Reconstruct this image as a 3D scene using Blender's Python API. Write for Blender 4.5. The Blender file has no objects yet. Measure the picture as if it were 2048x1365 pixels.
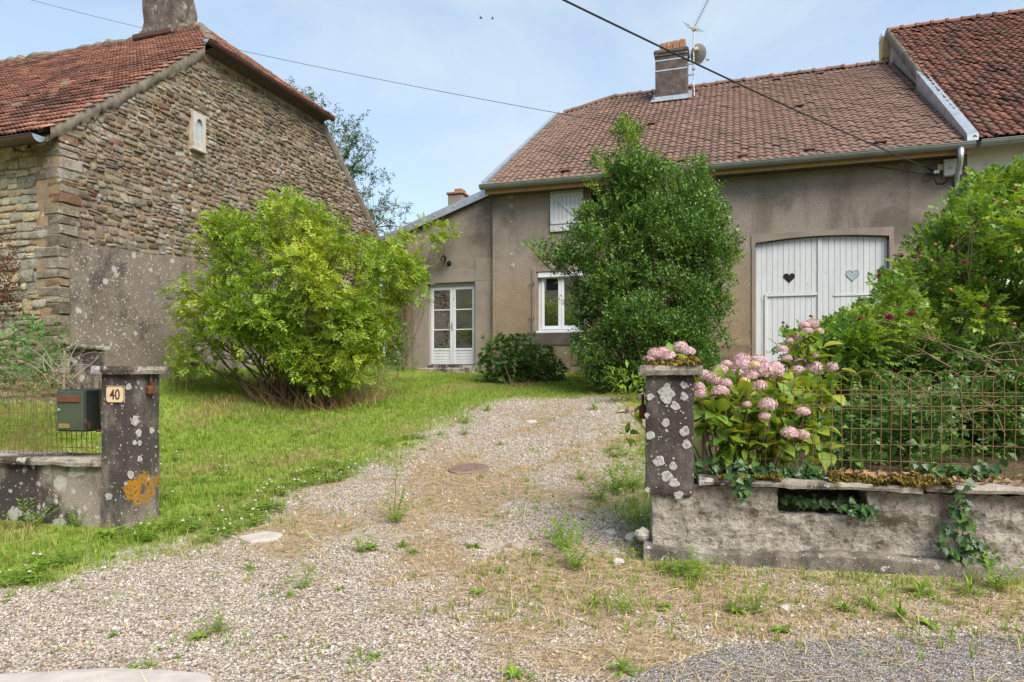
import bpy, math, random
import numpy as np
from mathutils import Vector, Matrix

# ------------------------------------------------------------------ camera, sky, sun, exposure
scene = bpy.context.scene
C = scene.collection
YAW = math.radians(18.17)
SA, CA = math.sin(YAW), math.cos(YAW)
FPX, CX, HY, CAMZ = 1365.0, 1024.0, 740.0, 1.5

cam_data = bpy.data.cameras.new('camera')
cam_data.sensor_width = 36.0
cam_data.lens = 24.0
cam_data.shift_y = 57.5 / 2048.0
cam_data.clip_start = 0.05
cam_data.clip_end = 2000.0
cam = bpy.data.objects.new('camera', cam_data)
cam.location = (0, 0, CAMZ)
cam.rotation_euler = (math.radians(90), 0, YAW)
C.objects.link(cam)
scene.camera = cam

SUN_EL, SUN_AZ = math.radians(46), math.radians(128)
world = bpy.data.worlds.new('World')
scene.world = world
world.use_nodes = True
wn, wl = world.node_tree.nodes, world.node_tree.links
wn.clear()
w_out = wn.new('ShaderNodeOutputWorld')
w_sky = wn.new('ShaderNodeTexSky')
w_sky.sky_type = 'NISHITA'
w_sky.sun_disc = False
w_sky.sun_elevation = SUN_EL
w_sky.sun_rotation = SUN_AZ
w_sky.air_density = 1.0
w_sky.dust_density = 1.0
w_sky.ozone_density = 1.6
w_bg = wn.new('ShaderNodeBackground')
w_bg.inputs['Strength'].default_value = 0.06
wl.new(w_sky.outputs[0], w_bg.inputs['Color'])
# a thin veil of high cloud over the whole sky
w_tc = wn.new('ShaderNodeTexCoord')
w_map = wn.new('ShaderNodeMapping')
w_map.inputs['Scale'].default_value = (1.0, 1.0, 2.6)
w_map.inputs['Location'].default_value = (2.2, 0.7, 0.4)
wl.new(w_tc.outputs['Generated'], w_map.inputs['Vector'])
w_no = wn.new('ShaderNodeTexNoise')
w_no.inputs['Scale'].default_value = 1.7
w_no.inputs['Detail'].default_value = 7
w_no.inputs['Roughness'].default_value = 0.56
w_no.inputs['Distortion'].default_value = 0.5
wl.new(w_map.outputs[0], w_no.inputs['Vector'])
w_rp = wn.new('ShaderNodeMapRange')
w_rp.inputs['From Min'].default_value = 0.44
w_rp.inputs['From Max'].default_value = 0.74
w_rp.inputs['To Min'].default_value = 0.30
w_rp.inputs['To Max'].default_value = 0.93
wl.new(w_no.outputs['Fac'], w_rp.inputs['Value'])
w_cl = wn.new('ShaderNodeBackground')
w_cl.inputs['Color'].default_value = (0.775, 0.91, 1.0, 1)
w_cl.inputs['Strength'].default_value = 0.225
w_mx = wn.new('ShaderNodeMixShader')
w_sx = wn.new('ShaderNodeSeparateXYZ')
wl.new(w_tc.outputs['Generated'], w_sx.inputs[0])
w_hz = wn.new('ShaderNodeMapRange')
w_hz.inputs['From Min'].default_value = 0.0
w_hz.inputs['From Max'].default_value = 0.55
w_hz.inputs['To Min'].default_value = 0.34
w_hz.inputs['To Max'].default_value = 0.0
wl.new(w_sx.outputs[2], w_hz.inputs['Value'])
w_ad = wn.new('ShaderNodeMath')
w_ad.operation = 'ADD'
w_ad.use_clamp = True
wl.new(w_rp.outputs[0], w_ad.inputs[0])
wl.new(w_hz.outputs[0], w_ad.inputs[1])
wl.new(w_ad.outputs[0], w_mx.inputs[0])
wl.new(w_bg.outputs[0], w_mx.inputs[1])
wl.new(w_cl.outputs[0], w_mx.inputs[2])
wl.new(w_mx.outputs[0], w_out.inputs['Surface'])

sun_data = bpy.data.lights.new('sun', 'SUN')
sun_data.energy = 1.5
sun_data.angle = math.radians(40)
sun_data.color = (1.0, 0.925, 0.81)
sun = bpy.data.objects.new('sun', sun_data)
sun_dir = Vector((math.sin(SUN_AZ) * math.cos(SUN_EL), math.cos(SUN_AZ) * math.cos(SUN_EL), math.sin(SUN_EL)))
sun.rotation_euler = sun_dir.to_track_quat('Z', 'Y').to_euler()
sun.location = sun_dir * 60
C.objects.link(sun)

scene.view_settings.view_transform = 'Standard'
scene.view_settings.look = 'None'
scene.view_settings.gamma = 1.0
scene.view_settings.use_curve_mapping = False
scene.view_settings.exposure = 2.1
scene.render.engine = 'CYCLES'
scene.cycles.max_bounces = 8
scene.cycles.diffuse_bounces = 3
scene.cycles.glossy_bounces = 3
scene.cycles.transmission_bounces = 4
scene.cycles.transparent_max_bounces = 6
scene.cycles.sample_clamp_indirect = 6

rng = np.random.default_rng(40)
random.seed(40)

# ------------------------------------------------------------------ places
def W(x, y, Y=None, Z=None, X=None):
    """world point of the real place: sight line x,y met at depth Y (north), Z (distance ahead) or X (east)"""
    u = (x - CX) / FPX; v = (HY - y) / FPX
    dx = -SA + u * CA; dy = CA + u * SA
    t = Y / dy if Y is not None else (Z if Z is not None else X / dx)
    return Vector((t * dx, t * dy, CAMZ + t * v))

def proj(P):
    P = np.asarray(P, float).reshape(-1, 3)
    zc = -SA * P[:, 0] + CA * P[:, 1]
    xc = CA * P[:, 0] + SA * P[:, 1]
    z = np.where(zc > 0.1, zc, 0.1)
    return CX + FPX * xc / z, HY - FPX * (P[:, 2] - CAMZ) / z, zc

def sstep(a, b, x):
    t = np.clip((np.asarray(x, float) - a) / (b - a), 0, 1)
    return t * t * (3 - 2 * t)

def vnoise(x, y, seed=0):
    x = np.asarray(x, float); y = np.asarray(y, float)
    xi = np.floor(x).astype(np.int64); yi = np.floor(y).astype(np.int64)
    fx = x - xi; fy = y - yi
    fx = fx * fx * (3 - 2 * fx); fy = fy * fy * (3 - 2 * fy)
    def h(a, b):
        n = (a * 374761393 + b * 668265263 + seed * 1442695041) & 0x7fffffff
        n = ((n ^ (n >> 13)) * 1274126177) & 0x7fffffff
        return ((n ^ (n >> 16)) & 0xffff) / 65535.0
    return (h(xi, yi) * (1 - fx) + h(xi + 1, yi) * fx) * (1 - fy) + (h(xi, yi + 1) * (1 - fx) + h(xi + 1, yi + 1) * fx) * fy

def fbm(x, y, seed=0, o=3):
    r = 0; a = 0.5; t = 0
    for i in range(o):
        r = r + a * vnoise(np.asarray(x) * 2 ** i, np.asarray(y) * 2 ** i, seed + i); t += a; a *= 0.5
    return r / t

# the street line: origin at the front left corner of the gate pillar by the hydrangea
SO = np.array([-0.613, 4.903])
SANG = math.atan2(0.359, 4.302)
SD = np.array([math.cos(SANG), math.sin(SANG)])
SN = np.array([-SD[1], SD[0]])
SROT = SANG
def S(t, n, z):
    p = SO + SD * t + SN * n
    return Vector((p[0], p[1], z))
def street(X, Y):
    dx = np.asarray(X) - SO[0]; dy = np.asarray(Y) - SO[1]
    return dx * SD[0] + dy * SD[1], dx * SN[0] + dy * SN[1]

GY = [-400, -20, 0, 2.2, 3.1, 4.7, 7.2, 10.5, 13.0, 16.3, 30, 400]
GZ = [-0.3, -0.1, -0.05, -0.03, 0.0, 0.14, 0.38, 0.87, 1.12, 1.42, 2.0, 3.0]
def G(X, Y):
    X = np.asarray(X, float); Y = np.asarray(Y, float)
    z = (np.interp(Y - 0.4, GY, GZ) + np.interp(Y, GY, GZ) + np.interp(Y + 0.4, GY, GZ)) / 3
    z = z + 0.42 * sstep(-6.5, -10.5, X) * sstep(6.5, 9.0, Y) * (1 - sstep(15, 19, Y))
    t, n = street(X, Y)
    bed = sstep(0.14, 0.26, n) * sstep(0.3, 0.55, t)
    z = z + bed * np.maximum(0, 0.66 + 0.02 * n - z) * 1.0
    z = z + 0.03 * (fbm(X * 0.9, Y * 0.9, 5) - 0.5) + 0.012 * (fbm(X * 4, Y * 4, 9) - 0.5)
    return z
def g(x, y): return float(G(x, y))
def WG(x, y):
    """where the sight line meets the sloping ground"""
    u = (x - CX) / FPX; v = (HY - y) / FPX
    dx = -SA + u * CA; dy = CA + u * SA
    t = np.linspace(1.0, 26, 2600)
    d = CAMZ + t * v - G(t * dx, t * dy)
    k = int(np.argmax(d < 0)) if (d < 0).any() else len(t) - 1
    return Vector((t[k] * dx, t[k] * dy, g(t[k] * dx, t[k] * dy)))

# ------------------------------------------------------------------ material helpers
class NT:
    def __init__(s, name):
        s.m = bpy.data.materials.new(name); s.m.use_nodes = True
        s.t = s.m.node_tree; s.n = s.t.nodes; s.n.clear()
        s.out = s.n.new('ShaderNodeOutputMaterial')
        s.b = s.n.new('ShaderNodeBsdfPrincipled')
        s.t.links.new(s.b.outputs[0], s.out.inputs[0])
        s._pos = None
    def new(s, typ, **kw):
        nd = s.n.new(typ)
        for k, v in kw.items(): setattr(nd, k, v)
        return nd
    def link(s, a, b): s.t.links.new(a, b)
    @property
    def pos(s):
        if s._pos is None: s._pos = s.new('ShaderNodeNewGeometry').outputs['Position']
        return s._pos
    def noise(s, scale, detail=5, rough=0.55, dist=0.0, stretch=None):
        nd = s.new('ShaderNodeTexNoise')
        nd.inputs['Scale'].default_value = scale; nd.inputs['Detail'].default_value = detail
        nd.inputs['Roughness'].default_value = rough; nd.inputs['Distortion'].default_value = dist
        v = s.pos
        if stretch:
            mp = s.new('ShaderNodeMapping'); mp.inputs['Scale'].default_value = stretch
            s.link(v, mp.inputs['Vector']); v = mp.outputs[0]
        s.link(v, nd.inputs['Vector'])
        return nd.outputs['Fac']
    def voro(s, scale, feature='F1', warp=0.0):
        nd = s.new('ShaderNodeTexVoronoi', feature=feature)
        nd.inputs['Scale'].default_value = scale
        v = s.pos
        if warp:
            nz = s.new('ShaderNodeTexNoise'); nz.inputs['Scale'].default_value = scale * 2.2; nz.inputs['Detail'].default_value = 3
            s.link(v, nz.inputs['Vector'])
            sc = s.new('ShaderNodeVectorMath', operation='MULTIPLY_ADD')
            s.link(nz.outputs['Color'], sc.inputs[0]); sc.inputs[1].default_value = (warp,) * 3; s.link(v, sc.inputs[2])
            v = sc.outputs[0]
        s.link(v, nd.inputs['Vector'])
        return nd
    def math(s, op, a, b=None, clamp=False):
        nd = s.new('ShaderNodeMath', operation=op); nd.use_clamp = clamp
        for i, q in enumerate((a, b)):
            if q is None: continue
            if isinstance(q, (int, float)): nd.inputs[i].default_value = q
            else: s.link(q, nd.inputs[i])
        return nd.outputs[0]
    def rng(s, f, a, b, lo=0.0, hi=1.0):
        nd = s.new('ShaderNodeMapRange'); nd.interpolation_type = 'SMOOTHSTEP'
        s.link(f, nd.inputs['Value'])
        for k, q in zip(('From Min', 'From Max', 'To Min', 'To Max'), (a, b, lo, hi)): nd.inputs[k].default_value = q
        return nd.outputs[0]
    def ramp(s, f, stops, interp='LINEAR'):
        nd = s.new('ShaderNodeValToRGB'); cr = nd.color_ramp; cr.interpolation = interp
        while len(cr.elements) < len(stops): cr.elements.new(0.5)
        for e, (p, c) in zip(cr.elements, stops): e.position = p; e.color = (*c, 1)
        s.link(f, nd.inputs[0]); return nd.outputs[0]
    def mix(s, f, a, b, mode='MIX'):
        nd = s.new('ShaderNodeMix', data_type='RGBA', blend_type=mode)
        if isinstance(f, (int, float)): nd.inputs[0].default_value = f
        else: s.link(f, nd.inputs[0])
        for i, q in ((6, a), (7, b)):
            if isinstance(q, tuple): nd.inputs[i].default_value = (*q, 1)
            else: s.link(q, nd.inputs[i])
        return nd.outputs[2]
    def rand(s):
        gi = s.new('ShaderNodeNewGeometry'); oi = s.new('ShaderNodeObjectInfo')
        a = s.math('ADD', gi.outputs['Random Per Island'], oi.outputs['Random'])
        return s.math('FRACT', a)
    def bump(s, h, strength=0.4, dist=0.01):
        nd = s.new('ShaderNodeBump'); nd.inputs['Strength'].default_value = strength; nd.inputs['Distance'].default_value = dist
        s.link(h, nd.inputs['Height']); s.link(nd.outputs[0], s.b.inputs['Normal'])
    def spots(s, scale, size, keep, warp=0.04):
        """soft blotches, a few of the cells only (lichen)"""
        v = s.voro(scale, warp=warp)
        sep = s.new('ShaderNodeSeparateColor'); s.link(v.outputs['Color'], sep.inputs[0])
        r = s.math('MULTIPLY', s.math('SUBTRACT', sep.outputs[0], 1 - keep), size / keep)
        return s.math('MULTIPLY', s.math('SUBTRACT', r, v.outputs['Distance']), 9.0, clamp=True)
    def col(s, c):
        if isinstance(c, tuple): s.b.inputs['Base Color'].default_value = (*c, 1)
        else: s.link(c, s.b.inputs['Base Color'])
    def fin(s, rough=0.85, spec=0.3, metal=0.0):
        s.b.inputs['Roughness'].default_value = rough; s.b.inputs['Specular IOR Level'].default_value = spec
        s.b.inputs['Metallic'].default_value = metal
        return s.m

def lerp3(a, k): return tuple(min(1, q * k) for q in a)
M = {}
def simple(name, c, rough=0.7, var=0.25, scale=6, bump=0.15, bscale=60, metal=0.0, spec=0.3, stain=None):
    t = NT(name)
    col = t.ramp(t.noise(scale, 6), [(0.25, lerp3(c, 1 - var)), (0.75, lerp3(c, 1 + var))])
    if stain: col = t.mix(t.rng(t.noise(stain[1], 6, 0.65), stain[2], stain[3]), col, stain[0])
    t.col(col)
    if bump: t.bump(t.noise(bscale, 4), bump, 0.004)
    M[name] = t.fin(rough, spec, metal); return M[name]

def leafmat(name, stops, warm=None, rough=0.5, trans=0.35, scale=1.2):
    t = NT(name)
    col = t.ramp(t.rand(), stops)
    if warm: col = t.mix(t.rng(t.noise(scale, 3), 0.46, 0.66), col, t.ramp(t.rand(), warm))
    t.col(col)
    t.b.inputs['Roughness'].default_value = rough; t.b.inputs['Specular IOR Level'].default_value = 0.35
    tr = t.new('ShaderNodeBsdfTranslucent')
    c2 = t.mix(1.0, col, (1.25, 1.15, 0.55), 'MULTIPLY'); t.link(c2, tr.inputs[0])
    mx = t.new('ShaderNodeMixShader'); mx.inputs[0].default_value = trans
    t.link(t.b.outputs[0], mx.inputs[1]); t.link(tr.outputs[0], mx.inputs[2]); t.link(mx.outputs[0], t.out.inputs[0])
    M[name] = t.m; return t.m

# ------------------------------------------------------------------ mesh helpers
class MB:
    def __init__(s): s.v = []; s.f = []
    def add(s, vs, fs):
        o = len(s.v); s.v += [tuple(p) for p in vs]; s.f += [tuple(i + o for i in q) for q in fs]; return s
    def box(s, x0, x1, y0, y1, z0, z1, fn=None):
        vs = [(x, y, z) for z in (z0, z1) for y in (y0, y1) for x in (x0, x1)]
        if fn: vs = [fn(*p) for p in vs]
        return s.add(vs, [(0, 2, 3, 1), (4, 5, 7, 6), (0, 1, 5, 4), (2, 6, 7, 3), (0, 4, 6, 2), (1, 3, 7, 5)])
    def bbox(s, x0, x1, y0, y1, z0, z1, b=0.01, fn=None):
        """box with chamfered edges"""
        o = len(s.v); vs = []; idx = {}
        X = (x0, x1); Y = (y0, y1); Z = (z0, z1)
        for i in (0, 1):
            for j in (0, 1):
                for k in (0, 1):
                    for a in range(3):
                        p = [X[i], Y[j], Z[k]]; sg = [1 - 2 * i, 1 - 2 * j, 1 - 2 * k]
                        for q in range(3):
                            if q != a: p[q] += sg[q] * b
                        idx[i, j, k, a] = len(vs); vs.append(fn(*p) if fn else tuple(p))
        fs = []
        for a in range(3):
            for e in (0, 1):
                o1, o2 = [q for q in range(3) if q != a]
                cyc = []
                for c1, c2 in ((0, 0), (1, 0), (1, 1), (0, 1)):
                    t = [0, 0, 0]; t[a] = e; t[o1] = c1; t[o2] = c2; cyc.append(idx[(*t, a)])
                fs.append(tuple(cyc) if (e == 1) == (a != 1) else tuple(reversed(cyc)))
        for a in range(3):
            o1, o2 = [q for q in range(3) if q != a]
            for c1 in (0, 1):
                for c2 in (0, 1):
                    t0 = [0, 0, 0]; t0[o1] = c1; t0[o2] = c2; t1 = list(t0); t1[a] = 1
                    fs.append((idx[(*t0, o1)], idx[(*t1, o1)], idx[(*t1, o2)], idx[(*t0, o2)]))
        for i in (0, 1):
            for j in (0, 1):
                for k in (0, 1): fs.append(tuple(idx[i, j, k, a] for a in range(3)))
        return s.add(vs, fs)
    def prism(s, poly, off):
        n = len(poly); off = Vector(off)
        vs = [Vector(p) for p in poly] + [Vector(p) + off for p in poly]
        fs = [tuple(range(n))[::-1], tuple(range(n, 2 * n))] + [(i, (i + 1) % n, n + (i + 1) % n, n + i) for i in range(n)]
        return s.add(vs, fs)
    def tube(s, pts, r, n=6, cap=True):
        pts = [Vector(p) for p in pts]; k = len(pts)
        rs = r if isinstance(r, (list, tuple, np.ndarray)) else [r] * k
        o = len(s.v); up = Vector((0.13, 0.21, 0.97))
        for i, p in enumerate(pts):
            d = (pts[min(i + 1, k - 1)] - pts[max(i - 1, 0)]).normalized()
            a = d.cross(up)
            if a.length < 1e-3: a = d.cross(Vector((1, 0, 0)))
            a.normalize(); b = d.cross(a)
            for j in range(n):
                t = 2 * math.pi * j / n
                s.v.append(tuple(p + (a * math.cos(t) + b * math.sin(t)) * rs[i]))
        for i in range(k - 1):
            for j in range(n):
                q = (j + 1) % n
                s.f.append((o + i * n + j, o + i * n + q, o + (i + 1) * n + q, o + (i + 1) * n + j))
        if cap:
            s.f.append(tuple(o + j for j in range(n))[::-1]); s.f.append(tuple(o + (k - 1) * n + j for j in range(n)))
        return s
    def lathe(s, prof, base, n=16, axis=None, sx=1, sy=1):
        base = Vector(base); o = len(s.v)
        R = Vector(axis).to_track_quat('Z', 'Y').to_matrix() if axis is not None else Matrix.Identity(3)
        for r, h in prof:
            for j in range(n):
                t = 2 * math.pi * j / n
                s.v.append(tuple(base + R @ Vector((r * math.cos(t) * sx, r * math.sin(t) * sy, h))))
        for i in range(len(prof) - 1):
            for j in range(n):
                q = (j + 1) % n
                s.f.append((o + i * n + j, o + i * n + q, o + (i + 1) * n + q, o + (i + 1) * n + j))
        s.f.append(tuple(o + j for j in range(n))[::-1]); s.f.append(tuple(o + (len(prof) - 1) * n + j for j in range(n)))
        return s
    def mesh(s, name):
        me = bpy.data.meshes.new(name); me.from_pydata(s.v, [], s.f); me.update(); return me
    def build(s, name, mat, parent=None, smooth=False):
        me = s.mesh(name)
        if smooth: me.polygons.foreach_set('use_smooth', [True] * len(me.polygons))
        return link(name, me, mat, parent)

def link(name, me, mat=None, parent=None, mw=None):
    if mat is not None and not me.materials: me.materials.append(M[mat] if isinstance(mat, str) else mat)
    o = bpy.data.objects.new(name, me); C.objects.link(o)
    if parent is not None: o.parent = parent
    if mw is not None: o.matrix_world = mw if parent is None else mw
    return o
def tag(o, label=None, cat=None, group=None, kind=None):
    if label: o['label'] = label
    if cat: o['category'] = cat
    if group: o['group'] = group
    if kind: o['kind'] = kind
    return o
def thing(name, label, cat, group=None):
    o = bpy.data.objects.new(name, None); o.empty_display_size = 0.2; C.objects.link(o)
    return tag(o, label, cat, group)

def tri(fs):
    out = []
    for f in fs:
        for i in range(1, len(f) - 1): out.append((f[0], f[i], f[i + 1]))
    return np.array(out, np.int64)
def tmpl(mb): return np.array(mb.v, float), tri(mb.f)

def mesh_np(name, V, F, smooth=False, attrs=None):
    me = bpy.data.meshes.new(name)
    me.vertices.add(len(V)); me.vertices.foreach_set('co', np.ascontiguousarray(V, np.float32).ravel())
    me.loops.add(len(F) * 3); me.loops.foreach_set('vertex_index', np.ascontiguousarray(F, np.int32).ravel())
    me.polygons.add(len(F)); me.polygons.foreach_set('loop_start', np.arange(0, len(F) * 3, 3, dtype=np.int32))
    if smooth: me.polygons.foreach_set('use_smooth', np.ones(len(F), bool))
    for k, a in (attrs or {}).items():
        at = me.attributes.new(k, 'FLOAT', 'POINT'); at.data.foreach_set('value', np.ascontiguousarray(a, np.float32))
    me.update(calc_edges=True)
    return me

def inst(T, P, R, Sc, pick=None):
    """many copies of template shapes as one vertex and face array"""
    P = np.asarray(P, float); N = len(P)
    Sc = np.asarray(Sc, float)
    if Sc.ndim == 1: Sc = np.repeat(Sc[:, None], 3, 1)
    if pick is None: pick = rng.integers(0, len(T), N)
    Vs, Fs, o = [], [], 0
    for k, (tv, tf) in enumerate(T):
        s = np.where(pick == k)[0]
        if not len(s): continue
        v = tv[None] * Sc[s][:, None, :]
        v = np.einsum('nij,nvj->nvi', R[s], v) + P[s][:, None, :]
        f = tf[None] + (np.arange(len(s)) * len(tv))[:, None, None] + o
        Vs.append(v.reshape(-1, 3)); Fs.append(f.reshape(-1, 3)); o += len(s) * len(tv)
    return np.concatenate(Vs), np.concatenate(Fs)

def basis(d, roll=None, up=None):
    """rotation whose x runs along d and whose z leans to up"""
    d = np.asarray(d, float); d = d / np.maximum(np.linalg.norm(d, axis=1, keepdims=True), 1e-9)
    u = np.tile([[0, 0, 1.0]], (len(d), 1)) if up is None else np.asarray(up, float)
    u = u + rng.normal(0, 0.12 if roll is None else roll, (len(d), 3))
    y = np.cross(u, d); y /= np.maximum(np.linalg.norm(y, axis=1, keepdims=True), 1e-9)
    z = np.cross(d, y)
    return np.stack([d, y, z], 2)
def rotz(a):
    c, s = np.cos(a), np.sin(a); z = np.zeros_like(a); o = np.ones_like(a)
    return np.stack([np.stack([c, -s, z], 1), np.stack([s, c, z], 1), np.stack([z, z, o], 1)], 1)
def scatter(name, T, P, R, Sc, mat, parent=None, pick=None, kind='stuff', smooth=False):
    V, F = inst(T, P, R, Sc, pick)
    o = link(name, mesh_np(name, V, F, smooth), mat, parent)
    if kind: o['kind'] = kind
    return o
def mat4(p, R, sc):
    m = np.eye(4); m[:3, :3] = np.asarray(R) * np.asarray(sc)[None, :]; m[:3, 3] = p
    return Matrix(m.tolist())

def pieces(name, T, P, R, Sc, mat, parent, rest_name, limit=300, pick=None, score=None):
    """the pieces that show largest as objects of their own, the rest as one part"""
    P = np.asarray(P, float); Sc = np.asarray(Sc, float)
    if Sc.ndim == 1: Sc = np.repeat(Sc[:, None], 3, 1)
    N = len(P)
    if pick is None: pick = rng.integers(0, len(T), N)
    x, y, z = proj(P)
    sc = (score if score is not None else np.ones(N)) / np.maximum(z, 0.5) ** 2
    sc = sc * ((x > -5) & (x < 2053) & (y > -5) & (y < 1370) & (z > 0.2))
    order = np.argsort(-sc)
    near = [i for i in order[:limit] if sc[i] > 0]
    far = np.setdiff1d(np.arange(N), near)
    mes = []
    for k, (tv, tf) in enumerate(T):
        me = mesh_np(name, tv, tf); me.materials.append(M[mat] if isinstance(mat, str) else mat); mes.append(me)
    inv = parent.matrix_world.inverted() if parent else None
    for i in near:
        o = bpy.data.objects.new(name, mes[pick[i]]); C.objects.link(o)
        o.parent = parent; o.matrix_local = mat4(P[i], R[i], Sc[i])
    if len(far): scatter(rest_name, T, P[far], R[far], Sc[far], mat, parent, pick[far])

# ------------------------------------------------------------------ materials
def stone_mat(name, stops, lich=0.5):
    t = NT(name)
    col = t.ramp(t.rand(), stops)
    col = t.mix(0.65, col, t.ramp(t.noise(16, 7, 0.7), [(0.3, (0.35, 0.34, 0.33)), (0.7, (1.6, 1.57, 1.5))]), 'MULTIPLY')
    col = t.mix(t.math('MULTIPLY', t.rng(t.noise(2.4, 7, 0.7), 0.53, 0.66), lich), col, (0.50, 0.48, 0.44))
    col = t.mix(t.spots(4.5, 0.30, 0.22, 0.06), col, (0.62, 0.60, 0.55))
    col = t.mix(t.math('MULTIPLY', t.rng(t.noise(0.55, 6, 0.6), 0.48, 0.66), 0.25), col, (0.135, 0.11, 0.085))
    t.col(col); t.bump(t.noise(30, 7, 0.7), 1.0, 0.03)
    M[name] = t.fin(0.93, 0.15)
stone_mat('stone', [(0.0, (0.085, 0.067, 0.052)), (0.18, (0.165, 0.138, 0.108)), (0.4, (0.25, 0.218, 0.18)), (0.6, (0.17, 0.135, 0.098)), (0.75, (0.31, 0.28, 0.24)), (0.85, (0.21, 0.15, 0.095)), (0.92, (0.16, 0.085, 0.062)), (1.0, (0.38, 0.35, 0.31))], 0.5)
stone_mat('front_stone', [(0.0, (0.22, 0.20, 0.16)), (0.3, (0.34, 0.32, 0.27)), (0.55, (0.44, 0.37, 0.24)), (0.75, (0.30, 0.22, 0.15)), (0.9, (0.55, 0.48, 0.33)), (1.0, (0.30, 0.31, 0.28))], 0.5)

t = NT('mortar')
col = t.ramp(t.noise(3, 7, 0.65), [(0.3, (0.19, 0.14, 0.085)), (0.7, (0.34, 0.255, 0.16))])
t.col(col); t.bump(t.noise(30, 6), 0.7, 0.02); M['mortar'] = t.fin(0.95, 0.1)

t = NT('lime_plaster')
col = t.ramp(t.noise(3.2, 7, 0.65), [(0.3, (0.30, 0.24, 0.16)), (0.5, (0.46, 0.40, 0.30)), (0.72, (0.56, 0.52, 0.46))])
t.col(col); t.bump(t.noise(30, 6), 0.5, 0.01); M['lime_plaster'] = t.fin(0.95, 0.1)

def concrete(name, c1, c2, dark, spots=True, dk=(0.45, 0.62), orange=None, sp=(16.0, 0.5, 0.35), big=(6.0, 0.62, 0.55)):
    t = NT(name)
    col = t.ramp(t.noise(3.5, 7, 0.6), [(0.3, c1), (0.7, c2)])
    col = t.mix(t.rng(t.noise(2.3, 8, 0.68, 0.0, (1, 1, 0.6)), *dk), col, dark)
    col = t.mix(0.55, col, t.ramp(t.noise(120, 2, 0.6), [(0.35, (0.45, 0.45, 0.45)), (0.65, (1.6, 1.58, 1.5))]), 'MULTIPLY')
    if spots:
        col = t.mix(t.math('MULTIPLY', t.spots(*sp, 0.04), t.rng(t.noise(60, 3), 0.3, 0.55)), col, (0.44, 0.43, 0.41))
        col = t.mix(t.math('MULTIPLY', t.spots(*big, 0.09), t.rng(t.noise(45, 3), 0.28, 0.5)), col, (0.40, 0.39, 0.37))
        col = t.mix(t.spots(60, 0.55, 0.17, 0.004), col, (0.40, 0.385, 0.36))
    if orange:
        for (ox, oy, oz), r in orange:
            d = t.new('ShaderNodeVectorMath', operation='DISTANCE'); t.link(t.pos, d.inputs[0]); d.inputs[1].default_value = (ox, oy, oz)
            e = t.math('ADD', d.outputs['Value'], t.math('MULTIPLY', t.math('SUBTRACT', t.noise(18, 4), 0.5), r * 0.9))
            inner = t.math('MULTIPLY', t.rng(e, r * 0.28, r * 0.4), t.math('SUBTRACT', 1.0, t.rng(e, r * 0.85, r)))
            col = t.mix(t.math('MULTIPLY', inner, t.rng(t.noise(48, 4), 0.36, 0.52)), col, (0.33, 0.165, 0.015))
    t.col(col); t.bump(t.noise(90, 5, 0.7), 0.8, 0.008)
    M[name] = t.fin(0.93, 0.15)

t = NT('facade')
zc = t.new('ShaderNodeSeparateXYZ'); t.link(t.pos, zc.inputs[0])
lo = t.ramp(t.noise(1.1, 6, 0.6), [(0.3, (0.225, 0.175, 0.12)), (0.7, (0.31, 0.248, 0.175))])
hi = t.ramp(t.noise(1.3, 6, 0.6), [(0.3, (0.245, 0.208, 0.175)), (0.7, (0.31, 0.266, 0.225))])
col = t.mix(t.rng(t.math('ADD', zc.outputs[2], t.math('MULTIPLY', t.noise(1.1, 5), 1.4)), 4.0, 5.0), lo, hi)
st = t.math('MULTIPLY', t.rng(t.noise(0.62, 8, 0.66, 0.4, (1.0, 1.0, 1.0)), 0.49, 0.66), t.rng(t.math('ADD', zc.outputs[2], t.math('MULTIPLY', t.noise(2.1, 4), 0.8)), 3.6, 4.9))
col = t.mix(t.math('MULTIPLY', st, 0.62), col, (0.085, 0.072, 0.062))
col = t.mix(t.math('MULTIPLY', t.rng(t.noise(0.9, 6, 0.6, 0, (2.5, 1, 0.35)), 0.52, 0.70), 0.5), col, (0.13, 0.105, 0.08))
col = t.mix(0.5, col, t.ramp(t.noise(85, 2, 0.7), [(0.35, (0.5, 0.5, 0.5)), (0.66, (1.55, 1.53, 1.5))]), 'MULTIPLY')
t.col(col); t.bump(t.noise(75, 4, 0.7), 0.9, 0.012); M['facade'] = t.fin(0.95, 0.12)

t = NT('smooth_render')
col = t.ramp(t.noise(1.8, 7, 0.6), [(0.3, (0.215, 0.18, 0.15)), (0.7, (0.29, 0.245, 0.205))])
col = t.mix(t.rng(t.noise(1.2, 7, 0.65, 0, (3, 1, 0.4)), 0.52, 0.7), col, (0.20, 0.19, 0.185))
t.col(col); t.bump(t.noise(50, 4), 0.3, 0.004); M['smooth_render'] = t.fin(0.9, 0.15)

t = NT('grimy_wall')
col = t.ramp(t.noise(2.0, 7, 0.65), [(0.3, (0.16, 0.135, 0.115)), (0.55, (0.30, 0.265, 0.235)), (0.72, (0.46, 0.43, 0.40))])
t.col(col); t.bump(t.noise(40, 5), 0.7, 0.01); M['grimy_wall'] = t.fin(0.95, 0.1)
t = NT('white_wall')
col = t.ramp(t.noise(1.5, 6), [(0.3, (0.62, 0.60, 0.54)), (0.7, (0.74, 0.72, 0.66))])
col = t.mix(t.rng(t.noise(1.9, 8, 0.7), 0.56, 0.72), col, (0.30, 0.29, 0.26))
t.col(col); t.bump(t.noise(60, 4), 0.5, 0.006); M['white_wall'] = t.fin(0.93, 0.15)

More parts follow.
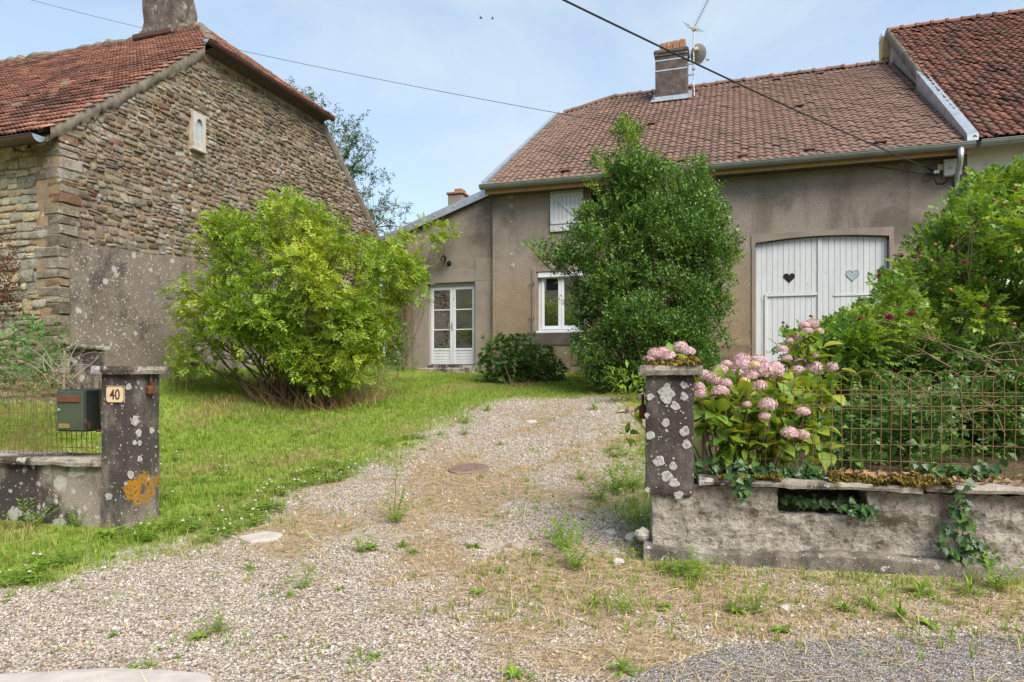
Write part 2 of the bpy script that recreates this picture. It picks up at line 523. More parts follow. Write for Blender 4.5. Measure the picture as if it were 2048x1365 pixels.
concrete('dark_panel', (0.15, 0.125, 0.105), (0.21, 0.175, 0.15), (0.075, 0.062, 0.057), True, (0.5, 0.7), None, (22, 0.5, 0.26), (6, 0.40, 0.3))
concrete('pillar', (0.13, 0.112, 0.10), (0.19, 0.165, 0.145), (0.055, 0.047, 0.045), True, (0.38, 0.58), None, (16, 0.4, 0.18), (6, 0.3, 0.1))
_lp = S(-4.317, 0.12, 0.40)
concrete('left_pillar', (0.17, 0.145, 0.125), (0.25, 0.215, 0.18), (0.062, 0.053, 0.05), True, (0.40, 0.58),
         [((_lp.x, _lp.y, 0.46), 0.15), ((_lp.x + 0.0, _lp.y - 0.10, 0.47), 0.09), ((_lp.x, _lp.y + 0.2, 0.50), 0.07)], (16, 0.4, 0.18), (6, 0.3, 0.1))
simple('lichen', (0.36, 0.35, 0.325), 0.95, 0.3, 40, 0.9, 120, stain=((0.16, 0.145, 0.13), 45, 0.52, 0.66))
concrete('left_wall', (0.20, 0.17, 0.145), (0.31, 0.27, 0.23), (0.055, 0.047, 0.045), True, (0.40, 0.56))
concrete('coping', (0.24, 0.21, 0.18), (0.38, 0.34, 0.295), (0.065, 0.053, 0.043), True, (0.44, 0.58))

t = NT('rough_cast')
col = t.ramp(t.noise(4, 7, 0.6), [(0.3, (0.42, 0.37, 0.31)), (0.7, (0.58, 0.525, 0.465))])
col = t.mix(t.math('MULTIPLY', t.rng(t.noise(26, 7, 0.75), 0.49, 0.61), 0.75), col, (0.19, 0.15, 0.12))
col = t.mix(t.rng(t.noise(1.6, 7, 0.66, 0, (1, 1, 1.6)), 0.55, 0.68), col, (0.13, 0.105, 0.075))
t.col(col); t.bump(t.math('ADD', t.noise(26, 7, 0.75), t.noise(14, 5)), 1.0, 0.05); M['rough_cast'] = t.fin(0.95, 0.1)
concrete('plinth', (0.19, 0.165, 0.145), (0.28, 0.25, 0.22), (0.085, 0.073, 0.063), True, (0.42, 0.6), None, (16, 0.4, 0.3), (5, 0.3, 0.12))

def tile_mat(name, stops, dirt, lich, dk=(0.5, 0.68)):
    t = NT(name)
    col = t.ramp(t.rand(), stops)
    col = t.mix(0.6, col, t.ramp(t.noise(14, 6, 0.65), [(0.3, (0.62, 0.6, 0.6)), (0.7, (1.35, 1.35, 1.33))]), 'MULTIPLY')
    col = t.mix(t.rng(t.noise(0.8, 7, 0.66), *dk), col, dirt)
    col = t.mix(t.math('MULTIPLY', t.rng(t.noise(7, 5, 0.6), 0.60, 0.72), lich), col, (0.44, 0.36, 0.28))
    t.col(col); t.bump(t.noise(70, 4), 0.4, 0.004); M[name] = t.fin(0.85, 0.25)
tile_mat('main_tile', [(0, (0.155, 0.10, 0.082)), (0.35, (0.195, 0.123, 0.099)), (0.7, (0.18, 0.116, 0.095)), (1, (0.23, 0.142, 0.110))], (0.125, 0.088, 0.072), 0.25)
tile_mat('old_red_tile', [(0, (0.18, 0.080, 0.060)), (0.4, (0.27, 0.122, 0.090)), (0.75, (0.225, 0.102, 0.077)), (1, (0.36, 0.175, 0.122))], (0.115, 0.062, 0.052), 0.3, (0.46, 0.66))
tile_mat('neighbour_tile', [(0, (0.085, 0.042, 0.034)), (0.3, (0.145, 0.066, 0.050)), (0.7, (0.185, 0.080, 0.058)), (0.9, (0.23, 0.105, 0.072)), (1, (0.10, 0.085, 0.075))], (0.072, 0.045, 0.038), 0.25)
simple('ridge_mortar', (0.17, 0.145, 0.115), 0.95, 0.4, 8, 0.8, 30, stain=((0.10, 0.10, 0.06), 4, 0.5, 0.65))
simple('chimney_render', (0.088, 0.070, 0.062), 0.95, 0.5, 4, 0.9, 50, stain=((0.22, 0.19, 0.165), 3.0, 0.52, 0.72))
simple('old_chimney', (0.105, 0.085, 0.072), 0.95, 0.6, 5, 1.0, 22, stain=((0.27, 0.245, 0.215), 6, 0.54, 0.68))
simple('zinc', (0.46, 0.50, 0.54), 0.42, 0.15, 4, 0.1, 40, 0.75, 0.5, stain=((0.30, 0.32, 0.34), 3, 0.5, 0.7))
simple('grey_gutter', (0.25, 0.27, 0.25), 0.45, 0.15, 4, 0.08, 40, 0.35, 0.4)
simple('brown_gutter', (0.095, 0.048, 0.035), 0.5, 0.25, 5, 0.1, 40, 0.2, 0.4)
simple('new_wood', (0.42, 0.255, 0.12), 0.7, 0.2, 9, 0.2, 40)
simple('grey_wood', (0.30, 0.25, 0.20), 0.85, 0.35, 14, 0.4, 50)
simple('terracotta', (0.28, 0.135, 0.085), 0.85, 0.3, 9, 0.3, 50, stain=((0.42, 0.26, 0.05), 5, 0.58, 0.66))
t = NT('white_paint')
col = t.ramp(t.noise(2.5, 7, 0.6, 0, (3, 3, 0.4)), [(0.3, (0.50, 0.52, 0.545)), (0.7, (0.60, 0.615, 0.63))])
col = t.mix(t.rng(t.noise(9, 7, 0.7, 0, (2, 2, 0.25)), 0.60, 0.72), col, (0.33, 0.30, 0.26))
col = t.mix(t.rng(t.noise(5, 7, 0.7, 0, (1, 1, 0.5)), 0.62, 0.70), col, (0.28, 0.24, 0.19))
t.col(col); t.bump(t.noise(60, 3, 0.5, 0, (2, 2, 0.1)), 0.2, 0.003); M['white_paint'] = t.fin(0.6, 0.3)
simple('white_pvc', (0.66, 0.68, 0.71), 0.35, 0.03, 3, 0.0)
simple('grime', (0.10, 0.085, 0.07), 0.95, 0.3, 6, 0.5, 40)
simple('rust', (0.12, 0.045, 0.025), 0.85, 0.45, 25, 0.5, 90, 0.2, stain=((0.30, 0.15, 0.06), 18, 0.55, 0.7))
simple('wire', (0.19, 0.125, 0.06), 0.75, 0.35, 20, 0.2, 90, 0.3)
simple('black_metal', (0.02, 0.02, 0.022), 0.45, 0.2, 9, 0.0, 40, 0.4)
simple('black_cable', (0.022, 0.02, 0.02), 0.6, 0.1, 9, 0.0)
simple('grey_plastic', (0.50, 0.50, 0.48), 0.55, 0.12, 6, 0.05, stain=((0.28, 0.27, 0.25), 6, 0.55, 0.7))
simple('steel', (0.40, 0.41, 0.41), 0.4, 0.15, 10, 0.0, 40, 0.7, 0.5)
simple('dish_grey', (0.40, 0.41, 0.39), 0.55, 0.12, 7, 0.0)
simple('mailbox_green', (0.058, 0.074, 0.047), 0.5, 0.3, 7, 0.15, 60, 0.1, 0.4, stain=((0.09, 0.10, 0.07), 6, 0.55, 0.72))
simple('mailbox_shade_green', (0.016, 0.021, 0.018), 0.5, 0.3, 7, 0.15, 60, 0.1, 0.4, stain=((0.17, 0.08, 0.035), 5, 0.6, 0.7))  # darker copy of the door green, side's shade put into colour, plus rust
simple('mailbox_flap', (0.13, 0.045, 0.03), 0.6, 0.3, 12, 0.2, 60)
simple('brass', (0.34, 0.26, 0.085), 0.5, 0.25, 12, 0.1, 60, 0.4)
simple('plate_cream', (0.62, 0.47, 0.30), 0.4, 0.08, 12, 0.0)
simple('plate_brown', (0.07, 0.03, 0.025), 0.5, 0.1, 12, 0.0)
simple('dark_room', (0.02, 0.018, 0.016), 0.95, 0.2, 3, 0.0)  # near-black colour standing in for unlit space behind openings and panes
simple('green_stem', (0.13, 0.15, 0.05), 0.8, 0.3, 15, 0.0)
simple('bark', (0.145, 0.105, 0.07), 0.95, 0.4, 12, 0.8, 40)
simple('twig', (0.19, 0.135, 0.085), 0.95, 0.4, 15, 0.5, 40)
simple('grey_twig', (0.27, 0.225, 0.18), 0.95, 0.35, 15, 0.5, 40)
simple('rock', (0.42, 0.39, 0.35), 0.95, 0.3, 9, 0.8, 30, stain=((0.17, 0.15, 0.12), 5, 0.55, 0.68))
simple('sunk_stone', (0.30, 0.26, 0.21), 0.95, 0.4, 12, 0.8, 40, stain=((0.17, 0.13, 0.09), 7, 0.48, 0.62))
simple('vent_brown', (0.10, 0.045, 0.035), 0.8, 0.2, 9, 0.1)
simple('pale_concrete', (0.40, 0.365, 0.33), 0.93, 0.2, 7, 0.6, 60, stain=((0.30, 0.26, 0.21), 4, 0.55, 0.7))
simple('manhole', (0.22, 0.155, 0.125), 0.8, 0.25, 12, 0.4, 50, 0.2)
simple('moss', (0.16, 0.12, 0.02), 0.95, 0.55, 22, 0.9, 90)
simple('feather', (0.025, 0.022, 0.02), 0.8, 0.2, 9, 0)
t = NT('glass')
t.col((0.015, 0.016, 0.015)); t.b.inputs['Roughness'].default_value = 0.015; t.b.inputs['Specular IOR Level'].default_value = 1.0
t.b.inputs['IOR'].default_value = 2.5; t.b.inputs['Coat Weight'].default_value = 0.8; t.b.inputs['Coat Roughness'].default_value = 0.01
M['glass'] = t.m
simple('frosted', (0.34, 0.40, 0.43), 0.3, 0.15, 9, 0.0)

# ------------------------------------------------------------------ the ground
def poly_world(px): return np.array([WG(*p)[:2] for p in px])
def inside(X, Y, poly):
    X = np.asarray(X); Y = np.asarray(Y); r = np.zeros(X.shape, bool); n = len(poly)
    for i in range(n):
        x0, y0 = poly[i]; x1, y1 = poly[(i + 1) % n]
        c = (y0 > Y) != (y1 > Y)
        with np.errstate(divide='ignore', invalid='ignore'):
            r ^= c & (X < (x1 - x0) * (Y - y0) / (y1 - y0 + 1e-12) + x0)
    return r
_left_edge = [(-60, 1185), (120, 1150), (270, 1112), (430, 1068), (520, 1030), (600, 985), (740, 930), (820, 888), (900, 850), (950, 815), (1040, 798)]
_right_edge = [(1230, 790), (1290, 815), (1275, 900), (1280, 1010), (1285, 1100)]
DRIVE = np.concatenate([poly_world(_left_edge), poly_world(_right_edge), [[-0.5, 4.85], [7.5, 5.4], [12, 5.0], [12, -9], [-14, -9], [-14, 3.0]]])
PATCH = [WG(880, 990), WG(1120, 1200), WG(1180, 1300)]
def lawn_amount(X, Y):
    X = np.asarray(X, float); Y = np.asarray(Y, float)
    jx = (fbm(X * 2.2, Y * 2.2, 3) - 0.5) * 0.75; jy = (fbm(X * 2.2, Y * 2.2, 13) - 0.5) * 0.75
    a = 0
    OFS = [(0, 0)] + [(0.16 * math.cos(q), 0.16 * math.sin(q)) for q in (0.3, 1.9, 3.4, 5.0)] + [(0.36 * math.cos(q), 0.36 * math.sin(q)) for q in (0.9, 2.2, 3.5, 4.8, 6.0)]
    for ox, oy in OFS: a = a + inside(X + jx + ox, Y + jy + oy, DRIVE)
    return 1 - a / len(OFS)
def straw_amount(X, Y):
    t, n = street(X, Y)
    base = sstep(0.42, 0.66, fbm(np.asarray(X) * 1.1, np.asarray(Y) * 1.1, 21))
    verge = sstep(-1.25, -0.5, n) * sstep(-0.6, 0.3, t) * (n < 0.1)
    w = fbm(np.asarray(X) * 2.5, np.asarray(Y) * 2.5, 23) - 0.5
    def blot(c, rx, ry): return np.clip(1.25 * np.exp(-(((np.asarray(X) - c[0]) / rx) ** 2 + ((np.asarray(Y) - c[1]) / ry) ** 2)) + 1.2 * w * np.exp(-(((np.asarray(X) - c[0]) / rx / 1.6) ** 2 + ((np.asarray(Y) - c[1]) / ry / 1.6) ** 2)), 0, 1)
    mid = blot(PATCH[0], 0.75, 1.5) + blot(PATCH[1], 0.9, 0.5) + blot(PATCH[2], 0.6, 0.35)
    return np.clip((0.55 * base + 0.65 * verge + 0.65 * mid) * (0.35 + 1.3 * fbm(np.asarray(X) * 6, np.asarray(Y) * 6, 27)), 0, 1)
def soil_amount(X, Y):
    t, n = street(X, Y)
    return sstep(0.1, 0.3, n) * sstep(0.2, 0.6, t)

def axis(lo, hi, step, far):
    a = list(np.arange(lo, hi, step)); s = step; x = lo; L = []
    while x > -far: s *= 1.35; x -= s; L.append(x)
    s = step; x = a[-1]; Rr = []
    while x < far: s *= 1.35; x += s; Rr.append(x)
    return np.array(L[::-1] + a + Rr)
gx = axis(-13, 7, 0.10, 420); gy = axis(1.6, 17.5, 0.10, 420)
GX, GYY = np.meshgrid(gx, gy)
gzz = G(GX, GYY)
V = np.stack([GX.ravel(), GYY.ravel(), gzz.ravel()], 1)
nx, ny = len(gx), len(gy)
ii, jj = np.meshgrid(np.arange(nx - 1), np.arange(ny - 1))
q = (jj * nx + ii).ravel()
F = np.concatenate([np.stack([q, q + 1, q + nx + 1], 1), np.stack([q, q + nx + 1, q + nx], 1)])
me = mesh_np('ground', V, F, True, {'lawn': lawn_amount(V[:, 0], V[:, 1]), 'straw': straw_amount(V[:, 0], V[:, 1]), 'soil': soil_amount(V[:, 0], V[:, 1])})
t = NT('ground')
def attr(t, n):
    a = t.new('ShaderNodeAttribute'); a.attribute_name = n; return a.outputs['Fac']
peb = t.voro(62, warp=0.004); sepc = t.new('ShaderNodeSeparateColor'); t.link(peb.outputs['Color'], sepc.inputs[0])
grav = t.ramp(sepc.outputs[0], [(0, (0.22, 0.18, 0.145)), (0.4, (0.36, 0.305, 0.25)), (0.75, (0.50, 0.435, 0.37)), (1, (0.60, 0.55, 0.49))])
grav = t.mix(t.rng(peb.outputs['Distance'], 0.45, 0.8), grav, (0.13, 0.10, 0.075))
dirt = t.ramp(t.noise(20, 8, 0.75), [(0.3, (0.13, 0.088, 0.055)), (0.46, (0.26, 0.19, 0.12)), (0.6, (0.38, 0.30, 0.195)), (0.75, (0.48, 0.40, 0.275))])
col = t.mix(t.rng(t.math('ADD', t.math('MULTIPLY', attr(t, 'straw'), 0.7), t.math('MULTIPLY', t.noise(4, 6, 0.65), 0.6)), 0.52, 0.85), grav, dirt)
lawn = t.ramp(t.noise(1.0, 8, 0.7), [(0.30, (0.14, 0.21, 0.035)), (0.55, (0.21, 0.28, 0.05)), (0.68, (0.30, 0.27, 0.11)), (0.78, (0.38, 0.32, 0.16))])
lawn = t.mix(0.6, lawn, t.ramp(t.noise(40, 5, 0.7), [(0.3, (0.5, 0.5, 0.45)), (0.7, (1.4, 1.4, 1.3))]), 'MULTIPLY')
col = t.mix(attr(t, 'lawn'), col, lawn)
col = t.mix(attr(t, 'soil'), col, t.ramp(t.noise(9, 7, 0.7), [(0.3, (0.05, 0.038, 0.025)), (0.7, (0.16, 0.12, 0.075))]))
t.col(col); t.bump(t.math('ADD', t.math('MULTIPLY', peb.outputs['Distance'], -0.8), t.noise(30, 5)), 0.8, 0.02)
M['ground'] = t.fin(0.95, 0.12)
tag(link('ground', me, 'ground'), kind='structure')

# road of fine chippings along the bottom of the view, and the kerb slab
t = NT('road')
pv = t.voro(95, warp=0.003); sc2 = t.new('ShaderNodeSeparateColor'); t.link(pv.outputs['Color'], sc2.inputs[0])
col = t.ramp(sc2.outputs[0], [(0, (0.13, 0.115, 0.11)), (0.5, (0.26, 0.235, 0.22)), (0.85, (0.37, 0.34, 0.315)), (1, (0.50, 0.47, 0.44))])
col = t.mix(t.rng(pv.outputs['Distance'], 0.4, 0.8), col, (0.09, 0.08, 0.07))
t.col(col); t.bump(t.math('MULTIPLY', pv.outputs['Distance'], -1.0), 0.8, 0.012); M['road'] = t.fin(0.92, 0.15)
_edge = []
for px in np.arange(-700, 2900, 20):
    yy = np.interp(px, [-700, 0, 350, 800, 1180, 1300, 1450, 1600, 2048, 2900], [1345, 1352, 1372, 1400, 1392, 1340, 1300, 1283, 1270, 1245])
    yy += 14 * (fbm(px * 0.012, 0.3, 71) - 0.5) + 8 * (fbm(px * 0.05, 0.3, 72) - 0.5)
    p = WG(px, yy); _edge.append((p.x, p.y))
Vr, Fr = [], []
for i, (x, y) in enumerate(_edge):
    for k in range(12):
        yy = y - (0 if k == 0 else 0.05 * 1.6 ** k)
        Vr.append((x, yy, g(x, yy) + 0.006))
    if i:
        for k in range(11):
            a = (i - 1) * 12 + k; b = i * 12 + k
            Fr += [(a, a + 1, b + 1), (a, b + 1, b)]
tag(link('road', mesh_np('road', np.array(Vr), np.array(Fr)), 'road'), kind='structure')

def slab(name, pts, h, mat, label, cat, n=14, seed=0, top=0.02):
    """an irregular flat stone bedded in the ground"""
    pts = np.array(pts, float); c = pts.mean(0); mb = MB(); k = len(pts)
    z = max(g(*p) for p in pts) + top
    ring = lambda s, dz: [(c[0] + (p[0] - c[0]) * s, c[1] + (p[1] - c[1]) * s, g(c[0] + (p[0] - c[0]) * s, c[1] + (p[1] - c[1]) * s) + dz) for p in pts]
    rings = [ring(1.02, -h), ring(1.0, top * 0.5), ring(0.9, top), ring(0.5, top * 1.15)]
    vs = sum(rings, []) + [(c[0], c[1], g(*c) + top * 1.1)]
    fs = []
    for r in range(3):
        for i in range(k): fs.append((r * k + i, r * k + (i + 1) % k, (r + 1) * k + (i + 1) % k, (r + 1) * k + i))
    fs += [(3 * k + i, 3 * k + (i + 1) % k, 4 * k) for i in range(k)]
    mb.add(vs, fs); return tag(mb.build(name, mat), label, cat)
def blob_pts(px, py, rx, ry, n=16, seed=0, jit=0.15):
    """outline of a flat stone seen at px,py; its half sizes rx (along the view's width) and ry (away) in metres"""
    p = WG(px, py); r = random.Random(seed); out = []
    for i in range(n):
        a = 2 * math.pi * i / n; k = 1 + r.uniform(-jit, jit)
        out.append((p.x + CA * rx * k * math.cos(a) - SA * ry * k * math.sin(a), p.y + SA * rx * k * math.cos(a) + CA * ry * k * math.sin(a)))
    return out
kp = [WG(-60, 1362), WG(40, 1356), WG(120, 1352), WG(230, 1346), WG(330, 1350), WG(420, 1358), WG(430, 1400), WG(200, 1400), WG(-60, 1400)]
slab('kerb_stone', [(p.x, p.y) for p in kp], 0.1, 'pale_concrete', 'pale concrete kerb slab at the edge of the road below the gravel', 'kerb', top=0.03)
slab('flat_stone', blob_pts(524, 1078, 0.17, 0.11, 14, 3), 0.05, 'pale_concrete', 'pale flat stone lying on the edge of the drive near the letterbox pillar', 'stone', top=0.025)
slab('flat_stone', blob_pts(735, 1075, 0.33, 0.07, 16, 5, 0.25), 0.05, 'sunk_stone', 'long weathered threshold stone bedded across the middle of the gateway', 'stone', top=0.012)
slab('flat_stone', blob_pts(1010, 1092, 0.26, 0.055, 16, 8, 0.3), 0.05, 'sunk_stone', 'smaller threshold stone sunk in gravel between the pillars, nearer the hydrangea', 'stone', top=0.010)
slab('flat_stone', blob_pts(1063, 845, 0.085, 0.09, 12, 9), 0.05, 'pale_concrete', 'small white stone on the gravel far up the drive', 'stone', top=0.02)
p = WG(938, 939)
mh = thing('manhole_cover', 'round rusty brown manhole cover set in the gravel drive', 'manhole')
gr = Vector((0, -(g(p.x, p.y + 0.2) - g(p.x, p.y - 0.2)) / 0.4, 1)).normalized()
MB().lathe([(0.235, -0.05), (0.235, 0.012), (0.228, 0.018), (0.205, 0.018), (0.203, 0.010)], p, 32, gr).build('frame', 'manhole', mh)
lid = MB().lathe([(0.198, -0.03), (0.198, 0.016), (0.19, 0.019)], p, 32, gr).build('lid', 'manhole', mh)
q = gr.to_track_quat('Z', 'Y').to_matrix()
mb = MB()
for i in range(-5, 6):
    for j in range(-5, 6):
        if i * i + j * j < 27 and not (i == 0 and j == 0):
            c = p + q @ Vector((i * 0.033, j * 0.033, 0.0))
            mb.box(-0.01, 0.01, -0.01, 0.01, 0.017, 0.024, lambda x, y, z: tuple(c + q @ Vector((x, y, z))))
mb.build('stud_pattern', 'manhole', lid)

# ------------------------------------------------------------------ roof tiles, stones, openings
def tile_template(w, l, prof, nseg, lift=0.03, thick=0.016):
    mb = MB(); xs = [w * i / nseg * 1.01 for i in range(nseg + 1)]
    rows = []
    for y, dz in ((0.0, lift - thick), (0.0, lift), (l * 1.12, 0.002)):
        rows.append([(x, y, prof(i / nseg) + dz) for i, x in enumerate(xs)])
    vs = sum(rows, []); k = nseg + 1
    fs = [(r * k + i, r * k + i + 1, (r + 1) * k + i + 1, (r + 1) * k + i) for r in range(2) for i in range(nseg)]
    mb.add(vs, fs); return tmpl(mb)
def lay_tiles(name, rest, house, origin, ax, up, ncol, nrow, w, l, T, mat, keep=None, jit=0.004, sag=None):
    ax = np.array(ax, float); up = np.array(up, float); ax /= np.linalg.norm(ax); up /= np.linalg.norm(up)
    nr = np.cross(ax, up)
    cc, rr = np.meshgrid(np.arange(ncol), np.arange(nrow)); cc = cc.ravel(); rr = rr.ravel()
    P = np.array(origin)[None] + ax[None] * (cc * w)[:, None] + up[None] * (rr * l)[:, None]
    P = P + nr[None] * rng.normal(0, jit, len(P))[:, None] + up[None] * rng.normal(0, jit, len(P))[:, None]
    if sag is not None: P = P + sag(P)
    if keep is not None:
        k = keep(P + ax[None] * w * 0.5); P = P[k]
    N = len(P); a = rng.normal(0, 0.012, N)
    R = np.zeros((N, 3, 3)); R[:, :, 0] = ax[None] + up[None] * a[:, None]; R[:, :, 1] = up[None] - ax[None] * a[:, None]; R[:, :, 2] = nr[None]
    pieces(name, [T], P, R, np.ones(N), mat, house, rest)
def ridge_run(name, house, A, B, r, step, mat, collar=True, seg=6):
    A = Vector(A); B = Vector(B); d = (B - A); n = max(1, round(d.length / step)); d.normalize(); st = (B - A).length / n
    up = Vector((0, 0, 1)); side = d.cross(up).normalized(); up2 = side.cross(d)
    mb = MB()
    def arc(y, rr):
        return [Vector((math.cos(math.pi * (1.12 * i / seg - 0.06)) * rr, y, math.sin(math.pi * (1.12 * i / seg - 0.06)) * rr * 0.82)) for i in range(seg + 1)]
    rows = [arc(0, r), arc(st * 0.86, r)] + ([arc(st * 0.87, r * 1.28), arc(st * 1.06, r * 1.28), arc(st * 1.07, r * 0.8)] if collar else [arc(st * 1.06, r * 1.05)])
    vs = sum(rows, []); k = seg + 1
    mb.add(vs, [(q * k + i, q * k + i + 1, (q + 1) * k + i + 1, (q + 1) * k + i) for q in range(len(rows) - 1) for i in range(seg)])
    me = mb.mesh(name); me.materials.append(M[mat])
    for i in range(n):
        o = bpy.data.objects.new(name, me); C.objects.link(o); o.parent = house
        m = Matrix.Identity(4); j = random.uniform(-0.012, 0.012)
        for q in range(3): m[q][0] = side[q]; m[q][1] = d[q]; m[q][2] = up2[q]; m[q][3] = (A + d * st * i)[q] + (j if q == 2 else 0)
        o.matrix_local = m
def stone_templates(k, seed):
    r = random.Random(seed); out = []
    for _ in range(k):
        pts = []
        for (x, y) in ((-.5, -.5), (0, -.5), (.5, -.5), (.5, 0), (.5, .5), (0, .5), (-.5, .5), (-.5, 0)):
            corner = abs(x) == .5 and abs(y) == .5
            s = r.uniform(0.80, 1.02) if corner else r.uniform(0.90, 1.03)
            pts.append((x * s + r.uniform(-.03, .03), y * s + r.uniform(-.05, .05)))
        vs = [(x, y, -0.3) for x, y in pts] + [(x, y, 0.55 + r.uniform(-.12, .12)) for x, y in pts] + \
             [(x * 0.93, y * 0.90, 0.90 + r.uniform(-.3, .2)) for x, y in pts] + [(r.uniform(-.1, .1), r.uniform(-.1, .1), 1.0)]
        fs = [(i, (i + 1) % 8, 8 + (i + 1) % 8, 8 + i) for i in range(8)] + [(8 + i, 8 + (i + 1) % 8, 16 + (i + 1) % 8, 16 + i) for i in range(8)] + [(16 + i, 16 + (i + 1) % 8, 24) for i in range(8)]
        mb = MB().add(vs, fs); out.append(tmpl(mb))
    return out
def courses(a0, a1, b0, b1, hs, ws, seed, ok):
    """rough courses of rubble: list of (a centre, b centre, width, height)"""
    r = random.Random(seed); out = []; b = b0
    while b < b1:
        h = r.uniform(*hs); a = a0 - r.uniform(0, ws[0])
        while a < a1:
            w = r.uniform(*ws) * (1.35 if r.random() < 0.12 else 1)
            if r.random() < 0.16 and h > hs[0] * 1.35:
                for bb, hh in ((b + h * 0.25, h * 0.5), (b + h * 0.75, h * 0.5)):
                    if ok(a + w / 2, bb, w, hh): out.append((a + w / 2, bb, w, hh))
            elif ok(a + w / 2, b + h / 2, w, h):
                out.append((a + w / 2, b + h / 2 + r.uniform(-.022, .022), w, h * r.uniform(.7, 1.12)))
            a += w
        b += h
    return out
def wall_open(mb, x0, x1, z0, z1, y0, y1, holes):
    xs = sorted({x0, x1, *[h[0] for h in holes], *[h[1] for h in holes]})
    for a, b in zip(xs, xs[1:]):
        hs = sorted([h for h in holes if h[0] <= a + 1e-6 and h[1] >= b - 1e-6], key=lambda h: h[2]); z = z0
        for h in hs:
            if h[2] > z: mb.box(a, b, y0, y1, z, h[2])
            z = h[3]
        if z < z1: mb.box(a, b, y0, y1, z, z1)
def gutter(name, house, A, B, r, mat, n=8, brackets=0.9, out=None):
    """half round gutter from A to B, open side up"""
    A = Vector(A); B = Vector(B); d = (B - A).normalized(); side = d.cross(Vector((0, 0, 1))).normalized()
    mb = MB()
    def ring(p, rr): return [p + side * (math.cos(math.pi + math.pi * i / n) * rr) + Vector((0, 0, math.sin(math.pi + math.pi * i / n) * rr)) for i in range(n + 1)]
    k = n + 1
    mb.add(ring(A, r) + ring(B, r), [(i, i + 1, k + i + 1, k + i) for i in range(n)])
    mb.add(ring(A, r * 0.94) + ring(B, r * 0.94), [(i, k + i, k + i + 1, i + 1) for i in range(n)])
    for s in (1, -1): mb.tube([A + side * r * s, B + side * r * s], r * 0.10, 6)
    gt = mb.build(name, mat, house)
    for P in (A, B):
        e = MB(); rg = ring(P, r * 0.98); e.prism(rg, d * 0.006); e.build('end_cap', 'zinc' if mat == 'brown_gutter' else mat, gt)
    L = (B - A).length; m = max(1, int(L / brackets)); bme = None
    for i in range(m):
        p = A + d * (L * (i + 0.5) / m)
        b = MB(); b.add(ring(p, r * 1.04) + ring(p + d * 0.03, r * 1.04), [(i, i + 1, k + i + 1, k + i) for i in range(n)])
        b.build('bracket', mat, gt)
    return gt

# ================================================================== the rendered farmhouse in the middle
FY = 16.5            # facade
EY, EZ = 16.02, 6.12 # eaves line
RY, RZ = 23.4, 10.86 # ridge
XL, XR = -5.98, 4.52
house = thing('rendered_farmhouse', 'long farmhouse with grey-brown rendered facade, brown tiled roof and white barn door', 'house')
WIN = (-4.74, -3.58, 2.44, 3.95); UP = (-3.5, -2.32, 4.95, 6.0); BARN = (0.42, 3.13, 1.2, 4.53)
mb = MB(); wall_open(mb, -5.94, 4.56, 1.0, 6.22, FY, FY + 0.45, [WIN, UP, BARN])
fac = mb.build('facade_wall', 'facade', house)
mb = MB()
mb.prism([(-5.94, FY + 0.45, 0.9), (-5.94, 30.2, 0.9), (-5.94, 30.2, 6.2), (-5.94, RY, RZ - 0.62), (-5.94, FY + 0.45, 6.22)], (0.4, 0, 0))
mb.box(-5.54, 4.1, 29.8, 30.2, 0.9, 6.2)
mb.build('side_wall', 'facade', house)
MB().prism([(4.12, FY + 0.45, 0.9), (4.12, 30.2, 0.9), (4.12, 30.2, 6.2), (4.12, RY, RZ - 0.25), (4.12, FY + 0.45, 6.22)], (0.42, 0, 0)).build('party_wall', 'facade', house)
sl = Vector((0, RY - EY, RZ - EZ)).normalized(); nr = Vector((0, -sl.z, sl.y))
mb = MB()
def deck(mb, top, th, yf, zf, yb, zb):
    for xa, xb, da, db in ((XL, -3.9, -0.36, 0.0), (-3.9, XR, 0.0, 0.0)):
        v = []
        for x, d in ((xa, da), (xb, db)):
            v += [(x, yf, zf + top), (x, RY, RZ + top + d), (x, yb, zb + top), (x, yf, zf + top - th), (x, RY, RZ + top + d - th), (x, yb, zb + top - th)]
        mb.add(v, [(0, 6, 7, 1), (1, 7, 8, 2), (3, 4, 10, 9), (4, 5, 11, 10), (0, 1, 4, 3), (1, 2, 5, 4), (6, 9, 10, 7), (7, 10, 11, 8), (0, 3, 9, 6), (2, 8, 11, 5)])
deck(mb, -0.07, 0.07, EY + 0.05, EZ, 30.6, EZ)
mb.build('roof_deck', 'grey_wood', house)
T_main = tile_template(0.172, 0.25, lambda s: 0.021 * math.sin(math.pi * min(1, s / 0.68)) if s < 0.68 else -0.010 * math.sin(math.pi * (s - 0.68) / 0.32), 7)
nrow = int((Vector((0, RY - EY, RZ - EZ)).length) / 0.25)
def dip(P):
    d = np.zeros_like(P); k = sstep(-3.9, -5.9, P[:, 0]) * (P[:, 1] - EY) / (RY - EY); d[:, 2] = -0.34 * k; return d
lay_tiles('roof_tile', 'roof_tiles', house, (XL + 0.06, EY - 0.02, EZ - 0.01), (1, 0, 0), sl, int((XR - XL) / 0.172) + 1, nrow, 0.172, 0.25, T_main, 'main_tile', lambda P: P[:, 0] < XR, sag=dip)
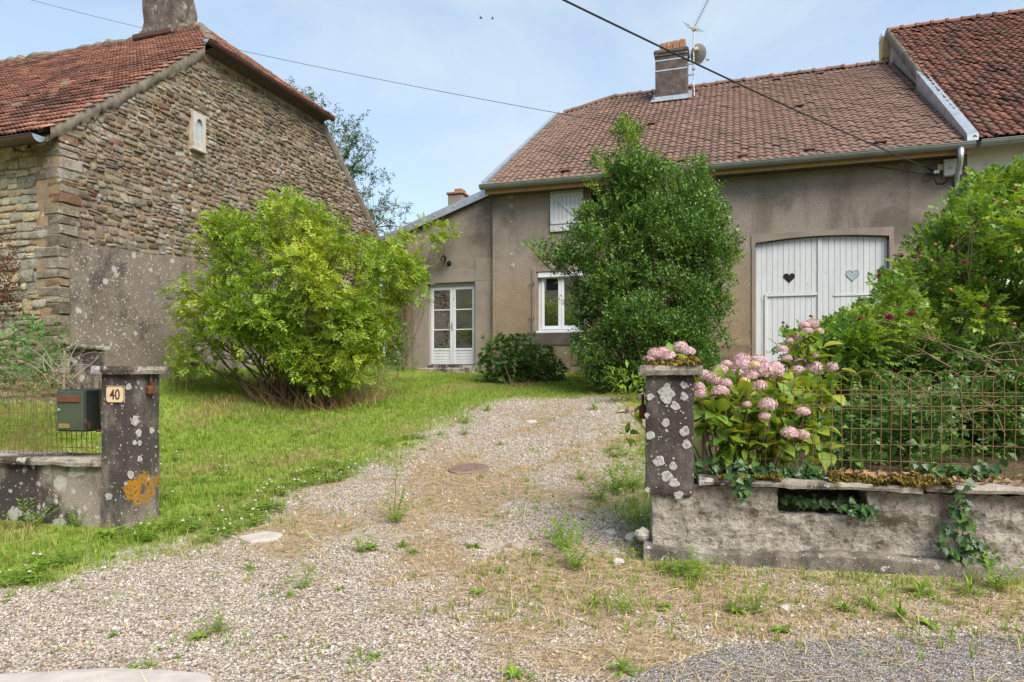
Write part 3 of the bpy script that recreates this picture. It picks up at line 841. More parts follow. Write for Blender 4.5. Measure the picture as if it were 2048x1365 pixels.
# roof rows go on beyond the ridge on the hidden slope as one sheet
MB().prism([(XL, RY + 0.12, RZ - 0.42), (XL, 30.65, EZ + 0.06), (XL, 30.65, EZ + 0.01), (XL, RY + 0.12, RZ - 0.47)], (XR - XL, 0, 0)).build('rear_roof', 'main_tile', house)
ridge_run('ridge_tile', house, (-3.9, RY, RZ + 0.0), (XR - 0.1, RY, RZ + 0.02), 0.115, 0.41, 'main_tile')
ridge_run('ridge_tile', house, (-5.75, RY, RZ - 0.36), (-3.9, RY, RZ + 0.0), 0.135, 0.36, 'main_tile', False)
for x, y in ((1130, 230),):
    p = W(1121, 228, Y=RY); MB().bbox(p.x - 0.13, p.x + 0.13, RY - 0.12, RY + 0.12, p.z - 0.16, p.z - 0.02, 0.02).build('end_tile', 'brown_gutter', house)
# vent tiles
def on_roof(x, y):
    u = (x - CX) / FPX; v = (HY - y) / FPX; dy = CA + u * SA; s = (RZ - EZ) / (RY - EY)
    Yd = (EZ - CAMZ - s * EY) / (v / dy - s)
    return W(x, y, Y=Yd)
for x, y in ((1640, 151), (1553, 163), (1472, 178), (1600, 216), (1762, 290), (1619, 305), (1486, 317), (1303, 252), (1131, 347), (1363, 327), (1390, 186)):
    p = on_roof(x, y); f = lambda a, b, c: tuple(p + Vector((a, 0, 0)) + sl * b + nr * c)
    vt = MB().box(-0.10, 0.10, -0.03, 0.16, 0.03, 0.085, f).build('vent_tile', 'vent_brown', house)
    MB().box(-0.085, 0.085, -0.036, -0.032, 0.032, 0.075, f).build('vent_dark_plate', 'dark_room', vt)  # near-black plate, the vent mouth's inner shade done in colour
# verge flashing on the rake beside the lean-to
def dz(y): return -0.34 * (y - EY) / (RY - EY)
mb = MB(); A = Vector((XL, EY - 0.05, EZ)); B = Vector((XL, RY, RZ + dz(RY)))
mb.prism([A + Vector((-0.07, 0, 0.08)), A + Vector((0.07, 0, 0.09)), A + Vector((0.07, 0, -0.12)), A + Vector((-0.07, 0, -0.16))], B - A)
mb.build('verge_flashing', 'zinc', house)
# zinc flashing against the taller neighbour
A = Vector((4.44, EY - 0.04, EZ + 0.05)); Bm = Vector((4.44, 20.1, EZ + (20.1 - EY) * 0.6423 + 0.05))
mb = MB(); mb.add([A + Vector((0, 0, -0.04)), Bm + Vector((0, 0, -0.04)), Bm + Vector((0, 0, 0.46)), A + Vector((0, 0, 0.10)),
                   A + Vector((0.2, 0, -0.04)), Bm + Vector((0.2, 0, -0.04)), Bm + Vector((0.2, 0, 0.46)), A + Vector((0.2, 0, 0.10))],
                  [(0, 3, 2, 1), (4, 5, 6, 7), (3, 7, 6, 2), (0, 4, 7, 3), (1, 2, 6, 5), (0, 1, 5, 4)])
mb.build('step_flashing', 'zinc', house)
MB().box(XL - 0.02, XR, EY + 0.08, EY + 0.11, EZ - 0.215, EZ - 0.06).build('fascia_board', 'new_wood', house)
MB().box(XL + 0.02, XR, EY + 0.11, FY + 0.01, EZ - 0.19, EZ - 0.17).build('soffit_board', 'grime', house)
gutter('gutter', house, (XL - 0.1, EY - 0.05, EZ - 0.02), (XR + 0.04, EY - 0.05, EZ - 0.045), 0.105, 'grey_gutter')
# downpipe with an offset bend
pa = Vector((4.32, EY - 0.05, EZ - 0.12)); mb = MB()
mb.tube([pa, pa + Vector((0, 0, -0.2)), pa + Vector((0.0, 0.06, -0.34)), Vector((4.36, FY - 0.12, 5.52)), Vector((4.38, FY - 0.08, 5.36)), Vector((4.38, FY - 0.08, 3.5)), Vector((4.38, FY - 0.08, 1.3))], [0.075, 0.055, 0.052, 0.052, 0.052, 0.052, 0.052], 12)
dp = mb.build('downpipe', 'zinc', house, True)
for z in (5.2, 4.0, 2.6):
    MB().lathe([(0.058, -0.02), (0.06, 0.02)], (4.38, FY - 0.08, z), 12).build('pipe_clip', 'zinc', dp)

# chimney on the front slope
cp = on_roof(1342, 203)
ch = MB().bbox(cp.x - 0.49, cp.x + 0.49, cp.y, cp.y + 0.62, cp.z - 0.45, cp.z + 1.52, 0.02).build('chimney', 'chimney_render', house)
mb = MB(); mb.bbox(cp.x - 0.54, cp.x + 0.54, cp.y - 0.05, cp.y + 0.67, cp.z + 1.52, cp.z + 1.66, 0.04); mb.bbox(cp.x - 0.52, cp.x + 0.52, cp.y - 0.03, cp.y + 0.65, cp.z + 1.44, cp.z + 1.52, 0.02)
mb.build('chimney_cap', 'chimney_render', ch)
for i in range(4):
    MB().bbox(cp.x - 0.36 + i * 0.2, cp.x - 0.17 + i * 0.2, cp.y + 0.12, cp.y + 0.5, cp.z + 1.64, cp.z + 1.93 + 0.015 * i, 0.015).build('flue_brick', 'terracotta', ch)
for z in (0.98, 1.30):
    MB().box(cp.x - 0.497, cp.x + 0.497, cp.y - 0.008, cp.y + 0.628, cp.z + z, cp.z + z + 0.04).build('steel_strap', 'zinc', ch)
mb = MB(); f = lambda a, b, c: tuple(cp + Vector((a, 0, 0)) + sl * b + nr * c)
mb.box(-0.62, 0.62, -0.16, 0.9, 0.06, 0.075, f); mb.box(cp.x - 0.505, cp.x + 0.505, cp.y - 0.012, cp.y + 0.3, cp.z - 0.2, cp.z + 0.18)
mb.build('chimney_flashing', 'zinc', ch)

# plinth below the window with its crazy-paved stones, sill band
mb = MB(); wall_open(mb, -5.93, 0.30, 1.05, 2.14, FY - 0.05, FY - 0.001, [])
pl = mb.build('plinth', 'facade', house)
MB().box(-5.2, -3.3, FY - 0.075, FY - 0.051, 2.12, 2.42).build('apron_band', 'grime', house)
r = random.Random(8); xs = np.arange(-5.1, 0.3, 0.42)
simple('paving_facing', (0.20, 0.155, 0.105), 0.95, 0.3, 5, 0.6, 40)
for i, x in enumerate(xs):
    for j, (za, zb) in enumerate(((1.1, 1.6), (1.6, 2.1))):
        a = x + r.uniform(-.1, .1); k = r.uniform(-.16, .16)
        poly = [(a + 0.015, FY - 0.051, za + 0.01), (a + 0.38 + k, FY - 0.051, za + 0.01 + r.uniform(0, .05)), (a + 0.40 - k, FY - 0.051, zb - 0.01 - r.uniform(0, .06)), (a + 0.02 + k * 0.5, FY - 0.051, zb - 0.012)]
        MB().prism(poly[::-1], (0, -0.02, 0)).build('facing_stone', 'paving_facing', pl)

# ground floor window
wn_ = MB(); x0, x1, z0, z1 = WIN; y = FY + 0.12
for a, b, c, d in ((x0, x0 + 0.07, z0, z1), (x1 - 0.07, x1, z0, z1), (x0 + 0.07, x1 - 0.07, z0, z0 + 0.07), (x0 + 0.07, x1 - 0.07, z1 - 0.07, z1)): wn_.box(a, b, y, y + 0.07, c, d)
win = wn_.build('window', 'white_pvc', house)
xm = (x0 + x1) / 2
for a, b in ((x0 + 0.072, xm - 0.003), (xm + 0.003, x1 - 0.072)):
    s = MB()
    for p, q, c, d in ((a, a + 0.07, z0 + 0.072, z1 - 0.072), (b - 0.07, b, z0 + 0.072, z1 - 0.072), (a + 0.07, b - 0.07, z0 + 0.072, z0 + 0.16), (a + 0.07, b - 0.07, z1 - 0.15, z1 - 0.072)): s.bbox(p, q, y - 0.02, y + 0.05, c, d, 0.006)
    s.build('sash', 'white_pvc', win)
    MB().box(a + 0.07, b - 0.07, y + 0.012, y + 0.022, z0 + 0.16, z1 - 0.15).build('pane', 'glass', win)
MB().bbox(x0 - 0.03, x1 + 0.03, FY - 0.05, y + 0.001, z0 - 0.05, z0 + 0.03, 0.01).build('sill', 'white_pvc', win)
MB().bbox(x0 + 0.003, x1 - 0.003, FY + 0.0, y + 0.05, z1 - 0.14, z1 - 0.002, 0.01).build('shutter_box', 'white_pvc', win)
for a in (x0 - 0.14, x1 + 0.03):
    MB().bbox(a, a + 0.11, FY - 0.03, FY + 0.02, z0 - 0.12, z1 + 0.1, 0.012).build('jamb_trim', 'smooth_render', house)
MB().bbox(x0 - 0.03, x1 + 0.03, FY - 0.028, FY + 0.02, z1 + 0.0, z1 + 0.13, 0.01).build('lintel_trim', 'smooth_render', house)
for z in (z0 + 0.35, z1 - 0.3):
    mb = MB(); mb.tube([(x0 - 0.2, FY + 0.01, z), (x0 - 0.2, FY - 0.05, z)], 0.012, 6); mb.tube([(x0 - 0.08, FY - 0.02, z), (x0 - 0.08, FY - 0.09, z), (x0 - 0.08, FY - 0.09, z + 0.06)], 0.012, 6)
    mb.build('shutter_hinge', 'rust', house)

# upstairs opening with white board shutters folded back
mb = MB(); x0, x1, z0, z1 = UP
mb.box(x0 + 0.002, x0 + 0.09, FY + 0.1, FY + 0.18, z0 + 0.002, z1 - 0.002); mb.box(x1 - 0.09, x1 - 0.002, FY + 0.1, FY + 0.18, z0 + 0.002, z1 - 0.002); mb.box(x0 + 0.09, x1 - 0.09, FY + 0.1, FY + 0.18, z1 - 0.1, z1 - 0.002); mb.box(x0 + 0.09, x1 - 0.09, FY + 0.1, FY + 0.18, z0 + 0.002, z0 + 0.07)
lw = mb.build('loft_window', 'grey_wood', house)
for xa, xb in ((-4.40, -3.56), (-2.26, -1.42)):
    sh = MB()
    for zz in (z0 + 0.16, z1 - 0.22): sh.bbox(xa + 0.03, xb - 0.03, FY - 0.085, FY - 0.062, zz, zz + 0.09, 0.006)
    d0 = Vector((xa + 0.08, FY - 0.083, z1 - 0.22)); d1 = Vector((xb - 0.1, FY - 0.083, z0 + 0.25))
    sh.prism([d0, d0 + Vector((0.09, 0, 0)), d1 + Vector((0.05, 0, 0)), d1 + Vector((-0.04, 0, 0))][::-1], (0, 0.02, 0))
    so = sh.build('shutter', 'white_paint', house)
    nb = 8; w = (xb - xa) / nb
    for i in range(nb):
        MB().bbox(xa + i * w + 0.003, xa + (i + 1) * w - 0.003, FY - 0.06, FY - 0.03, z0 - 0.02, z1 + 0.02, 0.005).build('board', 'white_paint', so)

# barn doorway with its shallow arch
x0, x1 = BARN[0], BARN[1]; xm = (x0 + x1) / 2
def arch(x): return 4.385 + 0.085 * (1 - ((x - xm) / (x1 - x0) * 2) ** 2)
mb = MB(); n = 20
top = [(x0 + (x1 - x0) * i / n, FY - 0.02, arch(x0 + (x1 - x0) * i / n)) for i in range(n + 1)]
mb.prism([(x0 - 0.09, FY - 0.02, 4.58)] + [(x0 - 0.09, FY - 0.02, 4.3), (x0, FY - 0.02, 4.3)] + top + [(x1, FY - 0.02, 4.3), (x1 + 0.09, FY - 0.02, 4.3), (x1 + 0.09, FY - 0.02, 4.58)], (0, 0.2, 0))
mb.bbox(x0 - 0.09, x0 + 0.005, FY - 0.022, FY + 0.19, 1.1, 4.3, 0.012); mb.bbox(x1 - 0.005, x1 + 0.09, FY - 0.022, FY + 0.19, 1.1, 4.3, 0.012)
mb.build('barn_surround', 'smooth_render', house)
bd = MB().box(x0 + 0.007, x1 - 0.007, FY + 0.13, FY + 0.15, 1.2, 4.40).build('barn_door', 'white_paint', house)
yf = FY + 0.10; nb = 23; w = (x1 - x0 - 0.02) / nb
for i in range(nb):
    a = x0 + 0.01 + i * w; b = a + w; zt = min(arch(a), arch(b)) - 0.012
    pro = random.uniform(-0.003, 0.003)
    if 2 <= i <= 10:
        MB().bbox(a + 0.0025, b - 0.0025, yf + pro, yf + 0.028, 3.235, zt, 0.004).build('plank', 'white_paint', bd)
        MB().bbox(a + 0.0025, b - 0.0025, yf + pro + 0.004, yf + 0.028, 1.36, 3.15, 0.004).build('plank', 'white_paint', bd)
    else:
        MB().bbox(a + 0.0025, b - 0.0025, yf + pro, yf + 0.028, 1.36, zt, 0.004).build('plank', 'white_paint', bd)
wa, wb = x0 + 0.01 + 2 * w, x0 + 0.01 + 11 * w
wk = MB(); wk.bbox(wa - 0.04, wb, yf - 0.03, yf - 0.004, 3.16, 3.23, 0.006); wk.bbox(wa - 0.05, wa + 0.01, yf - 0.03, yf - 0.004, 1.36, 3.16, 0.006)
wk.build('wicket_frame', 'white_paint', bd)
MB().bbox(xm - 0.05, xm + 0.05, yf - 0.025, yf - 0.004, 1.36, arch(xm) - 0.02, 0.006).build('meeting_strip', 'white_paint', bd)
sc = MB(); sc.box(2.05, 2.75, yf - 0.02, yf - 0.005, 3.13, 3.165); sc.build('hinge_strap', 'white_paint', bd)
def heart(cx, cz, s):
    pts = []
    for i in range(40):
        a = 2 * math.pi * i / 40
        pts.append((cx + s * math.sin(a) ** 3, cz + s / 16 * (13 * math.cos(a) - 5 * math.cos(2 * a) - 2 * math.cos(3 * a) - math.cos(4 * a)) * 1.05))
    return pts
for cx, mt, nm in ((1.14, 'dark_room', 'heart_dark_plate'), (2.43, 'frosted', 'heart_pane')):  # left heart is a black plate coloured as the dark of a cut-out
    MB().prism([(x, yf - 0.007, z) for x, z in heart(cx, 3.58, 0.125)][::-1], (0, 0.006, 0)).build(nm, mt, bd)
hp = heart(2.43, 3.58, 0.13); MB().tube([(x, yf - 0.008, z) for x, z in hp + hp[:1]], 0.004, 5).build('heart_rim', 'dark_room', bd)

# ---- the lean-to with the french door
LY = FY + 0.14
DR = (-7.84, -6.47, 1.62, 3.80)
zl, zr = 5.02, 6.13  # verge line at XA and XB
XA, XB = -9.2, -5.98
def verge(x): return zl + (zr - zl) * (x - XA) / (XB - XA)
mb = MB(); wall_open(mb, -9.05, -5.945, 1.0, 3.82, LY, LY + 0.4, [DR])
mb.prism([(-9.05, LY, 3.82), (-5.945, LY, 3.82), (-5.945, LY, verge(-5.945) - 0.12), (-9.05, LY, verge(-9.05) - 0.12)], (0, 0.4, 0))
mb.build('lean_to_wall', 'facade', house)
mb = MB(); mb.box(-9.05, -8.7, LY + 0.4, 25.5, 1.0, verge(-9.0) - 0.1); mb.box(-8.7, -5.95, 25.1, 25.5, 1.0, 4.9); mb.build('lean_to_side_wall', 'facade', house)
mb = MB(); mb.prism([(XA - 0.1, LY - 0.1, verge(XA - 0.1) - 0.10), (XB, LY - 0.1, verge(XB) - 0.10), (XB, LY - 0.1, verge(XB) + 0.02), (XA - 0.1, LY - 0.1, verge(XA - 0.1) + 0.02)], (0, 9.4, 0))
mb.build('lean_to_roof', 'main_tile', house)
mb = MB(); mb.prism([(XA - 0.12, LY - 0.13, verge(XA - 0.12) - 0.11), (XB, LY - 0.13, verge(XB) - 0.11), (XB, LY - 0.13, verge(XB) + 0.09), (XA - 0.12, LY - 0.13, verge(XA - 0.12) + 0.09)], (0, 0.026, 0))
lv = mb.build('lean_to_verge', 'zinc', house)
for i in range(5):
    x = XA + 0.45 + i * 0.58
    MB().lathe([(0.028, 0), (0.024, 0.012), (0.01, 0.018)], (x, LY - 0.13, verge(x)), 8, (0, -1, 0)).build('rivet', 'steel', lv)
MB().bbox(XA + 0.42, XA + 0.62, LY - 0.11, LY + 0.0, verge(XA + 0.5) - 0.42, verge(XA + 0.5) - 0.13, 0.01).build('purlin_end', simple('verdigris', (0.16, 0.30, 0.25), 0.8), house)
# cement surround of the door
mb = MB(); mb.bbox(DR[1], -5.93, LY - 0.022, LY + 0.02, 1.3, 3.82, 0.006); mb.bbox(DR[0] - 0.42, DR[1], LY - 0.022, LY + 0.02, 3.80, 4.12, 0.006); mb.bbox(DR[0] - 0.42, DR[0], LY - 0.022, LY + 0.02, 1.3, 3.80, 0.006); mb.bbox(DR[1] + 0.0, -5.935, LY - 0.024, LY + 0.018, 3.82, 4.40, 0.006)
mb.build('door_surround', 'smooth_render', house)
y = LY + 0.13; x0, x1, z0, z1 = DR; xm = (x0 + x1) / 2
mb = MB(); mb.box(x0 + 0.002, x0 + 0.05, y, y + 0.08, z0, z1 - 0.003); mb.box(x1 - 0.05, x1 - 0.002, y, y + 0.08, z0, z1 - 0.003); mb.box(x0 + 0.05, x1 - 0.05, y, y + 0.08, z1 - 0.10, z1 - 0.003)
fd = mb.build('french_door', 'white_paint', house)
for s, (a, b) in enumerate(((x0 + 0.052, xm - 0.004), (xm + 0.004, x1 - 0.052))):
    zb, zt = z0 + 0.02, z1 - 0.105
    st = MB(); st.bbox(a, a + 0.075, y - 0.03, y + 0.02, zb, zt, 0.006); st.bbox(b - 0.075, b, y - 0.03, y + 0.02, zb, zt, 0.006)
    zp = zb + 0.40
    bars = [zp, zp + (zt - 0.07 - zp) / 3, zp + 2 * (zt - 0.07 - zp) / 3]
    st.bbox(a + 0.075, b - 0.075, y - 0.03, y + 0.02, zb, zb + 0.06, 0.005); st.bbox(a + 0.075, b - 0.075, y - 0.03, y + 0.02, zt - 0.07, zt, 0.005)
    st.build('stile_and_rail', 'white_paint', fd)
    MB().bbox(a + 0.075, b - 0.075, y - 0.03, y + 0.02, zp - 0.03, zp + 0.03, 0.006).build('rail', 'white_paint', fd)
    for k in (1, 2): MB().bbox(a + 0.075, b - 0.075, y - 0.022, y + 0.02, bars[k] - 0.015, bars[k] + 0.015, 0.004).build('glazing_bar', 'white_paint', fd)
    for k in range(3):
        zz0 = bars[k] + (0.03 if k == 0 else 0.015); zz1 = (bars[k + 1] - 0.015) if k < 2 else zt - 0.07
        p = MB(); e = random.uniform(-0.004, 0.004); e2 = random.uniform(-0.003, 0.003)
        p.add([(a + 0.075, y - 0.002 + e, zz0), (b - 0.075, y - 0.002 - e, zz0), (b - 0.075, y - 0.002 - e + e2, zz1), (a + 0.075, y - 0.002 + e + e2, zz1), (a + 0.075, y + 0.006, zz0), (b - 0.075, y + 0.006, zz0), (b - 0.075, y + 0.006, zz1), (a + 0.075, y + 0.006, zz1)],
              [(0, 1, 2, 3), (7, 6, 5, 4), (0, 4, 5, 1), (3, 2, 6, 7), (0, 3, 7, 4), (1, 5, 6, 2)])
        p.build('pane', 'glass', fd)
    for k in range(4): MB().bbox(a + 0.076, b - 0.076, y - 0.018, y + 0.01, zb + 0.063 + k * 0.077, zb + 0.063 + (k + 1) * 0.077 - 0.006, 0.007).build('slat', 'white_paint', fd)
mb = MB(); mb.bbox(xm - 0.028, xm - 0.004, y - 0.042, y - 0.031, z0 + 0.92, z0 + 1.14, 0.003); mb.tube([(xm - 0.015, y - 0.04, z0 + 1.06), (xm - 0.015, y - 0.08, z0 + 1.06), (xm - 0.10, y - 0.08, z0 + 1.05)], 0.009, 6)
mb.build('handle', 'steel', fd)
stp = MB(); stp.bbox(x0 - 0.55, x1 + 0.1, LY - 0.55, LY - 0.023, 1.2, 1.55, 0.02); stp.bbox(x0 + 0.01, x1 - 0.01, LY - 0.02, LY + 0.13, 1.4, 1.62, 0.01)
stp.build('door_step', 'coping', house)
# small patches of repair plaster on the corner strip
for (xx, yy, rr) in ((1022, 392, 0.10), (1022, 412, 0.05), (1023, 444, 0.03), (1023, 508, 0.035), (1026, 530, 0.055), (1023, 478, 0.015)):
    p = W(xx, yy, Y=FY); r2 = random.Random(xx * yy)
    MB().prism([(p.x + rr * r2.uniform(.7, 1.15) * math.cos(-a), FY - 0.006, p.z + rr * r2.uniform(.7, 1.15) * math.sin(-a)) for a in np.arange(0, 6.28, 0.45)][::-1], (0, 0.008, 0)).build('plaster_patch', 'lime_plaster', house)
# far chimney on the back of the lean-to roof
p = W(910, 392, Y=22.6)
c2 = MB().bbox(p.x - 0.28, p.x + 0.28, 22.6, 23.1, 4.9, p.z + 0.05, 0.02).build('lean_to_chimney', 'smooth_render', house)
mb = MB(); mb.bbox(p.x - 0.33, p.x + 0.33, 22.55, 23.15, p.z + 0.05, p.z + 0.14, 0.02); mb.bbox(p.x - 0.05, p.x + 0.24, 22.65, 23.05, p.z + 0.14, p.z + 0.27, 0.02); mb.build('chimney_cap', 'terracotta', c2)

# ================================================================== the neighbour's house on the right
nb_ = thing('neighbour_house', 'white rendered house with dark red tiled roof joined to the right end', 'house')
NX0, NX1 = 4.58, 13.5; NRY, NRZ = 24.0, 12.10; NEZ = 6.16
mb = MB(); mb.box(NX0, NX1, FY, FY + 0.4, 0.9, NEZ + 0.05); mb.box(NX1 - 0.4, NX1, FY + 0.4, 31, 0.9, NEZ); mb.build('wall', 'white_wall', nb_)
s2 = (NRZ - NEZ) / (NRY - EY)
MB().prism([(NX0 - 0.02, FY + 0.2, 0.9), (NX0 - 0.02, 31.5, 0.9), (NX0 - 0.02, 31.5, NEZ), (NX0 - 0.02, NRY, NRZ - 0.16), (NX0 - 0.02, FY + 0.2, NEZ + 0.16 * s2)], (0.4, 0, 0)).build('gable_wall', 'grimy_wall', nb_)
sl2 = Vector((0, NRY - EY, NRZ - NEZ)).normalized(); nr2 = Vector((0, -sl2.z, sl2.y))
mb = MB(); mb.prism([(NX0 - 0.06, EY + 0.05, NEZ - 0.04), (NX0 - 0.06, NRY, NRZ - 0.04), (NX0 - 0.06, NRY, NRZ - 0.14), (NX0 - 0.06, EY + 0.05, NEZ - 0.14)], (NX1 - NX0 + 0.2, 0, 0))
mb.prism([(NX0 - 0.06, NRY, NRZ - 0.04), (NX0 - 0.06, 32, NEZ), (NX0 - 0.06, 32, NEZ - 0.1), (NX0 - 0.06, NRY, NRZ - 0.14)], (NX1 - NX0 + 0.2, 0, 0)); mb.build('roof_deck', 'grime', nb_)
MB().prism([(NX0 - 0.06, NRY + 0.05, NRZ + 0.02), (NX0 - 0.06, 32, NEZ + 0.06), (NX0 - 0.06, 32, NEZ + 0.01), (NX0 - 0.06, NRY + 0.05, NRZ - 0.03)], (NX1 - NX0 + 0.2, 0, 0)).build('rear_roof', 'neighbour_tile', nb_)
T_n = tile_template(0.185, 0.29, lambda s: (0.05 * math.sin(math.pi * s / 0.46) if s < 0.46 else (0.012 * math.sin(math.pi * (s - 0.6) / 0.2) if 0.6 < s < 0.8 else 0.0)), 9, 0.034)
lay_tiles('roof_tile', 'roof_tiles', nb_, (NX0 - 0.05, EY - 0.02, NEZ - 0.0), (1, 0, 0), sl2, int((NX1 - NX0) / 0.185) + 1, int(Vector((0, NRY - EY, NRZ - NEZ)).length / 0.29), 0.185, 0.29, T_n, 'neighbour_tile', jit=0.009)
ridge_run('ridge_tile', nb_, (NX0 - 0.08, NRY, NRZ + 0.02), (NX1, NRY, NRZ + 0.02), 0.12, 0.40, 'old_red_tile')
# ragged mortar verge, timber under the ridge end
V2, F2 = [], []; r = random.Random(4)
k = 60
for i in range(k + 1):
    y = 20.0 + (NRY - 20.0) * i / k; z = NEZ + (y - EY) * s2
    for dx, dzz in ((-0.02, 0.08), (-0.09 - r.uniform(0, .03), 0.05 + r.uniform(-.02, .03)), (-0.10 - r.uniform(0, .03), -0.12 - r.uniform(0, .1)), (-0.03, -0.22 - r.uniform(0, .18))):
        V2.append((NX0 + dx, y, z + dzz))
    if i:
        for q in range(3):
            a = (i - 1) * 4 + q; F2 += [(a, a + 4, a + 5), (a, a + 5, a + 1)]
link('verge_mortar', mesh_np('verge_mortar', np.array(V2), np.array(F2)), 'ridge_mortar', nb_)
MB().box(NX0 - 0.22, NX0 - 0.03, NRY - 0.02, NRY + 0.5, NRZ - 0.80, NRZ - 0.13).build('verge_board', 'new_wood', nb_)
MB().box(NX0 - 0.23, NX0 - 0.025, NRY - 0.03, NRY + 0.5, NRZ - 0.15, NRZ + 0.02).build('verge_flashing', 'zinc', nb_)
gutter('gutter', nb_, (XR + 0.14, EY - 0.05, NEZ - 0.07), (NX1, EY - 0.05, NEZ - 0.03), 0.10, 'grey_gutter')

# ================================================================== the old stone farmhouse on the left
barn = thing('stone_farmhouse', 'old rubble stone farmhouse with half-hipped red tiled roof on the left', 'house')
GXP = -10.76; Y0, Y1 = 8.5, 19.35; LEZ = 5.60
HY0, HY1, HZ = 11.79, 16.14, 8.345      # half hip gutter on the gable
LRY = (Y0 + Y1) / 2; ls = (HZ - LEZ) / (HY0 - Y0); LRZ = LEZ + ls * (LRY - Y0)
LX = -26.0
gp = [(Y0, 0.6), (Y1, 0.6), (Y1, LEZ), (HY1, HZ), (HY0, HZ), (Y0, LEZ)]
mb = MB()
mb.prism([(GXP - 0.03, y, z) for y, z in gp][::-1], (-0.5, 0, 0))
mb.box(LX, GXP - 0.531, Y0 + 0.03, Y0 + 0.5, 0.6, LEZ - 0.05); mb.box(LX, GXP - 0.531, Y1 - 0.5, Y1, 0.6, LEZ - 0.05)
core = mb.build('wall', 'mortar', barn)
def roof_line(a): return LEZ + ls * (a - Y0) if a < HY0 else (HZ if a < HY1 else LEZ + ls * (Y1 - a))
WY, WZ = 12.02, None
wp = W(395, 263, X=GXP); WY, WZ = wp.y, wp.z
def okg(a, b, w, h):
    if a < Y0 + 0.05 or a > Y1 - 0.05: return False
    for e in (-.42, .42):
        if b + h * 0.5 > roof_line(a + e * w) - 0.06: return False
    if abs(a - WY) < 0.15 + w * 0.5 and abs(b - (WZ - 0.03)) < 0.37 + h * 0.4: return False
    if b < 3.55 and Y0 + 0.35 < a < 15.6: return False
    return True
rub = courses(Y0 + 0.33, Y1, 0.7, 8.6, (0.065, 0.145), (0.09, 0.27), 11, okg)
rub = [(a, b + 0.09 * (float(fbm(a * 0.9, b * 0.5, 88)) - 0.5), w, h) for a, b, w, h in rub]
T_st = stone_templates(14, 7)
quo = []; r = random.Random(3); z = 0.75; flip = 0
while z < LEZ - 0.12:
    h = r.uniform(0.09, 0.21); h = min(h, LEZ - 0.03 - z)
    quo.append((z + h / 2, h, r.uniform(.34, .5) if flip else r.uniform(.33, .36), r.uniform(.26, .38) if flip else r.uniform(.34, .6))); flip ^= 1; z += h
A = np.array(rub)
P = np.stack([np.full(len(A), GXP - 0.03), A[:, 0], A[:, 1]], 1)
R = np.tile(np.array([[0, 0, 1], [1, 0, 0], [0, 1, 0]], float)[None], (len(A), 1, 1))
ang = rng.normal(0, 0.09, len(A)); ca, sa_ = np.cos(ang), np.sin(ang)
Rr = np.zeros_like(R); Rr[:, :, 0] = R[:, :, 0] * ca[:, None] + R[:, :, 1] * sa_[:, None]; Rr[:, :, 1] = R[:, :, 1] * ca[:, None] - R[:, :, 0] * sa_[:, None]; Rr[:, :, 2] = R[:, :, 2]
Sc = np.stack([A[:, 2] * rng.uniform(.80, .98, len(A)), A[:, 3] * rng.uniform(.74, 1.0, len(A)), rng.uniform(0.008, 0.045, len(A))], 1)
pieces('stone', T_st, P, Rr, Sc, 'stone', barn, 'rubble_stones', 250, score=A[:, 2] * A[:, 3] * 1.0)
# corner stones wrap both faces
for zc, h, la, lb in quo:
    j = r.uniform(-.012, .012)
    MB().bbox(GXP - lb, GXP + 0.012 + j, Y0 - 0.014 + j, Y0 + la, zc - h / 2 + 0.004, zc + h / 2 - 0.004, 0.018, lambda x, y, zz: (x + r.uniform(-.014, .014), y + r.uniform(-.016, .016), zz + r.uniform(-.010, .010))).build('corner_stone', 'stone', barn)
# front wall towards the street
def okf(a, b, w, h):
    lim = 0.66
    if a + w / 2 > GXP - 0.16: return False
    if b + h / 2 > LEZ - 0.12: return False
    return True
fr = courses(-17.5, GXP - 0.1, 0.7, LEZ, (0.09, 0.22), (0.15, 0.45), 29, okf)
A = np.array(fr); P = np.stack([A[:, 0], np.full(len(A), Y0 + 0.03), A[:, 1]], 1)
R = np.tile(np.array([[1, 0, 0], [0, 0, -1], [0, 1, 0]], float)[None], (len(A), 1, 1))
Sc = np.stack([A[:, 2] * 1.0, A[:, 3] * 0.99, rng.uniform(0.02, 0.05, len(A))], 1)
pieces('front_stone', T_st, P, R, Sc, 'front_stone', barn, 'front_rubble_stones', 110)
# lime plaster left on the front wall
def patch(name, pts, mat, parent, plane_y, th=0.06, seed=1):
    rr = random.Random(seed); out = []
    for i in range(len(pts)):
        a, b = pts[i], pts[(i + 1) % len(pts)]
        for k in range(6):
            q = k / 6; out.append((a[0] + (b[0] - a[0]) * q + rr.uniform(-.05, .05), plane_y, a[1] + (b[1] - a[1]) * q + rr.uniform(-.05, .05)))
    MB().prism(out, (0, th, 0)).build(name, mat, parent)
def fw(x, y): p = W(x, y, Y=Y0); return (p.x, p.z)
patch('plaster_patch', [fw(-40, 290), fw(10, 284), fw(26, 300), fw(18, 322), fw(-8, 330), fw(-40, 325)], 'lime_plaster', barn, Y0 - 0.02, 0.05, 4)
patch('plaster_patch', [fw(42, 276), fw(60, 272), fw(62, 296), fw(46, 300)], 'lime_plaster', barn, Y0 - 0.02, 0.05, 14)
if False: patch('plaster_patch', [fw(-40, 385), fw(10, 375), fw(28, 400), fw(50, 430), fw(40, 460), fw(15, 470), fw(-40, 480)], 'lime_plaster', barn, Y0 - 0.02, 0.05, 5)
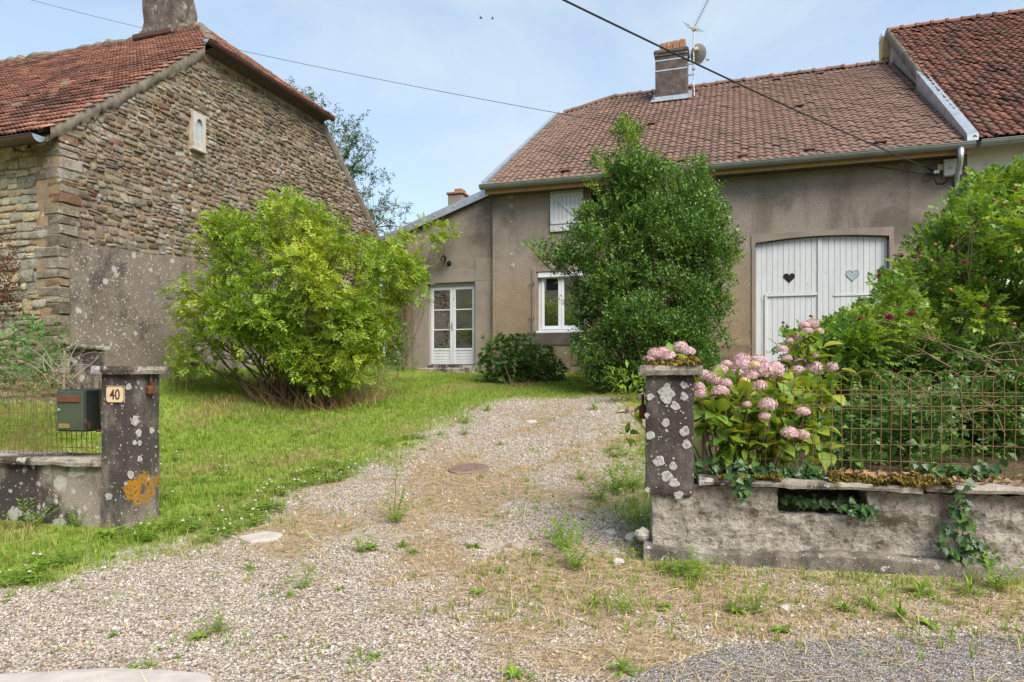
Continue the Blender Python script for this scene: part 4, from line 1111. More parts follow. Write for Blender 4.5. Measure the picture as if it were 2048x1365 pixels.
# cement panel low on the gable
mb = MB(); k = 24
top = [(GXP + 0.055, 8.66 + (15.7 - 8.66) * i / k, 3.68 + 0.25 * i / k + random.uniform(-.035, .035)) for i in range(k + 1)]
mb.prism([(GXP + 0.055, 8.66, 0.8)] + top + [(GXP + 0.055, 15.7, 0.8)], (-0.09, 0, 0)); mb.build('cement_panel', 'dark_panel', barn)
# slit window
mb = MB(); wx = GXP + 0.06
def ring_w(ins):
    a, b = 0.12 - ins, 0.28 - ins
    return [(WY - a, WZ - b), (WY + a, WZ - b), (WY + a, WZ + b * 0.55), (WY + a * 0.6, WZ + b * 0.9), (WY, WZ + b), (WY - a * 0.6, WZ + b * 0.9), (WY - a, WZ + b * 0.55)]
o = [(WY - 0.18, WZ - 0.38), (WY + 0.18, WZ - 0.38), (WY + 0.18, WZ + 0.1), (WY + 0.18, WZ + 0.36), (WY, WZ + 0.36), (WY - 0.18, WZ + 0.36), (WY - 0.18, WZ + 0.1)]
inn = ring_w(0.03); n = 7
vs = [(wx, y, z) for y, z in o] + [(wx, y, z) for y, z in inn] + [(wx - 0.07, y, z) for y, z in inn] + [(wx - 0.12, y, z) for y, z in o]
fs = [(i, (i + 1) % n, n + (i + 1) % n, n + i) for i in range(n)] + [(n + i, n + (i + 1) % n, 2 * n + (i + 1) % n, 2 * n + i) for i in range(n)] + [(i, 3 * n + i, 3 * n + (i + 1) % n, (i + 1) % n) for i in range(n)]
sw = mb.add(vs, fs).build('slit_window', 'pale_concrete', barn)
MB().prism([(wx - 0.055, y, z) for y, z in ring_w(0.03)], (-0.012, 0, 0)).build('pane', 'frosted', sw)
MB().bbox(GXP - 0.1, wx + 0.025, WY - 0.20, WY + 0.20, WZ - 0.44, WZ - 0.375, 0.012).build('sill', 'pale_concrete', sw)
# roof
up = Vector((0, LRY - Y0, LRZ - LEZ)).normalized(); nr3 = Vector((0, -up.z, up.y))
OV = 0.42   # eaves overhang along the slope
APX = -12.85
E0 = Vector((0, Y0, LEZ)) - up * OV
def front_keep(P): 
    # trimmed at the gable verge, and along the hip above the half-hip gutter
    lim = np.where(P[:, 2] > HZ, GXP + 0.2 - (P[:, 2] - HZ) / (LRZ - HZ) * (GXP + 0.2 - APX), GXP + 0.06)
    return P[:, 0] < lim - 0.06
T_l = tile_template(0.2, 0.24, lambda s: 0.030 * abs(math.sin(2 * math.pi * s)) ** 0.7 - 0.004, 10, 0.056, 0.034)
Lslope = (Vector((0, LRY, LRZ)) - E0).length
def sag(P):
    d = np.zeros_like(P); d[:, 2] = 0.05 * np.sin(P[:, 0] * 0.55 + 1) * ((P[:, 1] - Y0) / 5) + 0.012 * np.sin(P[:, 0] * 1.1 + P[:, 1]); return d
lay_tiles('roof_tile', 'roof_tiles', barn, (GXP + 0.06 - 75 * 0.2, E0.y, E0.z + 0.05), (1, 0, 0), up, 78, int(Lslope / 0.24), 0.2, 0.24, T_l, 'old_red_tile', front_keep, 0.005, sag)
mb = MB()
mb.prism([(LX, E0.y + 0.1, E0.z), (LX, LRY, LRZ - 0.12), (LX, LRY, LRZ - 0.22), (LX, E0.y + 0.1, E0.z - 0.09)], (GXP - 0.02 - LX - 2.05, 0, 0))
mb.prism([(LX, LRY, LRZ - 0.12), (LX, Y1 + 0.3, LEZ - 0.25), (LX, Y1 + 0.3, LEZ - 0.33), (LX, LRY, LRZ - 0.22)], (GXP - 0.02 - LX - 2.05, 0, 0))
# lower part of both slopes under the gable verge
for sy in (0, 1):
    ya, yb = (E0.y + 0.1, HY0) if not sy else (Y1 + 0.3, HY1)
    za = E0.z if not sy else LEZ - 0.25
    mb.prism([(GXP - 2.07, ya, za), (GXP - 2.07, yb, HZ + 0.02), (GXP - 2.07, yb, HZ - 0.12), (GXP - 2.07, ya, za - 0.09)], (2.05, 0, 0))
mb.build('roof_deck', 'grime', barn)
MB().prism([(LX, LRY, LRZ - 0.02), (LX, Y1 + 0.4, LEZ - 0.2), (LX, Y1 + 0.4, LEZ - 0.25), (LX, LRY, LRZ - 0.1)], (APX - LX, 0, 0)).build('rear_roof', 'old_red_tile', barn)
MB().prism([(APX, LRY, LRZ - 0.02), (GXP - 0.05, HY1, HZ), (GXP - 0.05, Y1 + 0.35, LEZ - 0.22), (APX, Y1 + 0.4, LEZ - 0.24)], (0, 0, -0.08)).build('rear_roof_end', 'old_red_tile', barn)
# half hip plane with its own tiles
hu = Vector((APX - (GXP + 0.28), 0, LRZ - (HZ + 0.02))); hl = hu.length; hu.normalize()
def hip_keep(P):
    k = (P[:, 2] - HZ) / (LRZ - HZ)
    return (P[:, 1] > HY0 - 0.1 + k * (LRY - HY0 + 0.1)) & (P[:, 1] < HY1 + 0.1 - k * (HY1 + 0.1 - LRY))
lay_tiles('hip_roof_tile', 'hip_roof_tiles', barn, (GXP + 0.28, HY0 - 0.1, HZ + 0.05), (0, 1, 0), hu, 23, int(hl / 0.24) + 1, 0.2, 0.24, T_l, 'old_red_tile', hip_keep, 0.008)
MB().add([(GXP + 0.26, HY0, HZ), (GXP + 0.26, HY1, HZ), (APX, LRY, LRZ - 0.06), (GXP - 0.1, HY0, HZ - 0.1), (GXP - 0.1, HY1, HZ - 0.1), (APX - 0.2, LRY, LRZ - 0.2)], [(0, 1, 2), (3, 5, 4), (0, 3, 4, 1), (1, 4, 5, 2), (0, 2, 5, 3)]).build('hip_deck', 'grime', barn)
ridge_run('hip_tile', barn, (GXP + 0.26, HY0 - 0.05, HZ + 0.05), (APX, LRY, LRZ + 0.06), 0.10, 0.42, 'ridge_mortar', False)
ridge_run('hip_tile', barn, (GXP + 0.26, HY1 + 0.05, HZ + 0.05), (APX, LRY, LRZ + 0.06), 0.07, 0.42, 'old_red_tile', False)
# crumbling mortar ridge
mb = MB(); rr = random.Random(12); pts = []; rs = []
for i in range(70):
    x = APX - 0.1 - i * 0.19; pts.append((x, LRY + rr.uniform(-.02, .02), LRZ + 0.03 + rr.uniform(-.03, .03) + 0.05 * math.sin(x * 0.55 + 1))); rs.append(0.13 + rr.uniform(-.03, .04))
mb.tube(pts, rs, 8); mb.build('ridge_mortar', 'ridge_mortar', barn)
# mortar bed along the gable verge
V2, F2 = [], []; k = 60; rr = random.Random(6)
for i in range(k + 1):
    y = Y0 - 0.2 + (HY0 + 0.15 - Y0) * i / k; z = LEZ + ls * (y - Y0)
    st = 0.06 * (1 - (i % 6) / 6.0)
    for dx, dzz in ((-0.02, 0.07 + st), (0.040 + rr.uniform(-.015, .015), 0.05 + st), (0.035 + rr.uniform(-.015, .015), -0.13 + rr.uniform(-.04, .04)), (0.0, -0.20 + rr.uniform(-.05, .05))): V2.append((GXP + dx, y, z + dzz))
    if i:
        for q in range(3):
            a = (i - 1) * 4 + q; F2 += [(a, a + 1, a + 5), (a, a + 5, a + 4)]
link('verge_mortar', mesh_np('verge_mortar', np.array(V2), np.array(F2)), 'ridge_mortar', barn)
V2, F2 = [], []
for i in range(k + 1):
    y = HY1 - 0.05 + (Y1 + 0.2 - HY1) * i / k; z = LEZ + ls * (Y1 - y)
    for dx, dzz in ((-0.02, 0.09), (0.045 + rr.uniform(-.02, .02), 0.05 + rr.uniform(-.03, .03)), (0.04, -0.06 + rr.uniform(-.03, .03)), (0.0, -0.2)): V2.append((GXP + dx, y, z + dzz))
    if i:
        for q in range(3):
            a = (i - 1) * 4 + q; F2 += [(a, a + 1, a + 5), (a, a + 5, a + 4)]
link('far_verge_mortar', mesh_np('far_verge_mortar', np.array(V2), np.array(F2)), 'ridge_mortar', barn)
gutter('gutter', barn, (LX, E0.y - 0.06, E0.z - 0.0), (GXP + 0.02, E0.y - 0.06, E0.z - 0.03), 0.11, 'brown_gutter', 8, 0.75)
gutter('hip_gutter', barn, (GXP + 0.30, HY0 - 0.30, HZ + 0.03), (GXP + 0.30, HY1 + 0.05, HZ + 0.01), 0.075, 'brown_gutter', 8, 0.6)
# moss and loose stones lying on the slope
mb = MB(); rr = random.Random(17)
for x, y, sx in ((40, 222, .16), (62, 224, .06), (68, 200, .07), (90, 196, .07), (110, 185, .1), (135, 178, .16), (30, 200, .05)):
    u = (x - CX) / FPX; v = (HY - y) / FPX; dy = CA + u * SA; Yd = (LEZ - CAMZ - ls * Y0) / (v / dy - ls); p = W(x, y, Y=Yd) + nr3 * 0.07
    mb = MB(); mb.lathe([(sx * 0.5, -0.03), (sx * rr.uniform(.8, 1), 0.0), (sx * 0.6, sx * 0.35), (0.01, sx * 0.45)], p, 8, nr3 + Vector((rr.uniform(-.2, .2), 0, 0)), 1, rr.uniform(.5, .8)); mb.build('loose_stone', 'ridge_mortar', barn)
# big tapering chimney on the ridge
cx0, cx1, cy0, cy1 = -14.32, -13.36, 13.55, 14.3
mb = MB(); nl = 9
V2, F2 = [], []
for i in range(nl):
    q = i / (nl - 1); z = LRZ - 0.55 + 3.1 * q; tp = 0.09 * q - (0.06 if i == 0 else 0)
    ring = []
    for (xa, ya, xb, yb) in ((cx0, cy0, cx1, cy0), (cx1, cy0, cx1, cy1), (cx1, cy1, cx0, cy1), (cx0, cy1, cx0, cy0)):
        for s in range(4):
            x = xa + (xb - xa) * s / 4; y = ya + (yb - ya) * s / 4; c = ((cx0 + cx1) / 2, (cy0 + cy1) / 2)
            ring.append((c[0] + (x - c[0]) * (1.06 - tp) + rr.uniform(-.045, .045), c[1] + (y - c[1]) * (1.06 - tp) + rr.uniform(-.045, .045), z + rr.uniform(-.03, .03)))
    mb.v += ring
for i in range(nl - 1):
    for j in range(16): mb.f.append((i * 16 + j, i * 16 + (j + 1) % 16, (i + 1) * 16 + (j + 1) % 16, (i + 1) * 16 + j))
mb.f.append(tuple((nl - 1) * 16 + j for j in range(16)))
lc = mb.build('chimney', 'old_chimney', barn)
MB().bbox(cx0 - 0.16, cx1 + 0.18, cy0 - 0.2, cy1 + 0.1, LRZ - 0.32, LRZ - 0.17, 0.03).build('chimney_flashing', 'brown_gutter', lc)
# moss tuft beside the chimney foot
# ================================================================== gate pillars, walls, fences
def rough_box(t0, t1, n0, n1, z0, z1, step=0.06, amp=0.006, seed=1, taper=0.0):
    """a box in street coordinates with worn, slightly uneven faces"""
    mb = MB()
    nt = max(2, int((t1 - t0) / step)); nn = max(2, int((n1 - n0) / step)); nz = max(2, int((z1 - z0) / step))
    idx = {}
    def vid(i, j, k):
        if (i, j, k) not in idx:
            t = t0 + (t1 - t0) * i / nt; n = n0 + (n1 - n0) * j / nn; z = z0 + (z1 - z0) * k / nz
            edge = (i in (0, nt)) + (j in (0, nn)) + (k in (0, nz))
            a = amp * (1 if edge < 2 else 1.8)
            h = lambda s: (float(fbm(t * 9 + n * 7 + s * 3.1 + seed, z * 9 + s, seed + s, 2)) - 0.5) * 2 * a
            ins = 0.008 if edge >= 2 else 0
            t += h(1) + (ins if i == 0 else (-ins if i == nt else 0)); n += h(2) + (ins if j == 0 else (-ins if j == nn else 0)); z += h(3) * 0.7
            idx[i, j, k] = len(mb.v); mb.v.append(tuple(S(t, n, z)))
        return idx[i, j, k]
    for j in range(nn):
        for k in range(nz):
            mb.f.append((vid(0, j, k), vid(0, j, k + 1), vid(0, j + 1, k + 1), vid(0, j + 1, k))); mb.f.append((vid(nt, j, k), vid(nt, j + 1, k), vid(nt, j + 1, k + 1), vid(nt, j, k + 1)))
    for i in range(nt):
        for k in range(nz):
            mb.f.append((vid(i, 0, k), vid(i + 1, 0, k), vid(i + 1, 0, k + 1), vid(i, 0, k + 1))); mb.f.append((vid(i, nn, k), vid(i, nn, k + 1), vid(i + 1, nn, k + 1), vid(i + 1, nn, k)))
    for i in range(nt):
        for j in range(nn):
            mb.f.append((vid(i, j, 0), vid(i, j + 1, 0), vid(i + 1, j + 1, 0), vid(i + 1, j, 0))); mb.f.append((vid(i, j, nz), vid(i + 1, j, nz), vid(i + 1, j + 1, nz), vid(i, j + 1, nz)))
    return mb
LT = -4.317
lp = thing('gate_pillar', 'grey concrete gate pillar with white and orange lichen carrying number 40', 'pillar')
rough_box(LT - 0.335, LT, 0, 0.33, 0.0, 1.462, 0.05, 0.0035, 2).build('shaft', 'left_pillar', lp)
rough_box(LT - 0.395, LT + 0.075, -0.05, 0.39, 1.463, 1.53, 0.05, 0.006, 3).build('cap', 'coping', lp)
p = S(LT + 0.0, 0.18, 1.33)
mb = MB(); mb.bbox(-0.0, 0.05, -0.035, 0.035, -0.05, 0.03, 0.012, lambda a, b, c: tuple(p + Vector((a, b, c)))); mb.tube([p + Vector((0.03, 0, 0)), p + Vector((0.03, 0, 0.11))], 0.011, 8)
mb.build('hinge_pin', 'rust', lp)
rp = thing('gate_pillar', 'dark weathered gate pillar with round pale lichen and mossy cap beside the hydrangea', 'pillar')
rough_box(0, 0.335, 0, 0.33, 0.62, 1.462, 0.045, 0.0035, 5).build('shaft', 'pillar', rp)
rough_box(0.035, 0.335, 0.03, 0.33, 0.05, 0.619, 0.045, 0.022, 6).build('eroded_foot', 'rough_cast', rp)
rough_box(-0.05, 0.395, -0.05, 0.38, 1.463, 1.53, 0.05, 0.008, 7).build('cap', 'coping', rp)
p = S(0.0, 0.17, 1.20)
mb = MB(); mb.bbox(-0.05, 0.0, -0.03, 0.03, -0.06, 0.04, 0.01, lambda a, b, c: tuple(p + Vector((a, b, c)))); mb.tube([p + Vector((-0.025, 0, 0)), p + Vector((-0.025, 0, 0.12))], 0.011, 8)
mb.build('hinge_pin', 'rust', rp)
def moss_on(name, spots, parent, zbase, seed):
    """cushions of moss: many little upright scales"""
    P = []; Dn = []
    for (t0, t1, n0, n1, n) in spots:
        t = rng.uniform(t0, t1, n); q = rng.uniform(n0, n1, n)
        k = fbm(t * 9, q * 14, seed)
        for a, b, c in zip(t, q, k):
            if c > 0.42: P.append(S(a, b, zbase + (c - 0.42) * 0.16)); Dn.append((random.gauss(0, .6), random.gauss(0, .6) - 0.3, 1))
    P = np.array([tuple(x) for x in P]); scatter(name, [tmpl(MB().add([(0, -.5, 0), (0, .5, 0), (1, 0, 0), (0.4, 0, 0.4)], [(0, 1, 3), (1, 2, 3), (0, 3, 2)]))], P, basis(np.array(Dn), 0.6), rng.uniform(0.012, 0.028, len(P)), 'moss', parent)
moss_on('moss', [(-0.0, 0.35, -0.06, 0.06, 500), (0.12, 0.38, -0.06, 0.2, 500)], rp, 1.525, 4)
# crusts of lichen
def lichen(parent, face, a, z, r, seed):
    rr = random.Random(seed); n = 14; ph = [rr.uniform(0, 6.28) for _ in range(3)]
    mk = lambda k, d: [((a + r * k * (1 + .16 * math.sin(3 * q + ph[0]) + .13 * math.sin(5 * q + ph[1]) + .10 * rr.uniform(-1, 1)) * math.cos(q)), (z + r * k * (1 + .16 * math.sin(2 * q + ph[2]) + .10 * rr.uniform(-1, 1)) * math.sin(q)), d) for q in [2 * math.pi * i / n for i in range(n)]]
    rings = [mk(1.0, -0.002), mk(0.93, 0.0016), mk(0.66, 0.0022), mk(0.42, 0.0012)]
    pt = (lambda q: S(q[0], -0.0035 - q[2], q[1])) if face == 'front' else (lambda q: S(LT + 0.004 + q[2], q[0], q[1]))
    mb = MB(); vs = [pt(q) for g_ in rings for q in g_] + [pt((a, z, 0.0016))]
    fs = [(k * n + i, k * n + (i + 1) % n, (k + 1) * n + (i + 1) % n, (k + 1) * n + i) for k in range(3) for i in range(n)] + [(3 * n + i, 3 * n + (i + 1) % n, 4 * n) for i in range(n)]
    mb.add(vs, fs).build('lichen_patch', 'lichen', parent)
def tofpx(x): # distance along the street wall of a sight line
    u = (x - CX) / FPX; d = np.array([-SA + u * CA, CA + u * SA]); m = np.array([[d[0], -SD[0]], [d[1], -SD[1]]]); s = np.linalg.solve(m, SO); return s[1]
for i, (x, y, r_) in enumerate(((1333, 790, 16), (1300, 795, 7), (1335, 772, 6), (1367, 771, 7), (1368, 793, 8), (1350, 812, 9), (1294, 832, 5), (1331, 846, 8), (1300, 872, 9), (1369, 862, 10), (1373, 888, 9), (1318, 923, 11), (1346, 932, 8), (1333, 953, 11), (1348, 965, 10), (1357, 990, 9), (1295, 982, 5))):
    lichen(rp, 'front', tofpx(x), CAMZ + (HY - y) / FPX * 4.82, r_ / FPX * 4.82, 200 + i)
for i, (x, y, r_) in enumerate(((258, 774, 7), (223, 796, 4), (262, 950, 8), (218, 995, 8), (252, 968, 4), (224, 808, 3))):
    lichen(lp, 'front', tofpx(x), CAMZ + (HY - y) / FPX * 5.87, r_ / FPX * 5.87, 300 + i)
for i, (nn2, y, r_) in enumerate(((0.06, 765, 4), (0.03, 841, 9), (0.07, 866, 7), (0.22, 864, 6), (0.02, 884, 5), (0.08, 886, 5), (0.08, 918, 6), (0.18, 962, 3), (0.1, 778, 3), (0.27, 898, 3))):
    lichen(lp, 'side', nn2, CAMZ + (HY - y) / FPX * 5.95, r_ / FPX * 6.2, 400 + i)
# second small pillar by the stone house
q0 = W(154, 697, Z=10.9)
sp_ = thing('gate_pillar', 'small capped concrete pillar against the corner of the stone house', 'pillar')
tt, nn_ = street(q0.x, q0.y)
rough_box(tt - 0.15, tt + 0.21, nn_, nn_ + 0.34, g(q0.x, q0.y) - 0.2, q0.z - 0.02, 0.07, 0.004, 8).build('shaft', 'left_wall', sp_)
rough_box(tt - 0.23, tt + 0.27, nn_ - 0.07, nn_ + 0.4, q0.z - 0.019, q0.z + 0.04, 0.07, 0.006, 9).build('cap', 'coping', sp_)
# left garden wall
gw = thing('garden_wall', 'low stained concrete garden wall with coping left of the letterbox pillar', 'wall')
rough_box(LT - 6.0, LT - 0.336, 0.05, 0.28, -0.1, 0.655, 0.08, 0.006, 10).build('wall_body', 'left_wall', gw)
for a, b in ((LT - 6.0, LT - 4.2), (LT - 4.195, LT - 2.2), (LT - 2.195, LT - 0.345)):
    rough_box(a, b, -0.02, 0.40, 0.656, 0.715, 0.07, 0.008, int(a * 10) % 50).build('coping_slab', 'coping', gw)
# right garden wall with its hole
rw = thing('garden_wall', 'crumbling roughcast garden wall with a hole, below the hydrangea fence', 'wall')
HA = SO
def tofpx(x): # distance along the street wall of a sight line
    u = (x - CX) / FPX; d = np.array([-SA + u * CA, CA + u * SA]); m = np.array([[d[0], -SD[0]], [d[1], -SD[1]]]); s = np.linalg.solve(m, SO); return s[1]
ha, hb = tofpx(1560), tofpx(1738); hz0, hz1 = 0.515, 0.655
mb = MB(); st = 0.03
ts = np.arange(0.29, 6.2, st); zs = np.arange(0.0, 0.70, st)
def front(t, z):
    d = 0.05 + 0.05 * (fbm(t * 3, z * 3, 31) - 0.5) + 0.06 * (fbm(t * 13, z * 13, 33) - 0.5) + 0.03 * max(0, (0.32 - z) / 0.32) * -1
    return float(d)
idx = {}
def vid(i, k, b):
    if (i, k, b) not in idx:
        t, z = ts[i], zs[k]
        jt = 0.018 * (float(vnoise(i * 1.3, k * 1.7, 3)) - .5); jz = 0.018 * (float(vnoise(i * 1.9, k * 1.1, 4)) - .5)
        idx[i, k, b] = len(mb.v); mb.v.append(tuple(S(t + jt, front(t, z) if not b else 0.30, z + jz)))
    return idx[i, k, b]
def hole(i, k):
    t = ts[i] + st / 2; z = zs[k] + st / 2
    lo = hz0 + 0.05 * (float(vnoise(t * 5, 0.5, 9)) - .5)
    return ha < t < hb and lo < z < hz1 + 0.1
for i in range(len(ts) - 1):
    for k in range(len(zs) - 1):
        if hole(i, k): continue
        mb.f.append((vid(i, k, 0), vid(i + 1, k, 0), vid(i + 1, k + 1, 0), vid(i, k + 1, 0)))
        mb.f.append((vid(i, k, 1), vid(i, k + 1, 1), vid(i + 1, k + 1, 1), vid(i + 1, k, 1)))
        for di, dk, e in ((-1, 0, ((i, k), (i, k + 1))), (1, 0, ((i + 1, k + 1), (i + 1, k))), (0, -1, ((i + 1, k), (i, k))), (0, 1, ((i, k + 1), (i + 1, k + 1)))):
            a, b = i + di, k + dk
            if 0 <= a < len(ts) - 1 and 0 <= b < len(zs) - 1 and hole(a, b):
                (p0, p1) = e; mb.f.append((vid(*p0, 0), vid(*p1, 0), vid(*p1, 1), vid(*p0, 1)))
mb.build('wall_body', 'rough_cast', rw)
# plinth with a ragged upper edge
mb = MB(); k = 110; V2 = []; 
for i in range(k + 1):
    t = -0.01 + 6.2 * i / k; h = 0.26 + 0.05 * (float(fbm(t * 2.2, 1, 41)) - .5) + 0.03 * (float(fbm(t * 11, 1, 42)) - .5)
    e = 0.012 * (float(fbm(t * 6, 3, 43)) - .5)
    for n, z in ((-0.035 + e, -0.1), (-0.03 + e, h - 0.02), (-0.018 + e, h), (0.16, h + 0.01)): V2.append(tuple(S(t, n, z)))
    if i:
        for q in range(3): a = (i - 1) * 4 + q; mb.f.append((a, a + 4, a + 5, a + 1))
mb.v = V2; mb.f.append((0, 1, 2, 3)); mb.build('plinth', 'plinth', rw)
a = 0.36
for L, dzv in ((1.42, 0.0), (1.28, 0.012), (1.5, -0.008), (1.5, 0.0)):
    rough_box(a, a + L - 0.006, -0.03, 0.36, 0.70 + dzv, 0.745 + dzv, 0.06, 0.010, int(a * 7) + 3).build('coping_slab', 'coping', rw); a += L
moss_on('moss', [(tofpx(1660), tofpx(1905), -0.05, 0.12, 6500), (tofpx(1480), tofpx(1560), -0.04, 0.08, 1500), (tofpx(1440), tofpx(1500), -0.03, 0.02, 400)], rw, 0.742, 14)

# wire fences with overlapping hoops, each hoop one wire
def wire_fence(name, label, t0, n, s, count, ztop, zbot, rails, rad, seed, t_gap=None, lean=0.0):
    f = thing(name, label, 'fence'); r = random.Random(seed)
    base = MB(); w = 3 * s; rise = w * 0.42
    pts = [(0, 0, 0)] + [(0, 0, (ztop - rise - zbot) * q) for q in (0.33, 0.66, 1.0)]
    for i in range(1, 10):
        a = math.pi * i / 10; pts.append((w / 2 - math.cos(a) * w / 2, 0, ztop - rise - zbot + math.sin(a) * rise))
    pts += [(w, 0, (ztop - rise - zbot) * q) for q in (1.0, 0.66, 0.33, 0)]
    mes = []
    for v in range(4):
        b = MB(); b.tube([(x + r.uniform(-.005, .005), y + r.uniform(-.006, .006), z) for x, y, z in pts], rad, 5); me = b.mesh('hoop_wire'); me.materials.append(M['wire']); mes.append(me)
    for i in range(count):
        t = t0 + i * 2 * s
        o = bpy.data.objects.new('hoop_wire', r.choice(mes)); C.objects.link(o); o.parent = f
        o.matrix_local = Matrix.Translation(S(t, n + 0.004 * (i % 2) , zbot)) @ Matrix.Rotation(SROT, 4, 'Z') @ Matrix.Rotation(lean + r.uniform(-.02, .02), 4, 'X')
    t1 = t0 + (count - 1) * 2 * s + w
    for z in rails:
        pts = [S(t, n + 0.008 + r.uniform(-.003, .003) + lean * -(z - zbot), z + 0.006 * math.sin(t * 3 + z * 40) + r.uniform(-.003, .003)) for t in np.arange(t0 - 0.02, t1 + 0.02, 0.12)]
        MB().tube(pts, rad * 0.9, 5).build('rail_wire', 'wire', f)
    return f
wire_fence('wire_fence', 'rusty hooped wire fence in front of the hydrangea and rose hedge', 0.40, 0.20, 0.062, 47, 1.492, 0.70,
           [1.353, 1.325, 1.256, 1.232, 1.10, 0.985, 0.87], 0.0029, 5)
wire_fence('wire_fence', 'rusty hooped wire fence on the low wall behind the letterbox', LT - 4.6, 0.17, 0.055, 37, 1.47, 0.69,
           [1.335, 1.31, 1.25, 1.22, 1.10, 0.985, 0.87, 0.80], 0.0032, 6, None, 0.03)
p = W(128, 770, Z=10.5); MB().tube([(p.x, p.y, g(p.x, p.y) - 0.1), (p.x, p.y, p.z + 0.0), (p.x + 0.01, p.y, p.z + 0.52)], [0.02, 0.02, 0.018], 7).build('fence_stake', 'grey_wood')
tag(bpy.data.objects['fence_stake'], 'thin grey wooden stake standing behind the left wire fence', 'stake')
p = S(tofpx(1410), 0.25, 0.66)
tag(MB().tube([p, p + Vector((0.005, 0, 0.42))], [0.02, 0.018], 6).build('fence_stake', 'grey_twig'), 'short pale stake beside the mossy pillar behind the hydrangea fence', 'stake')

# letterbox
mbx = thing('letterbox', 'weathered green metal letterbox with rusty flap beside the left pillar', 'letterbox')
def sb(t0, t1, n0, n1, z0, z1, b=0.006): return MB().bbox(t0, t1, n0, n1, z0, z1, b, lambda x, y, z: tuple(S(x, y, z)))
ta, tb = LT - 0.81, LT - 0.50
sb(ta, tb, 0.012, 0.40, 0.955, 1.325, 0.012).build('casing', 'mailbox_shade_green', mbx)
dr_ = sb(ta + 0.012, tb - 0.012, 0.0, 0.0119, 0.968, 1.312, 0.004).build('door', 'mailbox_green', mbx)
sb(ta + 0.035, tb - 0.045, -0.012, -0.0005, 1.215, 1.272, 0.004).build('letter_flap', 'mailbox_flap', dr_)
sb(ta + 0.04, ta + 0.155, -0.005, -0.0005, 0.985, 1.025, 0.002).build('name_plate', 'brass', dr_)
MB().lathe([(0.014, 0), (0.014, 0.008), (0.007, 0.012)], S(ta + 0.042, 0.0, 1.145), 12, (SN[0] * -1, SN[1] * -1, 0)).build('lock', 'steel', dr_)
sb(tb - 0.0, LT - 0.336, 0.12, 0.16, 0.945, 0.965, 0.003).build('bracket', 'rust', mbx)
# number plate 40
npl = thing('number_plate', 'cream house number plate reading 40 on the left pillar', 'number plate')
ca_, cb_ = LT - 0.265, LT - 0.075; zc0, zc1 = 1.215, 1.362
sb(ca_, cb_, -0.010, -0.004, zc0, zc1, 0.003).build('plate', 'plate_cream', npl)
mb = MB(); e = 0.008
def frame_line(i0, w):
    a, b, c, d = ca_ + i0, cb_ - i0, zc0 + i0, zc1 - i0
    for (x0, x1, z0, z1) in ((a, b, c, c + w), (a, b, d - w, d), (a, a + w, c + w, d - w), (b - w, b, c + w, d - w)):
        mb.box(x0, x1, -0.0118, -0.0102, z0, z1, lambda x, y, z: tuple(S(x, y, z)))
frame_line(0.002, 0.004)
for cx_ in (ca_ + 0.012, cb_ - 0.012):
    for cz_ in (zc0 + 0.012, zc1 - 0.012): mb.lathe([(0.007, 0), (0.006, 0.002)], S(cx_, -0.0102, cz_), 8, (-SN[0], -SN[1], 0))
mb.build('border', 'plate_brown', npl)
tc = bpy.data.curves.new('digits', 'FONT'); tc.body = '40'; tc.size = 0.125; tc.align_x = 'CENTER'; tc.extrude = 0.0008; tc.offset = 0.0012
to = bpy.data.objects.new('digits_tmp', tc); C.objects.link(to)
dg = bpy.context.evaluated_depsgraph_get(); dm = bpy.data.meshes.new_from_object(to.evaluated_get(dg))
bpy.data.objects.remove(to); dm.materials.clear(); dm.materials.append(M['plate_brown'])
o = bpy.data.objects.new('digits', dm); C.objects.link(o); o.parent = npl
o.matrix_local = Matrix.Translation(S((ca_ + cb_) / 2, -0.0115, zc0 + 0.030)) @ Matrix.Rotation(SROT, 4, 'Z') @ Matrix.Rotation(math.radians(90), 4, 'X') @ Matrix.Diagonal((0.86, 1, 1, 1))

# loose stones at the foot of the right pillar and on the coping
def rock(px, py, r, label, sq=0.8, P=None, seed=0):
    p = P if P is not None else WG(px, py); rr = random.Random(seed + px); mb = MB()
    rows = 6; n = 9
    for i in range(rows + 1):
        a = math.pi * i / rows
        for j in range(n):
            b = 2 * math.pi * j / n; k = r * rr.uniform(.8, 1.12)
            mb.v.append((p.x + k * math.sin(a) * math.cos(b), p.y + k * math.sin(a) * math.sin(b) * 0.85, p.z + r * 0.45 * sq + k * math.cos(a) * sq))
    for i in range(rows):
        for j in range(n): mb.f.append((i * n + j, (i + 1) * n + j, (i + 1) * n + (j + 1) % n, i * n + (j + 1) % n))
    return tag(mb.build('rock', 'rock'), label, 'rock')
rock(1265, 1083, 0.07, 'grey broken stone on the ground left of the mossy pillar foot', 0.7)
rock(0, 0, 0.06, 'broken stone wedged in the eroded foot of the mossy pillar', 0.9, S(-0.02, 0.1, 0.28), 4)
rock(1222, 1070, 0.05, 'small grey stone lying furthest left of the mossy pillar foot', 0.6)
rock(1238, 1128, 0.045, 'pale lump of stone on the gravel below the broken pillar stones', 0.6)
rock(1570, 1222, 0.04, 'small white stone in the dry grass below the garden wall', 0.6)
for tx, lab, sz in ((1695, 'flat stone chip lying behind the moss on the wall coping', .05), (1730, 'pale stone chip right of the flat chip on the wall coping', .035), (1990, 'light stone lump among dry leaves at the right end of the coping', .05)):
    rock(tx, 0, sz, lab, 0.45, S(tofpx(tx), 0.28, 0.745), 3)

